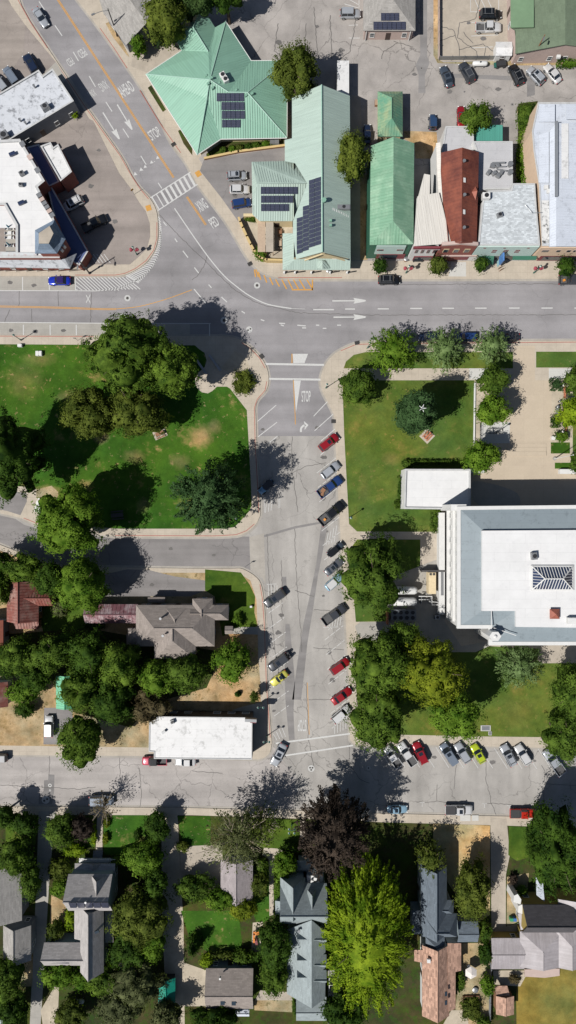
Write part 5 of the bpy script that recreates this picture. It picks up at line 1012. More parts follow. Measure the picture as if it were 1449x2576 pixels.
# ---------------------------------------------------------------- vehicles
def paint(name, h, metal=.25, rough=.28):
    if name in MATS: return MATS[name]
    m, n, ob, uv = newmat(name); c = C(h); n.out(n.ramp(n.noise(ob, 1.5, 3), [(.3, tuple(x * .94 for x in c[:3]) + (1,)), (.7, c)]), rough, None, metal=metal, spec=.5)
    n.b.inputs['Coat Weight'].default_value = .5; n.b.inputs['Coat Roughness'].default_value = .08; return m
PC = dict(white='f4f4f4', silver='c3c8cf', grey='71757c', dgrey='4b4e54', black='1e2023', blue='2b4a86', dblue='26334f', vblue='1f3fd0', lblue='a8cfe6', sky='7fb6e0', red='b0202c', bred='e0392a', pink='d4566a', yellow='e9e36a', lime='d4e83a', slate='56616e', gblue='3c587e', steel='8f9bab')
m_tyre = plain('tyre_rubber', (.02, .02, .021, 1), .85, 0, .1, 4); m_rim = plain('wheel_rim', (.35, .36, .37, 1), .35, .7, .1, 4)
m_cg = plain('car_glass', (.012, .016, .022, 1), .06, 0, .1, 1, .9); m_lamp = plain('headlight_lens', (.6, .62, .62, 1), .15, 0, .05, 1); m_tail = plain('tail_light_lens', (.35, .02, .02, 1), .25, 0, .05, 1)
m_trim = plain('black_trim', (.02, .02, .022, 1), .6, 0, .1, 3); m_bed = plain('bed_liner', (.05, .05, .052, 1), .8, 0, .2, 3)
def loft(mb, st):
    base = len(mb.v); n = 10
    for x, w_, z0, z1 in st:
        h_ = z1 - z0; mb.v += [(x, -w_ * .9, z0), (x, -w_, z0 + h_ * .3), (x, -w_ * .99, z0 + h_ * .7), (x, -w_ * .9, z0 + h_ * .93), (x, -w_ * .6, z1), (x, w_ * .6, z1), (x, w_ * .9, z0 + h_ * .93), (x, w_ * .99, z0 + h_ * .7), (x, w_, z0 + h_ * .3), (x, w_ * .9, z0)]
    for i in range(len(st) - 1):
        for k in range(n):
            k2 = (k + 1) % n; mb.f.append([base + i * n + k, base + (i + 1) * n + k, base + (i + 1) * n + k2, base + i * n + k2]); mb.uv.append(None); mb.mi.append(0)
    mb.f.append([base + k for k in range(n)]); mb.f.append([base + (len(st) - 1) * n + k for k in range(n)][::-1]); mb.uv += [None, None]; mb.mi += [0, 0]
    return mb
def frustum(mb, xb0, xb1, wb, zb, xt0, xt1, wt, zt):
    """glasshouse: slightly rounded front and back"""
    B_ = [(xb0, -wb * .85), (xb0 + .12, -wb), (xb1 - .25, -wb), (xb1, -wb * .55), (xb1, wb * .55), (xb1 - .25, wb), (xb0 + .12, wb), (xb0, wb * .85)]
    T_ = [(xt0, -wt * .85), (xt0 + .08, -wt), (xt1 - .12, -wt), (xt1, -wt * .6), (xt1, wt * .6), (xt1 - .12, wt), (xt0 + .08, wt), (xt0, wt * .85)]
    for i in range(8):
        j = (i + 1) % 8; mb.face([(B_[i][0], B_[i][1], zb), (B_[j][0], B_[j][1], zb), (T_[j][0], T_[j][1], zt), (T_[i][0], T_[i][1], zt)])
    mb.face([(x, y, zt) for x, y in T_]); return B_, T_
KIND = {}
def kind(k):
    if k in KIND: return KIND[k]
    parts = []
    def add(nm, mb, role, loc=(0, 0, 0), sub=None, sm=False):
        me = mb.build(nm, m_trim, None, smooth=sm); d = me.data; bpy.data.objects.remove(me); parts.append((nm, d, role, loc, sub))
    tall = {'sedan': 1.45, 'coupe': 1.36, 'hatch': 1.55, 'suv': 1.75, 'van': 1.8, 'pickup': 1.85, 'jeep': 1.85, 'mini': 1.45}[k]
    L = {'sedan': 4.7, 'coupe': 4.4, 'hatch': 4.3, 'suv': 4.75, 'van': 5.0, 'pickup': 5.7, 'jeep': 4.3, 'mini': 3.9}[k]; h = L / 2; W = {'sedan': .91, 'coupe': .9, 'hatch': .9, 'suv': .96, 'van': .98, 'pickup': .99, 'jeep': .93, 'mini': .86}[k]
    b = MB()
    if k in ('sedan', 'coupe'): loft(b, [(h, W * .62, .38, .6), (h - .1, W * .82, .26, .7), (h - .55, W * .95, .2, .8), (h - 1.35, W, .2, .93), (-.6, W, .2, .97), (-h + .9, W * .98, .2, 1.0), (-h + .25, W * .9, .26, .98), (-h + .05, W * .76, .34, .86), (-h, W * .6, .4, .7)])
    elif k == 'pickup': loft(b, [(h, W * .8, .45, .85), (h - .12, W * .93, .35, 1.02), (h - .6, W * .98, .3, 1.1), (h - 1.4, W, .3, 1.15), (.2, W, .3, 1.15), (-.75, W, .3, 1.15)])
    elif k == 'jeep': loft(b, [(h, W * .62, .45, .85), (h - .1, W * .66, .4, 1.0), (h - .9, W * .74, .35, 1.08), (h - 1.35, W * .85, .3, 1.12), (0, W * .88, .3, 1.12), (-h + .1, W * .88, .35, 1.12), (-h, W * .8, .4, 1.0)])
    else: loft(b, [(h, W * .66, .42, .7), (h - .1, W * .84, .3, .86), (h - .5, W * .96, .24, .96), (h - 1.15, W, .22, 1.06), (-.6, W, .22, 1.08), (-h + .5, W * .98, .24, 1.08), (-h + .08, W * .9, .3, 1.0), (-h, W * .78, .38, .8)])
    add('body', b, 'paint', sm=True)
    G_ = {'sedan': (-h + .65, h - 1.35, .93, -h + 1.35, h - 2.05), 'coupe': (-h + .55, h - 1.45, .9, -h + 1.5, h - 2.2), 'hatch': (-h + .2, h - 1.1, 1.0, -h + .65, h - 1.8), 'suv': (-h + .1, h - 1.15, 1.03, -h + .45, h - 1.75), 'van': (-h + .08, h - .9, 1.05, -h + .3, h - 1.7), 'pickup': (-.8, h - 1.4, 1.12, -.6, h - 2.05), 'jeep': (-h + .12, h - 1.4, 1.1, -h + .2, h - 1.65), 'mini': (-h + .2, h - 1.0, .93, -h + .5, h - 1.55)}[k]
    wb, wt = W * .9, W * (.74 if k not in ('jeep', 'van') else .8)
    if k == 'jeep': wb = W * .86
    gl = MB(); B_, T_ = frustum(gl, G_[0], G_[1], wb, G_[2] - .04, G_[3], G_[4], wt, tall - .05); add('windows', gl, 'glass')
    rf = MB(); P = [(x * 1.0, y * 1.04) for x, y in T_]; rf.prism([(x + (.02 if x > 0 else -.02), y) for x, y in P], tall - .06, tall - .02); rf.prism([(x * .93 + G_[3] * .03, y * .86) for x, y in P], tall - .03, tall + .012)
    for i in (1, 2, 5, 6): rf.tube([(B_[i][0], B_[i][1], G_[2] - .04), (T_[i][0], T_[i][1], tall - .04)], .045, 4)
    mx = (T_[1][0] + T_[2][0]) / 2
    for s_ in (-1, 1): rf.tube([(mx, s_ * wb, G_[2]), (mx, s_ * wt, tall - .04)], .04, 4)
    add('roof', rf, 'roof')
    for sx in (h - .85, -h + .9):
        for s_ in (-1, 1):
            r = .38 if k in ('pickup', 'jeep', 'suv') else .33; t = MB(); t.tube([(0, -.11, 0), (0, .11, 0)], r, 16); add('wheel', t, 'tyre', (sx, s_ * (W - .08), r))
            t = MB(); t.tube([(0, s_ * .1, 0), (0, s_ * .125, 0)], r * .62, 10); add('rim', t, 'rim', (0, 0, 0), 'wheel')
    zl = .72 if k in ('sedan', 'coupe', 'mini', 'hatch') else .85
    for s_ in (-1, 1):
        t = MB(); t.box((0, 0, 0), (.16, .34, .13), s_ * -.45); add('headlight', t, 'lamp', (h - .12, s_ * W * .68, zl - .08))
        t = MB(); t.box((0, 0, 0), (.1, .26, .18), s_ * .25); add('tail_light', t, 'tail', (-h + (.05 if k != 'pickup' else .0), s_ * W * (.72 if k != 'pickup' else .92), zl + .05))
        t = MB(); t.box((0, 0, 0), (.16, .2, .14)); t.tube([(0, -s_ * .16, -.03), (0, 0, 0)], .03, 4); add('mirror', t, 'paint', (G_[1] - .45, s_ * (W + .1), G_[2] + .06))
    t = MB(); t.box((0, 0, 0), (.06, W * 1.0, .16)); add('grille', t, 'trim', (h - .02, 0, .58))
    if k == 'pickup':
        t = MB(); t.box(((-h - .75) / 2, W - .05, .8), (h - .75, .1, .6)).box(((-h - .75) / 2, -W + .05, .8), (h - .75, .1, .6)).box((-h + .06, 0, .8), (.1, 2 * W - .1, .58)).box(((-h - .75) / 2, 0, .5), (h - .76, 2 * W - .2, .1)); add('bed', t, 'paint')
        t = MB(); t.box(((-h - .78) / 2, 0, .575), (h - .9, 2 * W - .24, .04)); add('bed_liner', t, 'bed')
    if k == 'jeep': t = MB(); t.box((0, 0, 0), (.22, .7, .7)); add('spare_wheel', t, 'tyre', (-h - .1, 0, .95)); 
    KIND[k] = (parts, L, W, tall, G_, T_); return KIND[k]
CARS = []
def car(u, v, ang, k, col, L, label, cat='car', ex='', group=None, wide=1.0):
    parts, L0, W, tall, G_, T_ = kind(k); p = g(u, v, .8)
    onb = .14 if 'k' in ex else 0.02
    nm = {'sedan': 'sedan', 'coupe': 'sports_car', 'hatch': 'hatchback', 'suv': 'suv', 'van': 'van', 'pickup': 'pickup_truck', 'jeep': 'off_road_car', 'mini': 'small_car'}[k]
    r = thing(nm, label, cat, (p[0], p[1], onb + .01), math.radians(ang), group); CARS.append(r)
    s_ = L * S / L0; r.scale = (s_, min(1.08, max(.92, s_ * 1.0)) * wide, 1)
    pm = paint('paint_' + col, PC[col]); rc = {'R': 'white', 'K': 'black', 'P': 'vblue'}; roof = pm
    if 'W' in ex: roof = paint('paint_white', PC['white'])
    if 'K' in ex: roof = paint('paint_black', PC['black'])
    if 'P' in ex: roof = paint('paint_purple', '3a2a78')
    roles = dict(paint=pm, roof=roof, glass=m_cg, tyre=m_tyre, rim=m_rim, lamp=m_lamp, tail=m_tail, trim=m_trim, bed=m_bed); last = None
    for nm, me, role, loc, sub in parts:
        o = part(nm, me, last if sub else r, [roles[role]], loc)
        if nm == 'wheel': last = o
    x0, x1 = T_[0][0], T_[3][0]; xm = (x0 + x1) / 2
    if 's' in ex: mb = MB(); mb.box((x1 - .55, 0, tall + .02), (.7, .85, .03)); mb.build('sunroof', m_cg, r)
    if 'r' in ex:
        mb = MB()
        for s2 in (-1, 1): mb.tube([(x0 + .15, s2 * W * .62, tall + .07), (x1 - .2, s2 * W * .62, tall + .07)], .03, 5)
        for x in (x0 + .5, x1 - .6): mb.box((x, 0, tall + .09), (.1, W * 1.3, .04))
        mb.build('roof_rack', m_metal if col in ('black', 'dgrey') else m_trim, r)
    if 'b' in ex: mb = MB(); mb.box((-L0 / 2 + 1.05, 0, 1.12), (2.0, W * 1.85, .08)); mb.build('bed_cover', m_trim, r)
    if 't' in ex: mb = MB(); mb.box((-.98, 0, 1.0), (.4, W * 1.8, .35)); mb.build('tool_box', m_trim, r)
    if 'c' in ex: mb = MB(); mb.box((-1.6, .2, .75), (.9, .8, .3), .3).box((-2.2, -.3, .7), (.6, .6, .25), .8); mb.build('cargo', m_wood, r)
    if 'o' in ex: mb = MB(); mb.box((-1.75, -.1, .8), (.45, .45, .35), .3); mb.build('cargo', plain('orange_crate', C('e89a3a'), .6), r)
    if 'w' in ex:
        mb = MB()
        for q in (-.12, .12): mb.tube([(-L0 / 2 - .25 + q, -.75, .95), (-L0 / 2 - .25 + q, .75, .95)], .04, 5)
        for y in (-.45, .45): mb.tube([(-L0 / 2 - .42, y, 1.1), (-L0 / 2 - .08, y, 1.1)], .3, 10, False)
        mb.build('bike_rack', m_trim, r)
    return r
K1, K2 = 'cars parked along the right kerb of the main street', 'cars parked along the left kerb of the main street'
K3, K4, K5 = 'cars angle parked in front of the courthouse lawn', 'cars parked along the lower houses', 'cars parked in the back alley'
car(102, 43, -57, 'sedan', 'silver', 53, 'silver sedan driving down the diagonal road, top left')
car(79, 163, 120, 'suv', 'dblue', 58, 'dark blue suv parked behind the long white roofed shop, nearest the road', 'car', 'sk')
car(29, 193, 125, 'van', 'steel', 55, 'pale blue grey van beside the dark blue suv at the top left lot', 'van', 'k')
car(2, 212, 128, 'suv', 'silver', 55, 'silver car cut by the left edge beside the pale blue grey van', 'car', 'k')
car(183, 513, 207, 'suv', 'white', 58, 'white suv with dark sunroof half shaded by the brick corner building', 'car', 'srk')
car(238, 562, 27, 'pickup', 'black', 66, 'black pickup lost in the shade of the brick corner building', 'pickup truck', 'k')
car(149, 706, 180, 'sedan', 'vblue', 56, 'bright blue sedan with purple roof beside the white kerb hatching', 'car', 'P')
car(881, 35, 0, 'suv', 'silver', 52, 'silver suv parked alone left of the grey roofed office', 'car', 'k', K5)
car(596, 443, 3, 'suv', 'silver', 50, 'silver suv with roof rack, top of three beside the green gabled hall', 'car', 'srk')
car(603, 477, 0, 'hatch', 'white', 50, 'white hatchback between a silver and a blue suv by the green gabled hall', 'car', 'k')
car(608, 512, 9, 'suv', 'blue', 50, 'blue suv, lowest of three beside the green gabled hall', 'car', 'k')
car(924, 338, 90, 'sedan', 'dblue', 50, 'dark sedan partly under the alley tree below the small green outbuilding', 'car', 'k')
car(979, 704, 0, 'suv', 'black', 55, 'black suv with silver roof bars parked below the green gabled shop', 'car', 'r')
car(1440, 704, 0, 'pickup', 'dgrey', 68, 'dark pickup with tool box and orange load at the right edge of the highway', 'pickup truck', 'to')
car(1079, 848, 180, 'suv', 'dblue', 52, 'dark blue suv half hidden between the two leftmost highway street trees')
car(1174, 848, 180, 'suv', 'blue', 50, 'blue suv in the shade between the middle and right highway street trees')
car(1282, 848, 180, 'sedan', 'dgrey', 50, 'dark grey sedan in the shadow of the rightmost highway street tree')
car(1233, 37, 0, 'suv', 'black', 55, 'black suv above a white pickup in the fenced upper lot', 'car', 'rk')
car(1228, 70, 0, 'pickup', 'white', 64, 'white pickup with open bed in the fenced upper lot', 'pickup truck', 'k')
car(1123, 193, 110, 'sedan', 'slate', 55, 'slate blue sedan, leftmost car parked in the back alley', 'car', 'sk', K5)
car(1174, 183, 119, 'suv', 'dgrey', 55, 'dark grey suv left of the white gas tank', 'car', 'rk', K5)
car(1298, 189, 115, 'suv', 'black', 55, 'black suv with roof rack, leftmost of three near the tall wooden pole', 'car', 'rk', K5)
car(1347, 191, 133, 'suv', 'silver', 52, 'silver suv with sunroof between a black suv and a white sedan', 'car', 'sk', K5)
car(1390, 185, 128, 'sedan', 'white', 55, 'white sedan, rightmost car of the back alley', 'car', 'k', K5)
car(1088, 308, 90, 'jeep', 'gblue', 38, 'small boxy blue car above the dry yard behind the shops', 'car', 'k')
car(1160, 293, 90, 'sedan', 'red', 52, 'dark red car half under the alley tree behind the white shop roofs', 'car', 'k')
car(827, 1113, 38, 'suv', 'red', 56, 'dark red suv with sunroof, topmost on the right kerb of the main street', 'car', 's', K1)
car(831, 1183, 38, 'hatch', 'silver', 54, 'silver white hatchback just above the blue pickup', 'car', '', K1)
car(830, 1224, 37, 'pickup', 'blue', 70, 'dark blue pickup with wood in its bed', 'pickup truck', 'c', K1)
car(834, 1291, 40, 'pickup', 'black', 76, 'black pickup with an orange box in its bed', 'pickup truck', 'o', K1)
car(844, 1382, 38, 'jeep', 'slate', 46, 'boxy grey blue off road car beside a striped bay', 'car', 'K', K1)
car(840, 1426, 40, 'sedan', 'grey', 54, 'grey sedan with sunroof above the pale blue car', 'car', 's', K1)
car(840, 1465, 41, 'mini', 'lblue', 50, 'pale blue small car with white roof beside the kerb tree', 'car', 'W', K1)
car(841, 1546, 35, 'pickup', 'dgrey', 68, 'dark grey pickup beside the striped bay below the pale blue car', 'pickup truck', '', K1)
car(855, 1676, 35, 'suv', 'red', 54, 'red suv above the bright red sedan on the main street', 'car', '', K1)
car(860, 1751, 35, 'sedan', 'red', 58, 'bright red sedan just above the white suv', 'car', '', K1)
car(858, 1797, 40, 'suv', 'white', 54, 'white suv half under the tree beside the lower stop line', 'car', '', K1)
car(669, 1225, 222, 'jeep', 'sky', 44, 'sky blue off road car with black roof in the tree shadow', 'car', 'K', K2)
car(691, 1505, 216, 'suv', 'dgrey', 60, 'dark suv with sunroof beside the brown roofed house', 'car', 's', K2)
car(701, 1666, 216, 'suv', 'dgrey', 58, 'dark suv carrying a bike rack above the yellow car', 'car', 'sw', K2)
car(702, 1707, 218, 'coupe', 'yellow', 50, 'pale yellow sports car', 'car', 's', K2)
car(701, 1899, 243, 'sedan', 'silver', 60, 'silver grey sedan with sunroof turning at the lower crossing', 'car', 's')
car(988, 1904, 124, 'pickup', 'white', 60, 'white pickup mostly hidden under the courthouse tree', 'pickup truck', '', K3)
car(1024, 1897, 124, 'pickup', 'white', 66, 'white pickup with open bed left of the red suv', 'pickup truck', '', K3)
car(1057, 1894, 115, 'suv', 'red', 58, 'red suv with sunroof in front of the courthouse lawn', 'car', 's', K3)
car(1129, 1897, 124, 'van', 'steel', 60, 'silver blue van with ribbed roof, first of three around the lime car', 'car', 's', K3)
car(1164, 1894, 122, 'hatch', 'silver', 56, 'silver hatchback directly left of the lime car', 'car', '', K3)
car(1203, 1896, 120, 'hatch', 'lime', 52, 'bright lime green hatchback', 'car', 's', K3)
car(1279, 1900, 118, 'suv', 'silver', 58, 'silver suv with sunroof left of the plain white hatchback', 'car', 'rs', K3)
car(1316, 1899, 122, 'hatch', 'white', 56, 'plain white hatchback right of the silver suv, between it and the edge tree', 'car', '', K3)
car(1394, 1917, 125, 'pickup', 'silver', 74, 'silver pickup half covered by the tree at the right edge', 'pickup truck', '', K3)
car(999, 2036, 0, 'sedan', 'lblue', 52, 'pale blue sedan at the edge of the purple tree shadow', 'car', 's', K4)
car(1154, 2037, 0, 'pickup', 'white', 68, 'white pickup with black covered bed above the golden dry field', 'pickup truck', 'bs', K4)
car(1315, 2046, 0, 'pickup', 'bred', 64, 'bright red pickup with black bed near the right edge', 'pickup truck', 'b', K4)
car(389, 1914, 180, 'pickup', 'pink', 62, 'faded red pickup beside the white flat building', 'pickup truck', 'K')
car(467, 1917, 180, 'sedan', 'white', 52, 'white sedan tucked under the edge of the white flat roof')
car(2, 1906, 180, 'suv', 'dgrey', 34, 'dark car cut off by the left edge on the lower street')
car(124, 1827, 90, 'suv', 'white', 54, 'white suv beside the mint green shed roof', 'car', 'k')
car(255, 2014, 0, 'suv', 'steel', 62, 'grey blue suv under the nearly leafless tree', 'car', '', K4)
# ---------------------------------------------------------------- trees
LM = dict(mid=leafmat('mid_green_leaves', C('40621e', 1.0), c2=C('7b983a', 1.0)), dark=leafmat('dark_green_leaves', C('2e5018', 1.0), c2=C('5c7c2c', 1.0)), olive=leafmat('olive_leaves', C('4a5e20', 1.0), c2=C('82903e', 1.0)), bright=leafmat('bright_green_leaves', C('507c1c', 1.0), c2=C('87a83c', 1.0)),
    yellow=leafmat('yellow_green_leaves', C('6a801e', 1.0), c2=C('a2ae34', 1.0)), pale=leafmat('pale_green_leaves', C('6a8a48', 1.0), c2=C('9cb678', 1.0)), blue=leafmat('blue_green_needles', C('33552e', 1.0), c2=C('5f8050', 1.0)), purple=leafmat('purple_leaves', C('322a26', 1.0), c2=C('564a42', 1.0), tr=.1),
    brown=leafmat('brown_leaves', C('574c34', 1.1), c2=C('83785a', 1.1)), grey=leafmat('grey_green_leaves', C('525c38', 1.0), c2=C('848c60', 1.0)), lime=leafmat('fresh_lime_leaves', C('6f961a', 1.0), c2=C('a8c030', 1.0)), conif=leafmat('conifer_needles', C('36512a', 1.1), c2=C('566f3c', 1.1)))
m_bark = plain('bark', C('6a5a4a'), .9, 0, .25, 3); m_palebark = plain('pale_bark', C('b8aa94'), .9, 0, .2, 3)
def leaves(seed, rx, ry, rz, n, size, form):
    """leaf faces spread through a lumpy crown; returns verts (4n, 3)"""
    R = np.random.default_rng(seed)
    if form == 'conifer':
        t = R.random(n) ** .75; z = 1 - t                 # t = 0 at the tip
        nb = 260; bt = R.random(nb) ** .6; ba = R.random(nb) * 2 * np.pi; bl = .86 + .16 * R.random(nb)
        i = R.integers(0, nb, n); q = R.random(n) ** .6; t = bt[i]; rad = (t ** .5) * bl[i] * q
        a = ba[i] + R.normal(0, .09, n) * (1.2 - q * .6); P = np.stack([rad * np.cos(a), rad * np.sin(a), 1 - 2 * t * .92 - .12 * q * q + R.normal(0, .02, n)], 1)
        D = np.stack([np.cos(a), np.sin(a), np.full(n, .2)], 1); N = np.stack([np.cos(a) * .55, np.sin(a) * .55, np.full(n, .8)], 1) + R.normal(0, .35, (n, 3)); asp = 1.8
    else:
        K = int({'round': 34, 'lumpy': 30, 'spiky': 120, 'fine': 46, 'plume': 330, 'hedge': 30, 'dome': 60}[form])
        f = np.arange(K); ph = f * 2.39996 + R.random(K) * .9; cz = 1 - (f + .5) / K * 1.45; cz = cz + R.normal(0, .07, K); cz = np.clip(cz, -.55, .98); cr = np.sqrt(1 - cz ** 2)
        rr = R.uniform(.55, .9, K) if form != 'lumpy' else R.uniform(.48, .88, K); Cc = np.stack([cr * np.cos(ph), cr * np.sin(ph), cz], 1) * rr[:, None]
        cs = R.uniform(.2, .36, K) if form not in ('lumpy',) else R.uniform(.24, .42, K)
        HULL['c'] = (Cc, cs)
        if form == 'plume':
            i = R.integers(0, K, n); t = R.random(n) ** .7; dr = Cc[i] / np.linalg.norm(Cc[i], axis=1)[:, None]; ln = R.uniform(.84, 1.06, K)[i][:, None]
            side = R.normal(0, 1, (n, 3)); root = dr * .5 * ln; P = root + (dr * ln - root) * t[:, None] + side * (.075 * (1.1 - t))[:, None]; P[:, 2] -= .16 * t * t; P += np.array([.02, -.03, 0]) * t[:, None]
            D = dr.copy(); D[:, 2] -= .5 * t; D /= np.linalg.norm(D, axis=1)[:, None]; N = dr * .7 + side * .45 + np.array([0, 0, .5]); asp = 2.4
        elif form == 'spiky':
            i = R.integers(0, K, n); t = R.random(n) ** .8; root = Cc[i] * .25; tip = Cc[i] / np.linalg.norm(Cc[i], axis=1)[:, None] * (R.uniform(.85, 1.12, K)[i])[:, None]
            P = root + (tip - root) * t[:, None] + R.normal(0, 1, (n, 3)) * (.13 * (1.15 - t))[:, None]
            D = tip - root; D[:, 2] -= .25; D /= np.linalg.norm(D, axis=1)[:, None]; N = P / np.maximum(.2, np.linalg.norm(P, axis=1))[:, None] + np.array([0, 0, .6]) + R.normal(0, .4, (n, 3)); asp = 2.2
        else:
            M_ = K * 15; ti = R.integers(0, K, M_); d = R.normal(0, 1, (M_, 3)); d /= np.linalg.norm(d, axis=1)[:, None]; d[:, 2] = np.where(R.random(M_) < .65, abs(d[:, 2]), d[:, 2])
            tc = Cc[ti] + d * (cs[ti] * R.uniform(.72, 1.12, M_))[:, None]; i = R.integers(0, M_, n); q = R.normal(0, 1, (n, 3)); sg = np.clip(.3 / rx, .03, .15); q[:, 2] *= .6
            P = tc[i] + q * sg; N = d[i] * .9 + q * .33 + Cc[ti][i] * .3 + np.array([0, 0, .3]) + R.normal(0, .2, (n, 3)); D = q + R.normal(0, .5, (n, 3)); asp = 1.3
        if form == 'hedge': P = np.clip(P * 1.35, -1, 1) * (1 + R.normal(0, .03, (n, 1)))
    P = P * np.array([rx, ry, rz]); N /= np.linalg.norm(N, axis=1)[:, None]
    T = D - N * (D * N).sum(1)[:, None]; T /= np.maximum(1e-6, np.linalg.norm(T, axis=1))[:, None]; Bv = np.cross(N, T)
    s_ = size * R.uniform(.6, 1.25, n)[:, None]; a = T * s_ * .5 * asp ** .5; b_ = Bv * s_ * .5 / asp ** .5; cup = N * s_ * .12
    V = np.empty((n, 4, 3)); V[:, 0] = P - a; V[:, 1] = P + b_ + cup; V[:, 2] = P + a; V[:, 3] = P - b_ + cup; return V.reshape(-1, 3)
HULL = {}
def core(seed, rx, ry, rz, form):
    R = np.random.default_rng(seed + 99); V = []; F = []; nu, nv = (14, 9)
    if form in ('round', 'lumpy', 'fine', 'dome'):
        nu, nv = 30, 18; Cc, cs = HULL['c']; sc_ = .74
        for j in range(nv + 1):
            t = np.pi * j / nv
            for k in range(nu):
                d = np.array([np.sin(t) * np.cos(2 * np.pi * k / nu), np.sin(t) * np.sin(2 * np.pi * k / nu), -np.cos(t)]); q = Cc @ d; disc = (cs * sc_) ** 2 - ((Cc ** 2).sum(1) - q * q)
                h_ = np.where(disc > 0, q + np.sqrt(np.maximum(disc, 0)), 0).max(); V.append(d * max(.4, min(1.0, h_ * .93)) * np.array([rx, ry, rz]))
        for j in range(nv):
            for k in range(nu): k2 = (k + 1) % nu; F.append((j * nu + k, j * nu + k2, (j + 1) * nu + k2, (j + 1) * nu + k))
        return np.array(V), np.array(F)
    for j in range(nv + 1):
        for k in range(nu):
            t = np.pi * j / nv; q = (.5 if form == 'spiky' else .6) * (1 + R.normal(0, .07)); s_ = np.sin(t); zz = -np.cos(t)
            if form == 'conifer': q = .7; s_ = ((1 - (zz + 1) / 2) ** .8) if j > 0 else .3
            V.append((q * s_ * np.cos(2 * np.pi * k / nu) * rx, q * s_ * np.sin(2 * np.pi * k / nu) * ry, (.74 if form != 'conifer' else .8) * zz * rz))
    for j in range(nv):
        for k in range(nu): k2 = (k + 1) % nu; F.append((j * nu + k, j * nu + k2, (j + 1) * nu + k2, (j + 1) * nu + k))
    return np.array(V), np.array(F)
SEED = [7]
def tree(u, v, ru, rv, h, col, form, label, name='tree', cat='tree', group=None, dens=1.0, leaf=None, bare=False, z0=.15, n_max=17000):
    SEED[0] += 1; sd = SEED[0]; rnd = random.Random(sd); fz = .62 if form not in ('conifer', 'dome') else .4
    if form == 'hedge': fz = .8
    k = 1 - h * fz / H; p = g(u, v, h * fz); rx, ry = ru * S * k * 1.1, rv * S * k * 1.1
    rz = min(h * .46, max(rx, ry) * (1.1 if form not in ('conifer', 'dome') else 9)); cz = h - rz
    if form == 'hedge' or h < 2.6: rz = h * .52; cz = h * .5
    area = math.pi * rx * ry; leaf = leaf or (.27 + .013 * min(rx, 9)); n = int(min(n_max, max(260, area * 66 * dens * (.27 / leaf) ** 1.2)))
    root = thing(name, label, cat, (p[0], p[1], z0), 0, group); V = leaves(sd, rx, ry, rz, n, leaf, form); F = np.arange(4 * n).reshape(-1, 4)
    if not bare and dens >= .6:
        cv, cf = core(sd, rx, ry, rz, form); F = np.concatenate([F, cf + len(V)]); V = np.concatenate([V, cv])
    V = V + np.array([0, 0, cz]); V[:, 2] = np.maximum(V[:, 2], .05)
    me = bpy.data.meshes.new('crown'); me.vertices.add(len(V)); me.vertices.foreach_set('co', V.astype(np.float32).ravel()); me.loops.add(F.size); me.loops.foreach_set('vertex_index', F.astype(np.int32).ravel())
    me.polygons.add(len(F)); me.polygons.foreach_set('loop_start', np.arange(0, F.size, 4, dtype=np.int32)); me.materials.append(LM[col]); me.update(calc_edges=True)
    part('crown' if h > 2.2 else 'foliage', me, root)
    tk = MB(); r0 = max(.06, .022 * h + .02 * rx); bm = m_palebark if bare else m_bark
    if h > 2.2:
        tk.tube([(0, 0, 0), (.05 * r0, .1, h * .3), (0, 0, h * .62), (.1, .1, h * .86)], [r0 * 1.25, r0, r0 * .6, r0 * .15], 7)
        for q in range(7 if not bare else 26):
            a = rnd.uniform(0, 6.28); hh = h * rnd.uniform(.25, .6); L_ = rnd.uniform(.5, .8 if not bare else 1.05); e = (math.cos(a) * rx * L_, math.sin(a) * ry * L_, min(h * .97, hh + h * rnd.uniform(.15, .38)))
            m_ = (e[0] * .5, e[1] * .5, (hh + e[2]) / 2 + .04 * h); tk.tube([(0, 0, hh), m_, e], [r0 * (.45 if not bare else .3), r0 * (.28 if not bare else .16), .03], 5)
            if bare:
                for w_ in range(2):
                    a2 = a + rnd.uniform(-.6, .6); tk.tube([m_, (m_[0] + math.cos(a2) * rx * .35, m_[1] + math.sin(a2) * ry * .35, m_[2] + h * rnd.uniform(.03, .15))], [r0 * .1, .02], 4)
    else:
        for q in range(4): a = rnd.uniform(0, 6.28); tk.tube([(0, 0, 0), (math.cos(a) * rx * .4, math.sin(a) * ry * .4, h * .6)], [.05, .02], 4)
    tk.build('trunk' if h > 2.2 else 'stem', bm, root); return root
T = tree
G1 = 'trees over the top left roofs'
T(415, 42, 52, 58, 12, 'olive', 'fine', 'large dark olive tree overhanging the grey house at the top edge', group=G1); T(397, 88, 19, 24, 6, 'conif', 'conifer', 'small dark conifer beside the pale green roof, top left', group=G1)
T(349, 112, 19, 24, 5, 'bright', 'round', 'small bright green tree at the corner of the grey house'); T(492, 6, 52, 30, 12, 'conif', 'fine', 'dark tree over the top tip of the star shaped roof', group=G1); T(570, 0, 42, 26, 11, 'dark', 'fine', 'dark tree at the top edge right of the star shaped roof', group=G1)
T(742, 183, 57, 60, 13, 'olive', 'round', 'dense olive green tree overlapping the right corner of the star shaped roof'); T(884, 400, 42, 60, 12, 'olive', 'round', 'tall olive green tree between the green gabled hall and green gabled shop')
T(1198, 297, 37, 37, 8, 'mid', 'round', 'round green tree over the teal lean-to behind the shops'); T(187, 288, 9, 9, 1.4, 'lime', 'round', 'small yellow green bush at the end of the long white shop', 'bush', 'bush')
G2 = 'small street trees along the shop fronts'
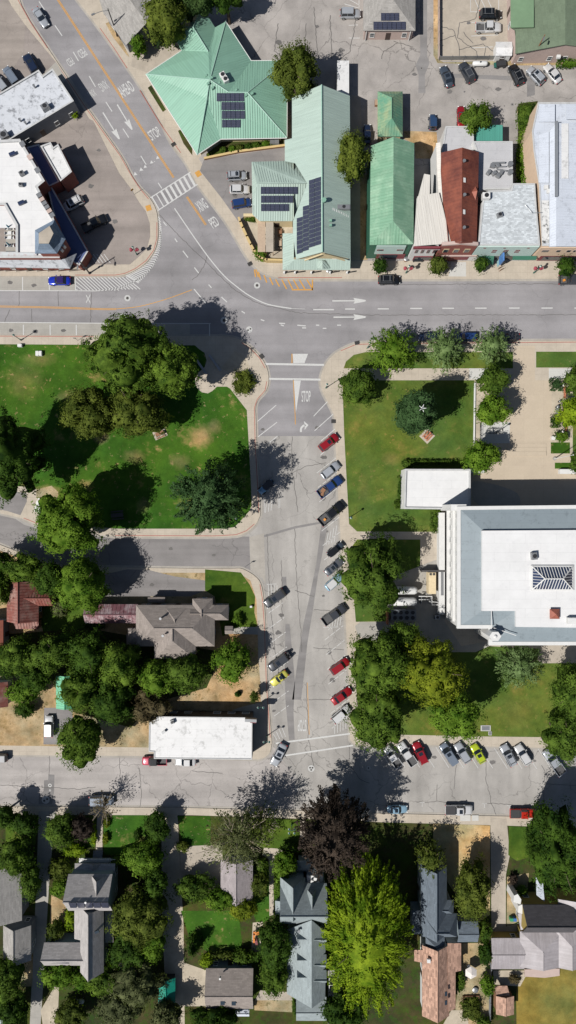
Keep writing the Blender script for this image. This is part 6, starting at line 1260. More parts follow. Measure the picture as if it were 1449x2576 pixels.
T(956, 670, 19, 19, 5, 'dark', 'lumpy', 'small dark street tree in front of the green gabled shop', group=G2); T(1103, 668, 23, 23, 5.5, 'olive', 'lumpy', 'olive street tree in front of the rusty gabled shop', group=G2); T(1210, 664, 17, 19, 5, 'mid', 'lumpy', 'narrow street tree in front of the green awning', group=G2); T(1424, 672, 23, 23, 5.5, 'dark', 'lumpy', 'dark street tree above the pickup at the right edge of the highway', group=G2)
T(655, 636, 17, 18, 2, 'bright', 'lumpy', 'bright vine spilling over the curved yellow patio wall', 'vine', 'plant'); T(630, 552, 15, 6, 1.6, 'mid', 'round', 'low clipped shrubs at the top corner of the patio', 'shrub', 'plant')
T(1324, 292, 24, 34, 3.5, 'mid', 'lumpy', 'leafy vine mass at the corner of the blue white metal roof', 'vine', 'plant'); T(1322, 392, 19, 66, 2.5, 'bright', 'hedge', 'long strip of ivy between the kitchen roof and the blue white roof', 'ivy', 'plant', dens=1.3); T(1437, 158, 32, 9, 2, 'bright', 'hedge', 'green bush strip at the right edge below the pink wall', 'bush', 'bush')
for k in range(7): T(560 + 21 * k + (k % 2) * 3, 378 - 3.2 * k, 9, 7, 1.0, ('mid', 'bright', 'olive', 'dark')[k % 4], 'round', 'planting bed shrub number %d from the left below the star shaped roof' % (k + 1) if False else ('dark', 'bright', 'pale leafy', 'tall', 'round', 'yellowish', 'last')[k] + ' shrub in the planting bed, ' + ('leftmost', 'second from the left', 'third from the left', 'in the middle', 'third from the right', 'second from the right', 'rightmost')[k], 'shrub', 'shrub', group='shrubs in the bed below the star shaped roof')
# the park
T(322, 882, 104, 100, 21, 'mid', 'lumpy', 'huge mid green park tree shading the highway corner', dens=1.15); T(428, 925, 64, 68, 18, 'mid', 'lumpy', 'right hand crown of the big park group beside the shaded plaza'); T(222, 1038, 68, 64, 12, 'olive', 'fine', 'round dull olive tree below left of the huge park tree'); T(345, 1036, 70, 62, 13, 'olive', 'fine', 'yellowish olive tree between the dull olive tree and the picnic table')
T(28, 1150, 78, 100, 20, 'dark', 'lumpy', 'dark green tree on the left edge of the park', dens=1.1); T(172, 1312, 84, 84, 17, 'bright', 'fine', 'large bright green tree over the street below the park', dens=1.1); T(530, 1253, 88, 84, 19, 'blue', 'spiky', 'broad blue green cedar at the lower right of the park', dens=2.2, n_max=30000); T(612, 962, 28, 30, 1.8, 'olive', 'round', 'wide olive shrub in the gravel corner of the park', 'shrub', 'shrub')
# courthouse side
G3 = 'street trees along the courthouse strip'
T(990, 882, 60, 57, 8.5, 'bright', 'spiky', 'leftmost bright green street tree of the courthouse strip', group=G3, dens=1.2); T(1120, 877, 45, 54, 8.5, 'pale', 'spiky', 'middle pale green street tree of the courthouse strip', group=G3, dens=1.2); T(1238, 870, 42, 46, 8, 'pale', 'spiky', 'rightmost pale green street tree of the courthouse strip', group=G3, dens=1.2)
T(897, 973, 48, 46, 8, 'mid', 'lumpy', 'green tree at the corner of the courthouse lawn beside the kerb'); T(1241, 956, 40, 36, 9.5, 'mid', 'lumpy', 'plaza tree, uppermost of three left of the pale plaza'); T(1241, 1030, 43, 38, 9.5, 'bright', 'round', 'bright plaza tree, middle one of three left of the plaza'); T(1213, 1147, 46, 37, 9.5, 'bright', 'round', 'plaza tree, lowest of three beside the annexe hedge')
T(1038, 1046, 46, 50, 17, 'blue', 'dome', 'dark blue green conifer with a white star on its tip', 'conifer', dens=1.7)
T(1447, 958, 26, 38, 7, 'mid', 'round', 'green tree at the right edge above the brick benches'); T(1436, 1036, 30, 38, 7, 'lime', 'round', 'bright yellow green tree at the right edge beside the bench'); T(1413, 1098, 17, 14, 2, 'bright', 'round', 'small bright shrub above the square of turf', 'shrub', 'shrub'); T(1452, 1165, 18, 28, 5, 'mid', 'lumpy', 'tree cut by the right edge below the flag')
T(1402, 967, 17, 14, 1.2, 'blue', 'hedge', 'square clipped blue green hedge at the plaza edge', 'hedge', 'hedge'); T(1401, 1060, 14, 14, 1.1, 'dark', 'hedge', 'small clipped dark hedge below the grey bench', 'hedge', 'hedge')
T(1062, 1162, 33, 5.5, 1.1, 'mid', 'hedge', 'left length of clipped hedge above the annexe', 'hedge', 'hedge'); T(1120, 1162, 35, 5.5, 1.1, 'mid', 'hedge', 'right length of clipped hedge above the annexe', 'hedge', 'hedge'); T(1024, 1167, 13, 10, 1.5, 'mid', 'round', 'rounded shrub at the top left corner of the annexe', 'shrub', 'shrub'); T(1005, 1228, 5, 27, 1.1, 'dark', 'hedge', 'narrow clipped hedge along the annexe west wall', 'hedge', 'hedge'); T(1097, 1310, 13, 28, 1.6, 'mid', 'hedge', 'thick hedge block between the annexe and the courthouse', 'hedge', 'hedge'); T(1000, 1270, 7, 10, 1.0, 'mid', 'hedge', 'short hedge at the lower left corner of the annexe', 'hedge', 'hedge')
T(938, 1446, 76, 90, 13, 'mid', 'lumpy', 'large green tree over the kerb beside the tanks', dens=1.1); T(950, 1668, 72, 78, 17, 'mid', 'lumpy', 'dark green tree above the lower courthouse corner', dens=1.1); T(950, 1805, 66, 80, 14, 'mid', 'lumpy', 'dark green tree over the white pickups'); T(1085, 1688, 76, 82, 18, 'yellow', 'lumpy', 'yellow green tree beside the dark courthouse drive', dens=1.1); T(1140, 1795, 62, 62, 15, 'bright', 'lumpy', 'green tree lapping the walk above the silver van'); T(1012, 1600, 44, 36, 12, 'mid', 'lumpy', 'small crown between the yellow green tree and the service yard')
T(1308, 1675, 58, 54, 8, 'pale', 'spiky', 'pale green tree on the lawn right below the courthouse', dens=1.2); T(1440, 1748, 50, 72, 14, 'mid', 'lumpy', 'upper green tree on the right edge of the lower lawn'); T(1424, 1850, 54, 66, 13, 'mid', 'lumpy', 'lower green tree at the right edge over the silver pickup')
# middle left block
GW4 = 'trees of the wooded garden'
T(207, 1475, 60, 66, 13, 'bright', 'lumpy', 'bright green tree above the pink metal wing'); T(60, 1430, 56, 38, 9, 'mid', 'lumpy', 'green tree above the red barn', group=GW4); T(125, 1455, 42, 44, 10, 'dark', 'lumpy', 'dark green tree over the corner of the red barn', group=GW4); T(2, 1478, 22, 40, 8, 'mid', 'round', 'tree on the left edge beside the red barn', group=GW4); T(0, 1412, 30, 30, 8, 'dark', 'lumpy', 'dark tree at the left edge beside the park street', group=GW4)
T(152, 1532, 19, 20, 2.5, 'grey', 'round', 'greyish bush right of the red barn', 'bush', 'bush'); T(238, 1576, 26, 8, 1.6, 'blue', 'round', 'low blue green bush below the pink metal wing', 'bush', 'bush'); T(597, 1562, 12, 18, 2, 'bright', 'lumpy', 'bright shrub on the right side of the brown hip roofed house', 'shrub', 'shrub')
for i, (u, v, a, b_, h, c, f, l) in enumerate(((50, 1650, 52, 48, 11, 'mid', 'lumpy', 'tree right of the orange roof on the left edge'), (138, 1640, 54, 50, 12, 'mid', 'lumpy', 'tree below the red barn and its dry grass'), (222, 1640, 52, 56, 12, 'dark', 'lumpy', 'dark tree directly below the pink metal wing'), (300, 1668, 52, 58, 13, 'mid', 'lumpy', 'tree at the left foot of the brown hip roofed house'), (395, 1705, 52, 40, 11, 'bright', 'lumpy', 'bright tree below the centre of the brown hip roofed house'),
    (470, 1692, 52, 48, 11, 'mid', 'lumpy', 'tree below the right half of the brown hip roofed house'), (205, 1735, 56, 52, 12, 'mid', 'lumpy', 'tree overhanging the mint green shed roof'), (285, 1758, 54, 56, 12, 'dark', 'fine', 'dark tree in the middle of the wooded garden'), (92, 1700, 40, 36, 9, 'dark', 'lumpy', 'dark tree above the dry grass and white suv'), (10, 1665, 34, 40, 9, 'dark', 'lumpy', 'dark tree on the left edge above the red roofed shed'))):
    T(u, v, a, b_, h, c, f, l, group=GW4)
T(376, 1772, 46, 44, 9, 'brown', 'fine', 'thin brownish tree touching the corner of the white flat roof', dens=.8); T(204, 1862, 56, 66, 12, 'mid', 'lumpy', 'tree leaning over the lower street beside the white suv'); T(585, 1664, 47, 50, 9, 'bright', 'lumpy', 'bright green tree at the lower right of the brown hip roofed house')
T(58, 1738, 40, 30, 6, 'bright', 'round', 'small bright tree in the dry grass left of the white suv'); T(60, 1785, 25, 18, 3, 'dark', 'round', 'dark bush just below the small bright tree', 'bush', 'bush'); T(640, 1752, 11, 15, 4, 'olive', 'round', 'thin young tree at the dry corner above the white flat building'); T(598, 1746, 9, 8, 1.4, 'dark', 'conifer', 'lone pointed shrub in the dry grass above the white flat building', 'shrub', 'shrub'); T(145, 1610, 14, 10, 1.4, 'lime', 'round', 'yellow green shrub at the edge of the small green lawn', 'shrub', 'shrub')
# lower block
T(598, 2112, 84, 74, 15, 'grey', 'spiky', 'feathery tree with bare pale branches above the mauve garage', dens=.59, bare=True); T(655, 2072, 55, 40, 12, 'olive', 'spiky', 'thin dark top of the feathery tree pair near the kerb', dens=.45, bare=True); T(842, 2100, 86, 98, 18, 'purple', 'spiky', 'large dark purple leaved tree at the lower crossing', dens=3.0, n_max=34000)
T(922, 2362, 108, 186, 18, 'lime', 'plume', 'huge yellow green feathery tree', dens=1.3, n_max=30000)
T(715, 2178, 30, 34, 6, 'bright', 'round', 'bright tree at the upper left corner of the blue grey house'); T(692, 2375, 42, 62, 11, 'dark', 'fine', 'dark conifer like tree left of the blue grey dormer roof'); T(690, 2455, 34, 46, 9, 'mid', 'fine', 'tree leaning over the patio below the dark conifer like tree'); T(700, 2240, 12, 30, 2.5, 'bright', 'round', 'bright shrub along the left wall of the blue grey house', 'shrub', 'shrub'); T(660, 2178, 15, 17, 2.5, 'mid', 'round', 'round shrub beside the garden walk', 'shrub', 'shrub')
G5 = 'garden trees around the lower houses'
for r_ in (('155', 0),): pass
for u, v, a, b_, h, c, f, l in ((55, 2072, 42, 32, 6, 'dark', 'lumpy', 'dark tree at the top left corner of the lower block'), (10, 2050, 24, 26, 7, 'dark', 'lumpy', 'dark tree cut by the left edge at the lower kerb'), (150, 2088, 36, 42, 7, 'mid', 'lumpy', 'green tree right of the grey driveway at the lower kerb'), (205, 2082, 28, 34, 5, 'purple', 'fine', 'purple leaved small tree left of the front walk'), (395, 2080, 32, 36, 6, 'dark', 'lumpy', 'dark tree at the right end of the square lawn'),
    (35, 2155, 46, 46, 8, 'mid', 'lumpy', 'tree over the top of the bottom left grey house'), (76, 2222, 24, 42, 7, 'mid', 'lumpy', 'narrow tree between the bottom left house and driveway'), (147, 2185, 26, 26, 3, 'olive', 'round', 'round olive shrub tree right of the driveway'), (150, 2235, 22, 22, 3, 'bright', 'round', 'bright round shrub tree beside the gabled house'), (360, 2160, 48, 40, 7, 'bright', 'lumpy', 'yellowish tree right of the gabled house front'), (392, 2225, 28, 40, 7, 'dark', 'lumpy', 'dark tree along the fence by the gravel drive'),
    (352, 2310, 68, 68, 10, 'olive', 'fine', 'wide dark olive tree right of the gabled house'), (325, 2392, 48, 46, 7, 'dark', 'fine', 'dark tree over the back deck'), (385, 2375, 32, 42, 6, 'bright', 'lumpy', 'brighter tree beside the gravel drive'), (345, 2475, 60, 52, 9, 'grey', 'fine', 'greyish thin tree left of the teal tarp'), (300, 2540, 58, 42, 8, 'grey', 'fine', 'greyish tree at the bottom edge'), (265, 2470, 48, 36, 6, 'mid', 'lumpy', 'tree below the rear gable of the gabled house'), (150, 2450, 44, 36, 5, 'bright', 'lumpy', 'bright tree below the left wing of the gabled house'), (210, 2458, 36, 34, 4, 'bright', 'lumpy', 'bright bushes directly behind the gabled house'),
    (175, 2552, 42, 34, 5, 'olive', 'lumpy', 'olive bushes at the bottom edge right of the driveway'), (15, 2462, 42, 62, 9, 'mid', 'lumpy', 'tall tree on the left edge below the grey shingle roof'), (32, 2545, 34, 46, 8, 'dark', 'lumpy', 'dark tree at the bottom left corner'), (420, 2556, 40, 30, 7, 'grey', 'fine', 'greyish tree below the teal tarp'), (140, 2340, 20, 26, 4, 'olive', 'round', 'olive tree in the nook left of the gabled house'), (178, 2310, 14, 26, 3, 'lime', 'round', 'lime shrub against the left wall of the gabled house'),
    (490, 2235, 52, 34, 5, 'mid', 'lumpy', 'green tree below the concrete drive'), (555, 2262, 42, 26, 5, 'bright', 'lumpy', 'bright tree below the mauve garage left corner'), (612, 2285, 34, 30, 5, 'yellow', 'fine', 'yellowish tree below the mauve garage right corner'), (488, 2378, 24, 26, 6, 'dark', 'conifer', 'small pointed conifer on the round lawn'), (655, 2225, 22, 28, 4, 'olive', 'fine', 'thin tree beside the garden walk'), (612, 2408, 28, 16, 3, 'mid', 'round', 'hedge shrubs right end above the dark grey house'), (565, 2404, 30, 8, 2, 'olive', 'hedge', 'clipped hedge above the dark grey house'), (520, 2418, 16, 18, 3, 'lime', 'round', 'lime bush at the left end of the clipped hedge'),
    (535, 2562, 58, 30, 7, 'dark', 'lumpy', 'dark tree at the bottom edge below the dark grey house'), (745, 2520, 12, 32, 4, 'mid', 'lumpy', 'narrow tree beside the rear of the blue grey house'), (865, 2545, 56, 44, 9, 'dark', 'lumpy', 'dark tree at the bottom edge beside the blue grey house'), (1085, 2160, 36, 44, 9, 'olive', 'spiky', 'thin olive tree above the slate roofed house'), (1190, 2240, 44, 72, 10, 'olive', 'fine', 'tall olive tree between slate roofed house and golden field'), (1221, 2345, 18, 26, 4, 'mid', 'lumpy', 'small tree between the slate house and grey metal wings'), (1220, 2400, 17, 30, 4, 'dark', 'lumpy', 'dark narrow tree right of the white parasol'), (1225, 2478, 18, 24, 3.5, 'bright', 'round', 'bright bush below right of the white parasol'),
    (1158, 2470, 12, 26, 3, 'mid', 'round', 'narrow tree against the brown shingle house'), (1185, 2540, 26, 26, 2, 'olive', 'round', 'low olive bushes at the bottom edge right of the brown roof'), (1400, 2140, 64, 112, 15, 'dark', 'fine', 'large dark tree at the right edge over the yellow house'), (1312, 2240, 16, 12, 2, 'bright', 'round', 'bright shrub in the curved bed by the pink bay windows'), (1290, 2212, 12, 12, 1.6, 'purple', 'round', 'maroon shrub in the curved bed'), (1295, 2463, 15, 11, 1.5, 'brown', 'round', 'brown shrub beside the tan lawn porch'), (1215, 2570, 22, 12, 2, 'mid', 'round', 'green bush at the bottom edge left of the brown shed'),
    (460, 2130, 16, 14, 1.6, 'olive', 'round', 'low shrub at the corner of the concrete drive'), (268, 2068, 7, 14, 1.2, 'yellow', 'round', 'yellow flowering shrub beside the front walk, upper'), (266, 2110, 7, 14, 1.2, 'yellow', 'round', 'yellow flowering shrub beside the front walk, lower'), (235, 2100, 8, 26, 1.4, 'lime', 'round', 'lime shrub row left of the front walk'), (345, 2100, 8, 16, 1.0, 'dark', 'round', 'dark shrub curve inside the square lawn'), (305, 2165, 30, 14, 3, 'mid', 'round', 'low bushes below the square lawn'), (185, 2140, 30, 14, 2, 'lime', 'round', 'lime bushes left of the front steps'), (640, 2410, 16, 18, 2.5, 'dark', 'round', 'dark bush below the orange play set'), (730, 2135, 26, 12, 3, 'dark', 'round', 'dark bush in the shade left of the purple tree')):
    T(u, v, a, b_, h, c, f, l, 'tree' if h > 2.6 else 'shrub', 'tree' if h > 2.6 else 'shrub', group=G5)
T(262, 2028, 36, 36, 7, 'brown', 'spiky', 'nearly leafless tree over the grey blue suv', dens=.16, bare=True)
# ---------------------------------------------------------------- street furniture and small things
m_globe = plain('lamp_globe', C('f4f2ea'), .4, 0, .03, 1); m_teal2 = plain('teal_post_paint', C('2c6a60'), .5, 0, .1, 2); m_basket = leafmat('basket_flowers', C('c4405a'), c2=C('e07a8a')); m_brickp = plain('orange_brick', C('c47a58'), .85, 0, .2, 4)
def lamp(u, v, label, h=3.9, heads=1, basket=False, col=None, group='street lamps around the junction'):
    p = g(u, v); r = thing('street_lamp', label, 'street lamp', (p[0], p[1], .14), 0, group); c = col or m_teal2
    mb = MB(); mb.tube([(0, 0, 0), (0, 0, .7), (0, 0, .75), (0, 0, h)], [.17, .14, .08, .06], 8)
    if heads > 1: mb.tube([(-.55, 0, h - .3), (-.3, 0, h - .15), (.3, 0, h - .15), (.55, 0, h - .3)], .05, 6)
    mb.build('pole', c, r)
    for k in range(heads):
        x = 0 if heads == 1 else (-.55 + 1.1 * (k % 2)); y = 0 if heads < 3 else (.4 if k > 1 else -.4); gb = MB(); gb.sphere((x, y, h + .12), .26, 10, 6); gb.build('lamp_globe', m_globe, r, smooth=True)
        cp = MB(); cp.tube([(x, y, h + .34), (x, y, h + .42)], [.2, .06], 8); cp.build('lamp_cap', c, r)
    if basket:
        for s_ in (-1, 1):
            hb = MB(); hb.sphere((s_ * .6, 0, 2.75), .42, 12, 8, .8); hb.v = [(x + .06 * math.sin(9 * y + 5 * z), y + .06 * math.sin(11 * x), z + .05 * math.sin(8 * x + 7 * y)) for x, y, z in hb.v]; hb.build('hanging_basket', m_basket, r)
        ar = MB(); ar.tube([(-.7, 0, 3.1), (.7, 0, 3.1)], .03, 5); ar.build('bracket', c, r)
lamp(345, 641, 'teal lamp post with red hanging baskets inside the sharp bend kerb', basket=True); lamp(1021, 687, 'lamp post with flower baskets between the two leftmost shop street trees', basket=True); lamp(1342, 687, 'lamp post with flower baskets left of the dark street tree at the right edge', basket=True)
lamp(54, 856, 'lamp post on the park walk near the left edge'); lamp(925, 875, 'teal lamp post at the kerb corner left of the strip trees'); lamp(820, 976, 'slim lamp post on the right walk beside the stop word'); lamp(879, 1302, 'lamp post where the courthouse side path meets the main street'); lamp(598, 1304, 'lamp post on the grass by the cedar and park street corner')
lamp(672, 1850, 'lamp post beside the sunny gap right of the white flat building', heads=2); lamp(658, 1766, 'lamp post above the upper right corner of the white flat building', heads=2); lamp(1329, 2079, 'tall lamp post next to the bright red pickup', 4.3); lamp(734, 2072, 'lamp post with a cluster of four white globes left of the purple tree', 3.2, 4)
lamp(1248, 1088, 'lamp post on the white ramp left of the plaza', col=m_dkmetal); lamp(1397, 1091, 'lamp post at the right side of the plaza below the grey bench', col=m_dkmetal); lamp(1406, 975, 'lamp post inside the square clipped hedge', 2.4, col=m_dkmetal)
def armlight(u, v, label, h, ang, L_, wood=False, z0=.14):
    p = g(u, v); r = thing('light_pole', label, 'light pole', (p[0], p[1], z0)); mb = MB(); mb.tube([(0, 0, 0), (0, 0, h)], [.16, .1], 8).tube([(0, 0, 0), (0, 0, .3)], .26, 8); mb.build('pole', m_wood if wood else m_dkmetal, r)
    a = math.radians(ang); e = (math.cos(a) * L_, math.sin(a) * L_, h + .35); mb = MB(); mb.tube([(0, 0, h - .5), (e[0] * .4, e[1] * .4, h + .1), e], .05, 6); mb.build('arm', m_metal, r); mb = MB(); mb.box(e, (.75, .3, .16), a); mb.build('lamp_head', m_metal, r); return r
r = armlight(226, 688, 'tall dark light pole with signs on the walk below the corner building', 7.6, 265, 1.6); mb = MB(); mb.box((0, -.05, 3.4), (.9, .05, .6)).box((0, -.05, 2.6), (.5, .05, .5)); mb.build('sign_panel', m_dkmetal, r)
armlight(296, 91, 'light pole with long arm reaching over the diagonal road', 7.8, 205, 3.2); armlight(1334, 156, 'leaning tall wooden pole with lamp beside the olive roofed building', 8.2, 250, 1.2, True)
# signs
def signpost(u, v, label, h=2.2, col=None, w_=.6, ang=0, shape='box'):
    p = g(u, v); r = thing('sign_post', label, 'sign', (p[0], p[1], .14), ang); mb = MB(); mb.tube([(0, 0, 0), (0, 0, h)], .04, 6); mb.build('post', m_metal, r); mb = MB()
    if shape == 'oct': mb.v = []; n8 = [(math.cos(math.pi / 8 + k * math.pi / 4) * .38, math.sin(math.pi / 8 + k * math.pi / 4) * .38) for k in range(8)]; mb.face([(x, -.05, h + z) for x, z in n8]); mb.face([(x, -.09, h + z) for x, z in n8][::-1])
    else: mb.box((0, -.05, h), (w_, .04, w_ * 1.1))
    mb.build('sign_panel', col or m_metal, r)
signpost(338, 490, 'pedestrian sign beside the crosswalk on the left kerb', col=m_yel, ang=.6); signpost(619, 1424, 'dark street sign at the corner of the park street'); signpost(196, 857, 'small sign on the park walk under the highway'); signpost(132, 2040, 'small sign at the top of the grey driveway')
# yellow tactile pads, drains
def flatbox(name, label, cat, u, v, w_, d_, h_, mat, rz=0, z=.14, group=None, pn='plate'):
    p = g(u, v); r = thing(name, label, cat, (p[0], p[1], z), rz, group); mb = MB(); mb.box((0, 0, h_ / 2 + .002), (w_, d_, h_)); mb.build(pn, mat, r); return r
flatbox('tactile_pad', 'yellow tactile pad at the left end of the crosswalk', 'tactile pad', 374, 524, 1.1, 1.2, .03, m_yel, .3); flatbox('tactile_pad', 'yellow tactile pad at the right end of the crosswalk', 'tactile pad', 499, 438, 1.1, 1.2, .03, m_yel, .55)
for u, v, l, a in ((437, 364, 'storm drain on the diagonal road above the crosswalk', .55), (629, 664, 'storm drain at the kerb outside the curved patio wall', .5), (658, 897, 'storm drain at the round park corner', -.9), (898, 863, 'storm drain at the round courthouse corner', .2), (839, 1060, 'storm drain above the dark red suv', 0)):
    r = flatbox('storm_drain', l, 'storm drain', u, v, 1.0, .8, .02, m_iron, a, .15 if u != 658 else .142); mb = MB()
    for k in range(5): mb.box((-.36 + .18 * k, 0, .035), (.07, .6, .03))
    mb.build('grate', m_dkmetal, r)
# fences and walls
def wallrun(name, label, cat, pts, h, t, mat, posts=0, pm=None):
    P = [g(u, v) for u, v in pts]; c = P[0]; r = thing(name, label, cat, (c[0], c[1], .14)); mb = MB(); pb = MB()
    for a, b in zip(P, P[1:]):
        a, b = Vector(a[:2]), Vector(b[:2]); L_ = (b - a).length; m_ = (a + b) / 2; mb.box((m_.x - c[0], m_.y - c[1], h / 2 if not posts else h * .55), (L_ + t * .9, t, h if not posts else h * .8), math.atan2((b - a).y, (b - a).x))
        if posts:
            for k in range(int(L_ / posts) + 1): q = a.lerp(b, min(1, k * posts / L_)); pb = MB(); pb.box((q.x - c[0], q.y - c[1], h / 2 + .05), (.12, .12, h + .1)); pb.build('post', pm or mat, r)
    mb.build('panel' if posts else 'wall_body', mat, r)
    if not posts and cat == 'wall':
        cp = MB()
        for a, b in zip(P, P[1:]): a, b = Vector(a[:2]), Vector(b[:2]); m_ = (a + b) / 2; cp.box((m_.x - c[0], m_.y - c[1], h + .04), ((b - a).length + t, t + .1, .08), math.atan2((b - a).y, (b - a).x))
        cp.build('coping', pm or mat, r)
    return r
wallrun('patio_wall', 'curved yellow stucco wall around the corner patio', 'wall', smooth([(602, 556), (612, 580), (632, 622), (646, 645), (656, 655), (672, 660)], 2) + [(711, 661)], 1.5, .3, m_yellowwall)
wallrun('patio_wall', 'short yellow wall and gate box at the top of the patio', 'wall', [(617, 552), (650, 552)], 2.0, .5, m_yellowwall, pm=m_wallc)
wallrun('planter_wall', 'low yellow edged wall between planting bed and driveway', 'wall', [(516, 402), (600, 385), (715, 370)], .6, .35, m_wood, pm=m_yellowwall)
wallrun('lot_fence', 'pale fence along the left side of the upper lot', 'fence', [(1102, -30), (1102, 152)], 1.4, .06, m_wallp, 2.6, m_metal); wallrun('lot_fence', 'grey fence along the bottom of the upper lot', 'fence', [(1104, 153), (1240, 152)], 1.4, .06, m_metal, 2.6, m_metal)
wallrun('garden_fence', 'white garden fence beside the gravel drive', 'fence', [(402, 2210), (404, 2330)], 1.3, .06, m_wallw, 2.4, m_wallw); wallrun('garden_fence', 'grey fence between the dry yard and grey metal wings', 'fence', [(1233, 2372), (1228, 2570)], 1.4, .06, m_wallg, 2.4, m_wallg)
wallrun('low_wall', 'white low wall at the lower left of the plaza', 'wall', [(1180, 1185), (1209, 1185)], 1.0, .9, m_wallw); wallrun('low_wall', 'white low wall at the lower right of the plaza', 'wall', [(1408, 1187), (1480, 1187)], 1.0, .9, m_wallw); wallrun('planter_edge', 'white edge wall left of the pale gravel strip on the courthouse lawn', 'wall', [(1193, 965), (1191, 1115)], .35, .2, m_wallw)
wallrun('brick_wall', 'low orange brick wall left of the white tanks', 'wall', [(972, 1535), (972, 1566)], 1.6, .3, m_brickp); wallrun('yard_wall', 'dark wall along the top of the service yard', 'wall', [(1058, 1434), (1114, 1434)], 2.2, .3, m_walld)
# patio roof and furniture
def table(u, v, label, L_=1.8, W_=.8, mat=None, rz=0, z=.15, group=None, pad=None):
    p = g(u, v); r = thing('picnic_table', label, 'picnic table', (p[0], p[1], z), rz, group); mat = mat or m_frame
    if pad: mb = MB(); mb.box((0, 0, .03), pad + (.05,)); mb.build('pad', m_conc, r)
    mb = MB(); mb.box((0, 0, .75), (L_, W_, .06)); mb.build('table_top', mat, r)
    for s_ in (-1, 1): mb = MB(); mb.box((0, s_ * (W_ / 2 + .35), .45), (L_, .28, .05)); mb.build('bench_seat', mat, r)
    for s_ in (-1, 1): mb = MB(); mb.box((s_ * L_ * .35, 0, .38), (.08, W_ + .7, .08)).box((s_ * L_ * .35, -.3, .38), (.08, .08, .72)).box((s_ * L_ * .35, .3, .38), (.08, .08, .72)); mb.build('leg_frame', m_dkmetal, r)
table(403, 1092, 'picnic table on a pale pad under the edge of the olive park tree', rz=.4, pad=(2.8, 1.8), mat=m_wood); table(108, 1267, 'white picnic table on the pale path, upper', 2.3, .8, rz=-.3, mat=m_frame); table(104, 1281, 'white picnic table on the pale path, lower', 2.3, .6, rz=-.3, mat=m_frame); table(1074, 1097, 'reddish picnic table on a square pad below the dark conifer', 1.8, .5, rz=.8, pad=(2.4, 2.4), mat=m_brickp); table(297, 1296, 'dark picnic table in the shade of the bright park street tree', 2.6, .9, rz=.1, mat=m_walld)
for u0, l in ((659, 'pale tan plank roof strip over the corner patio, left'), (679, 'brown plank roof strip over the corner patio, right')):
    p = g(u0, 602, 0); r = thing('patio_cover', l, 'pergola', (p[0], p[1], .15)); mb = MB(); mb.box((0, 0, 2.5), (1.6, 7.4, .1)); mb.build('cover_boards', m_deck if u0 < 670 else m_beige, r)
    for y in (-3.5, 0, 3.5):
        for x in (-.7, .7): mb = MB(); mb.box((x, y, 1.25), (.12, .12, 2.5)); mb.build('post', m_wood, r)
table(704, 588, 'small wooden patio table in the corner patio, upper', .9, .7, m_wood); table(704, 616, 'pale patio table in the corner patio, lower', .8, 1.2, m_deck)
# benches
def bench(u, v, label, L_=2.0, mat=None, rz=0, z=.15, back=True):
    p = g(u, v); r = thing('bench', label, 'bench', (p[0], p[1], z), rz); mat = mat or m_wood; mb = MB(); mb.box((0, 0, .45), (L_, .5, .07)); mb.build('seat', mat, r)
    if back: mb = MB(); mb.box((0, .27, .72), (L_, .06, .5)); mb.build('backrest', mat, r)
    for s_ in (-1, 1): mb = MB(); mb.box((s_ * (L_ / 2 - .2), 0, .22), (.1, .45, .44)); mb.build('leg', m_dkmetal, r)
bench(508, 925, 'long bench in the dark plaza shade, left', 3.6, m_metal, -.95, back=False); bench(541, 914, 'long bench in the dark plaza shade, right', 4.2, m_metal, -.95, back=False); bench(1418, 988, 'orange brick bench behind the square hedge', 2.6, m_brickp, math.pi / 2, back=False); bench(1421, 1073, 'long orange brick bench near the lower plaza tree', 4.4, m_brickp, math.pi / 2, back=False)
bench(1398, 1043, 'grey bench facing the plaza', 2.6, m_metal, -math.pi / 2); bench(1050, 658, 'dark bench in front of the maroon and white shop', 2.2, m_dkmetal); bench(1416, 1035, 'wooden seat under the yellow green plaza tree', 1.6, m_brickp, math.pi / 2)
def bin_(u, v, label, r_=.32, h=1.0, mat=None, z=.15, nm='trash_can'):
    p = g(u, v); r = thing(nm, label, 'trash can' if nm == 'trash_can' else 'planter', (p[0], p[1], z)); mb = MB(); mb.tube([(0, 0, 0), (0, 0, h)], [r_ * .85, r_], 12); mb.build('bin_body', mat or m_dkmetal, r); mb = MB(); mb.tube([(0, 0, h), (0, 0, h + .12)], [r_ * 1.05, r_ * .5], 12); mb.build('lid', m_metal, r)
bin_(1399, 1025, 'round grey trash can above the grey bench'); bin_(509, 2290 - 1660, 'round trash can in front of nothing') if False else None; bin_(1405, 1056 - 45, 'small dark bin beside the plaza gravel', .25, .8)
bin_(825, 683, 'round grey planter on the walk below the porch of the green gabled hall', .45, .6, m_greyc, nm='planter_pot'); bin_(1020, 655, 'brown planter at the corner of the green gabled shop', .5, .8, m_wood, nm='planter_pot'); bin_(1194, 2487, 'round dark fire pit in the dry back yard', .6, .4, m_iron, nm='fire_pit')
# bike rack
p = g(852, 683); r = thing('bike_rack', 'dark looped bike rack on the walk below the porch', 'bike rack', (p[0], p[1], .14)); 
for k in range(4): mb = MB(); mb.tube([(-1.2 + .8 * k - .25, 0, 0), (-1.2 + .8 * k - .25, 0, .7), (-1.2 + .8 * k, 0, .85), (-1.2 + .8 * k + .25, 0, .7), (-1.2 + .8 * k + .25, 0, 0)], .04, 5, False); mb.build('hoop', m_dkmetal, r)
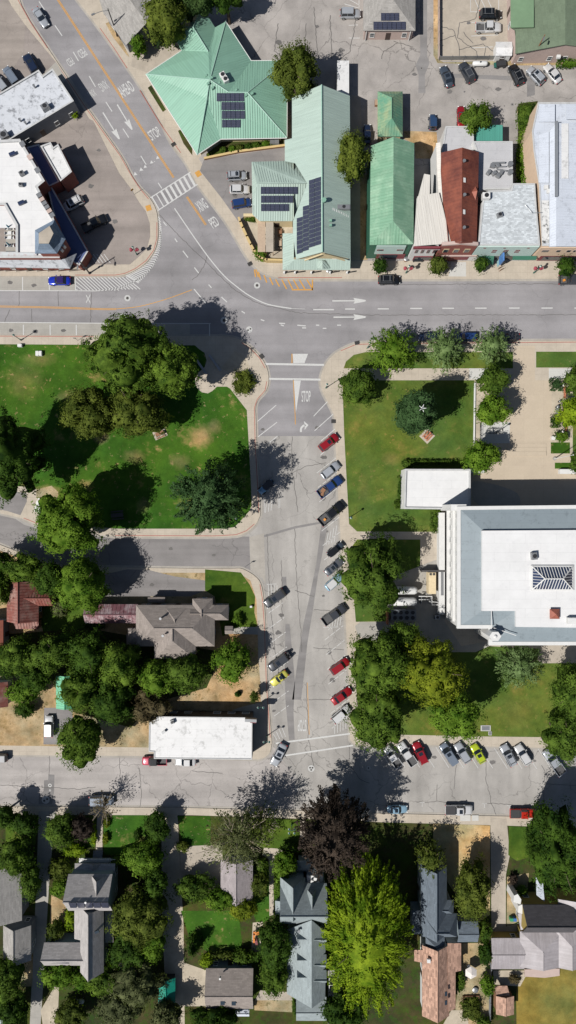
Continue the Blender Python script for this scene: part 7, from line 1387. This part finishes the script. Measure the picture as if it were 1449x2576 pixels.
# shop signs
p = g(1257, 679); r = thing('sandwich_board', 'small wooden a-frame board on the shop walk', 'sign', (p[0], p[1], .14), .5)
for s_ in (-1, 1): mb = MB(); mb.box((0, s_ * .25, .55), (.8, .06, 1.1)); o = mb.build('board', m_wood, r)
yb = g(0, 617, 8.3)[1]; x = g(1264, 0, 5.5)[0]; r = thing('blade_sign', 'tall blue and white projecting sign on the mint shop front', 'sign', (x, yb - .3, 2.8))
mb = MB(); mb.box((0, -1.2, 2.2), (.3, 1.6, 2.6)); mb.build('sign_panel', plain('sign_blue', C('5f93d6'), .4), r); mb = MB(); mb.box((0, -1.3, .2), (.26, 1.1, 1.6)); mb.build('lower_panel', plain('sign_pale_blue', C('b4e0e8'), .4), r); mb = MB()
for z in (1.2, 2.2, 3.2): mb.tube([(0, 0, z), (0, -.6, z)], .05, 5)
mb.tube([(0, 0, 1.2), (0, -.5, 3.2)], .05, 5).tube([(.6, .1, 3.5), (0, -.9, 3.3)], .05, 5).tube([(1.0, .1, 2.8), (0, -.9, 2.6)], .05, 5); mb.build('bracket', m_dkmetal, r)
patch('walkway', [(1135, 660), (1172, 660), (1172, 696), (1128, 696)], m_white_conc, .148)
# containers, tanks, trailers
def tank(u, v, label, L_, r_, mat, rz=0, legs=True, z=.15, h0=.5, nm='gas_tank', cat='tank'):
    p = g(u, v, h0 + r_); r = thing(nm, label, cat, (p[0], p[1], z), rz); mb = MB(); n_ = 8; mb.tube([(-L_ / 2, 0, h0 + r_), (-L_ / 2 + r_ * .25, 0, h0 + r_), (-L_ / 2 + r_ * .8, 0, h0 + r_), (L_ / 2 - r_ * .8, 0, h0 + r_), (L_ / 2 - r_ * .25, 0, h0 + r_), (L_ / 2, 0, h0 + r_)], [r_ * .35, r_ * .8, r_, r_, r_ * .8, r_ * .35], 18); mb.build('tank_body', mat, r, smooth=True)
    for s_ in (-1, 1): mb = MB(); mb.box((s_ * L_ * .3, 0, h0 * .5 + .1), (.14, r_ * 1.4, h0 + .3)); mb.build('leg', m_metal, r)
    mb = MB(); mb.tube([(0, 0, h0 + 2 * r_ - .05), (0, 0, h0 + 2 * r_ + .12)], .16, 10); mb.build('cap', m_dkmetal, r); return r
tank(1207, 161, 'white gas tank on legs between two dark cars in the alley', 3.2, .5, m_frame); tank(198, 2518, 'white gas tank in the garden at the bottom left', 2.4, .42, m_frame)
tank(1019, 1485, 'upper of two long white tanks beside the courthouse', 5.2, .85, m_frame, h0=.8); tank(1015, 1513, 'lower of two long white tanks beside the courthouse', 5.6, .9, m_frame, h0=.8)
p = g(1016, 1547, 2); r = thing('chiller', 'big dark blue grey cooling machine with eight roof fans below the white tanks', 'air conditioner', (p[0], p[1], .16)); mb = MB(); mb.box((0, 0, 1.0), (5.2, 2.2, 2.0)); mb.build('casing', m_wallg, r)
for k in range(8):
    mb = MB(); x, y = -1.9 + 1.25 * (k % 4), -.55 + 1.1 * (k // 4); mb.tube([(x, y, 1.95), (x, y, 2.12)], .42, 14); mb.build('fan', m_dkmetal, r)
p = g(1087, 1467, 2.4); r = thing('generator_box', 'long cream coloured equipment container beside the courthouse', 'container', (p[0], p[1], .16)); mb = MB(); mb.box((0, 0, 1.25), (1.55, 4.5, 2.4)); mb.build('casing', plain('cream_paint', C('f0dcb4'), .5), r)
for s_ in (-1, 1): mb = MB(); mb.box((s_ * .35, 1.9, 2.47), (.5, .5, .05)); mb.build('vent_grille', m_iron, r)
r = flatbox('steel_box', 'long white steel duct against the courthouse wall', 'duct', 1106, 1465, .5, 5.2, 2.2, m_frame, 0, .16, pn='casing'); mb = MB(); mb.box((0, 0, 2.25), (.56, 5.0, .06)); mb.build('lid', m_metal, r)
p = g(1080, 1508); r = thing('pipe_run', 'white pipes linking the tanks to the courthouse wall', 'pipe', (p[0], p[1], .16)); mb = MB(); mb.tube([(-2.6, .9, 1.6), (.2, .9, 1.6), (.2, -.9, 1.6), (2.6, -.9, 1.6)], .12, 8).tube([(-2.6, .2, 1.6), (-.4, .2, 1.6), (-.4, -.2, 1.6), (2.6, -.5, 1.6)], .1, 8); mb.build('pipes', m_frame, r); mb = MB()
for x in (-2, 0, 2): mb.box((x, 0, .8), (.1, 1.6, 1.6))
mb.build('supports', m_metal, r)
for u, v, l in ((1104, 1524, 'square white air conditioner by the courthouse wall'), (1098, 1551, 'grey box in the shade by the courthouse wall'), (1106, 1536, 'narrow pale box by the courthouse wall')):
    r = flatbox('air_conditioner', l, 'air conditioner', u, v, .9 if '1104' in str(u) else 1.1, .9, 1.0, m_frame if u > 1100 else m_metal, 0, .16, pn='casing'); mb = MB(); mb.tube([(0, 0, 1.0), (0, 0, 1.1)], .3, 12); mb.build('fan', m_dkmetal, r)
p = g(863, 199, 3.0); r = thing('box_trailer', 'long white box trailer behind the green gabled hall', 'trailer', (p[0], p[1], .15), math.pi / 2); mb = MB(); mb.box((0, 0, 2.0), (7.4, 2.45, 2.3)); mb.build('box_body', m_whitem3, r)
for x in (-2.4, -1.3):
    for s_ in (-1, 1): mb = MB(); mb.tube([(x, s_ * .85, .45), (x, s_ * 1.1, .45)], .45, 14); mb.build('wheel', m_tyre, r)
mb = MB(); mb.box((3.9, 0, .8), (.8, .8, .12)).box((2.6, .8, .5), (.15, .15, .9)).box((2.6, -.8, .5), (.15, .15, .9)); mb.build('hitch', m_dkmetal, r)
p = g(1261, 159, 1); r = thing('utility_cart', 'small dark green and black cart below the white shed', 'cart', (p[0], p[1], .15), .1); mb = MB(); mb.box((0, 0, .7), (2.0, 1.1, .6)); mb.build('cart_body', m_trim, r); mb = MB(); mb.box((-1.2, -.1, .5), (.5, 1.0, .3)); mb.build('front_tray', m_teal2, r)
for x in (-.7, .7):
    for s_ in (-1, 1): mb = MB(); mb.tube([(x, s_ * .5, .28), (x, s_ * .66, .28)], .28, 12); mb.build('wheel', m_tyre, r)
r = flatbox('dumpster', 'grey dumpster beside the planting bed of the star roofed hall', 'dumpster', 691, 361, 1.9, 1.3, 1.2, m_wallg, 0, .16, pn='bin_body'); mb = MB(); mb.box((-.48, 0, 1.24), (.9, 1.36, .06), 0, .06).box((.48, 0, 1.24), (.9, 1.36, .06), 0, -.06); mb.build('lid', m_metal, r)
r = flatbox('pallet_stack', 'stack of wooden pallets left of the small green outbuilding', 'pallets', 948, 263, 1.0, 1.2, .7, m_wood, 0, .16, pn='pallets'); mb = MB()
for k in range(5): mb.box((-.4 + .2 * k, 0, .73), (.12, 1.2, .03))
mb.build('top_slats', m_deck, r)
for u, v, l, c in ((1283, 2306, 'green bin beside the pink bay windows', 'green_bin'), (1291, 2306, 'blue bin beside the green bin', 'blue_bin')):
    r = flatbox('wheeled_bin', l, 'bin', u, v, .62, .6, 1.0, plain(c, C('3fa070' if 'green' in c else '3f78c0'), .5), 0, .16, pn='bin_body'); mb = MB(); mb.box((0, 0, 1.04), (.66, .66, .07)); mb.build('lid', MATS[c], r)
for u, v, w_, d_, l in ((97, 891, .7, 1.0, 'left one of two white utility boxes on the park lawn'), (104, 891, .7, 1.0, 'right one of two white utility boxes on the park lawn'), (53, 871, .9, .6, 'white utility box at the park edge by the lamp post'), (1221, 1831, 2.1, 1.2, 'framed pale utility slab on the lower courthouse lawn'), (1232, 1844, .7, .8, 'small pale slab next to the framed utility slab'), (632, 1525, .5, .4, 'small white box in the lawn by the brown roofed house'), (1390, 1103, .9, .8, 'white stone block on the plaza edge above the turf square')):
    r = flatbox('utility_box', l, 'utility box', u, v, w_, d_, .12 if 'slab' in l else .7, m_frame if 'slab' not in l else m_white_conc, 0, .16, pn='casing'); mb = MB(); mb.box((0, 0, .13 if 'slab' in l else .72), (w_ * .8, d_ * .75, .05)); mb.build('lid', m_metal if 'slab' in l else m_frame, r)
for u, v, w_, d_, l in ((1170, 2057, 2.2, 1.3, 'large framed pavement cover below the white pickup'), (1195, 2057, 1.4, 1.2, 'pale pavement cover right of the framed one'), (1142, 2054, 1.2, .7, 'small tan pavement cover left of the framed one')): flatbox('pavement_cover', l, 'pavement cover', u, v, w_, d_, .02, m_white_conc if w_ > 1.3 else m_beige, 0, .16)
# railings on the plaza ramp
for a, b, l in (((1207, 1064), (1206, 1114), 'dark railing along the left of the white ramp'), ((1226, 1080), (1262, 1080), 'dark railing across the white ramp, upper'), ((1226, 1091), (1262, 1091), 'dark railing across the white ramp, lower')):
    A_, B_ = Vector(g(*a)), Vector(g(*b)); r = thing('railing', l, 'railing', (A_.x, A_.y, .16)); D_ = B_ - A_; mb = MB(); mb.tube([(0, 0, .95), (D_.x, D_.y, .95)], .04, 6).tube([(0, 0, .5), (D_.x, D_.y, .5)], .03, 6); mb.build('rail', m_dkmetal, r); mb = MB()
    for k in range(6): mb.tube([(D_.x * k / 5, D_.y * k / 5, 0), (D_.x * k / 5, D_.y * k / 5, .95)], .03, 5)
    mb.build('balusters', m_dkmetal, r)
mb = MB()
for k in range(3): a, b = g(1276 - k, 1117 + 10.5 * k), g(1373, 1117 + 10.5 * k); mb.box(((a[0] + b[0]) / 2, a[1] - .3, .15 + .03 * (k + 1)), (b[0] - a[0], .9 + .01 * k, .06 * (k + 1)))
tag(mb.build('plaza_steps', m_plaza), kind='structure')
# flagpole and flag
p = g(1394, 1154); r = thing('flagpole', 'white flagpole with striped flag at the right of the plaza', 'flagpole', (p[0], p[1], .16)); mb = MB(); mb.tube([(0, 0, 0), (0, 0, 9.6)], [.12, .05], 10).sphere((0, 0, 9.68), .12); mb.build('pole', m_frame, r); mb = MB(); mb.tube([(0, 0, 0), (0, 0, .25)], .4, 14); mb.build('base', m_greyc, r)
m_fr, m_fw, m_fb = plain('flag_red', C('b83a46'), .8), plain('flag_white', C('eeeeee'), .8), plain('flag_blue', C('2c3560'), .8); fl = MB()
for k in range(13):
    for q in range(6):
        x0, x1 = .06 + 1.7 * q / 6, .06 + 1.7 * (q + 1) / 6; y0, y1 = .1 * math.sin(q * 1.1), .1 * math.sin((q + 1) * 1.1); z1 = 9.5 - k * .075; z0_ = z1 - .075
        if q < 3 and k < 7: mi = 2
        else: mi = 0 if k % 2 == 0 else 1
        fl.face([(x0, y0 + .35 * (x0), z0_), (x1, y1 + .35 * x1, z0_), (x1, y1 + .35 * x1, z1), (x0, y0 + .35 * x0, z1)], mi=mi)
fl.build('flag', [m_fr, m_fw, m_fb], r)
# star on the conifer
p2 = g(1038, 1046, 17 * .4); r = thing('star_ornament', 'white star on the tip of the dark conifer', 'star', (p2[0], p2[1], 16.9))
for k in range(5): mb = MB(); a = k * 2 * math.pi / 5; mb.tube([(0, 0, 0), (math.cos(a) * .75, math.sin(a) * .75, .15)], [.13, .04], 6); mb.build('arm', m_frame, r)
mb = MB(); mb.sphere((0, 0, 0), .25, 8, 6); mb.build('hub', m_frame, r)
# parasol, play set, raised bed, deck, terrace sets
p = g(1185, 2447, 2.3); r = thing('garden_parasol', 'white six sided garden parasol in the dry back yard', 'parasol', (p[0], p[1], .16)); mb = MB()
n6 = [(1.35 * math.cos(k * math.pi / 3 + .5), 1.35 * math.sin(k * math.pi / 3 + .5)) for k in range(6)]
for k in range(6): a, b = n6[k], n6[(k + 1) % 6]; mb.sheet([(a[0], a[1], 2.15), (b[0], b[1], 2.15), (0, 0, 2.75)], .03)
mb.build('canopy', plain('parasol_cloth', C('f2eae4'), .8), r); mb = MB(); mb.tube([(0, 0, 0), (0, 0, 2.8)], .04, 6).tube([(0, 0, 0), (0, 0, .1)], .35, 12); mb.build('pole', m_metal, r)
p = g(643, 2352); r = thing('play_set', 'orange and red childrens play set on the sandy strip', 'play set', (p[0], p[1], .16)); mb = MB(); mb.box((.3, 1.0, .9), (1.6, .7, .14)).box((-.45, .8, .5), (.12, .12, 1)).box((1.0, .8, .5), (.12, .12, 1)).box((-.3, 0, .9), (.4, 2.0, .14)); mb.build('frame', plain('orange_plastic', C('e88a30'), .4), r); mb = MB(); mb.box((.1, -1.0, .45), (.55, 1.6, .12), .2); mb.build('slide', m_maroon, r)
r = flatbox('raised_bed', 'rectangular raised garden bed in the dry back yard', 'garden bed', 1184, 2509, 3.4, 1.3, .4, m_wood, .03, .16, pn='bed_frame'); mb = MB(); mb.box((0, 0, .42), (3.1, 1.0, .06)); mb.build('soil', m_soil, r)
p = g(307, 2428, .8); r = thing('deck', 'small pale grey back deck beside the gabled house', 'deck', (p[0], p[1], .16), .15); mb = MB(); mb.box((0, 0, .7), (2.6, 2.2, .14)); mb.build('deck_floor', m_whitem2, r); mb = MB()
for x in (-1.25, 1.25):
    for y in (-1.0, 1.0): mb = MB(); mb.box((x, y, .7), (.1, .1, 1.4)); mb.build('post', m_wallg, r)
mb = MB(); mb.box((0, 1.05, 1.4), (2.5, .06, .06)); mb.build('rail', m_wallg, r)
p = g(839, 2466, 2.4); r = thing('pergola', 'white framed pergola between the blue grey house and the huge feathery tree', 'pergola', (p[0], p[1], .16)); mb = MB()
for y in (-2.7, -.9, .9, 2.7): mb.box((0, y, 2.4), (2.0, .12, .14))
for x in (-.9, .9): mb.box((x, 0, 2.3), (.12, 5.8, .14))
mb.build('beams', m_frame, r)
for x in (-.9, .9):
    for y in (-2.7, 2.7): mb = MB(); mb.box((x, y, 1.15), (.12, .12, 2.3)); mb.build('post', m_frame, r)
for k, (v, u2) in enumerate(((577, 0), (589, 1), (600, 1), (620, 0))):
    p = g(27, v, 5.7); r = thing('terrace_set', ('teal closed parasol and chairs at the top of the roof terrace', 'white cushioned chairs, second from the top on the roof terrace', 'white cushioned chairs, third from the top on the roof terrace', 'teal closed parasol and chairs at the bottom of the roof terrace')[k], 'terrace furniture', (p[0], p[1], 5.6))
    mb = MB(); mb.box((0, 0, .7), (.7, .7, .05)).box((0, 0, .35), (.08, .08, .7)); mb.build('table', m_frame if u2 else m_metal, r)
    for x in (-.7, .7): mb = MB(); mb.box((x, 0, .42), (.5, .5, .08)).box((x * 1.35, 0, .7), (.06, .5, .5)); mb.build('chair', m_frame, r)
    if not u2: mb = MB(); mb.tube([(0, 0, 0), (0, 0, 1.2), (0, 0, 2.2), (0, 0, 2.5)], [.04, .18, .1, .02], 8); mb.build('parasol', plain('teal_cloth', C('2f8fa8'), .8), r)
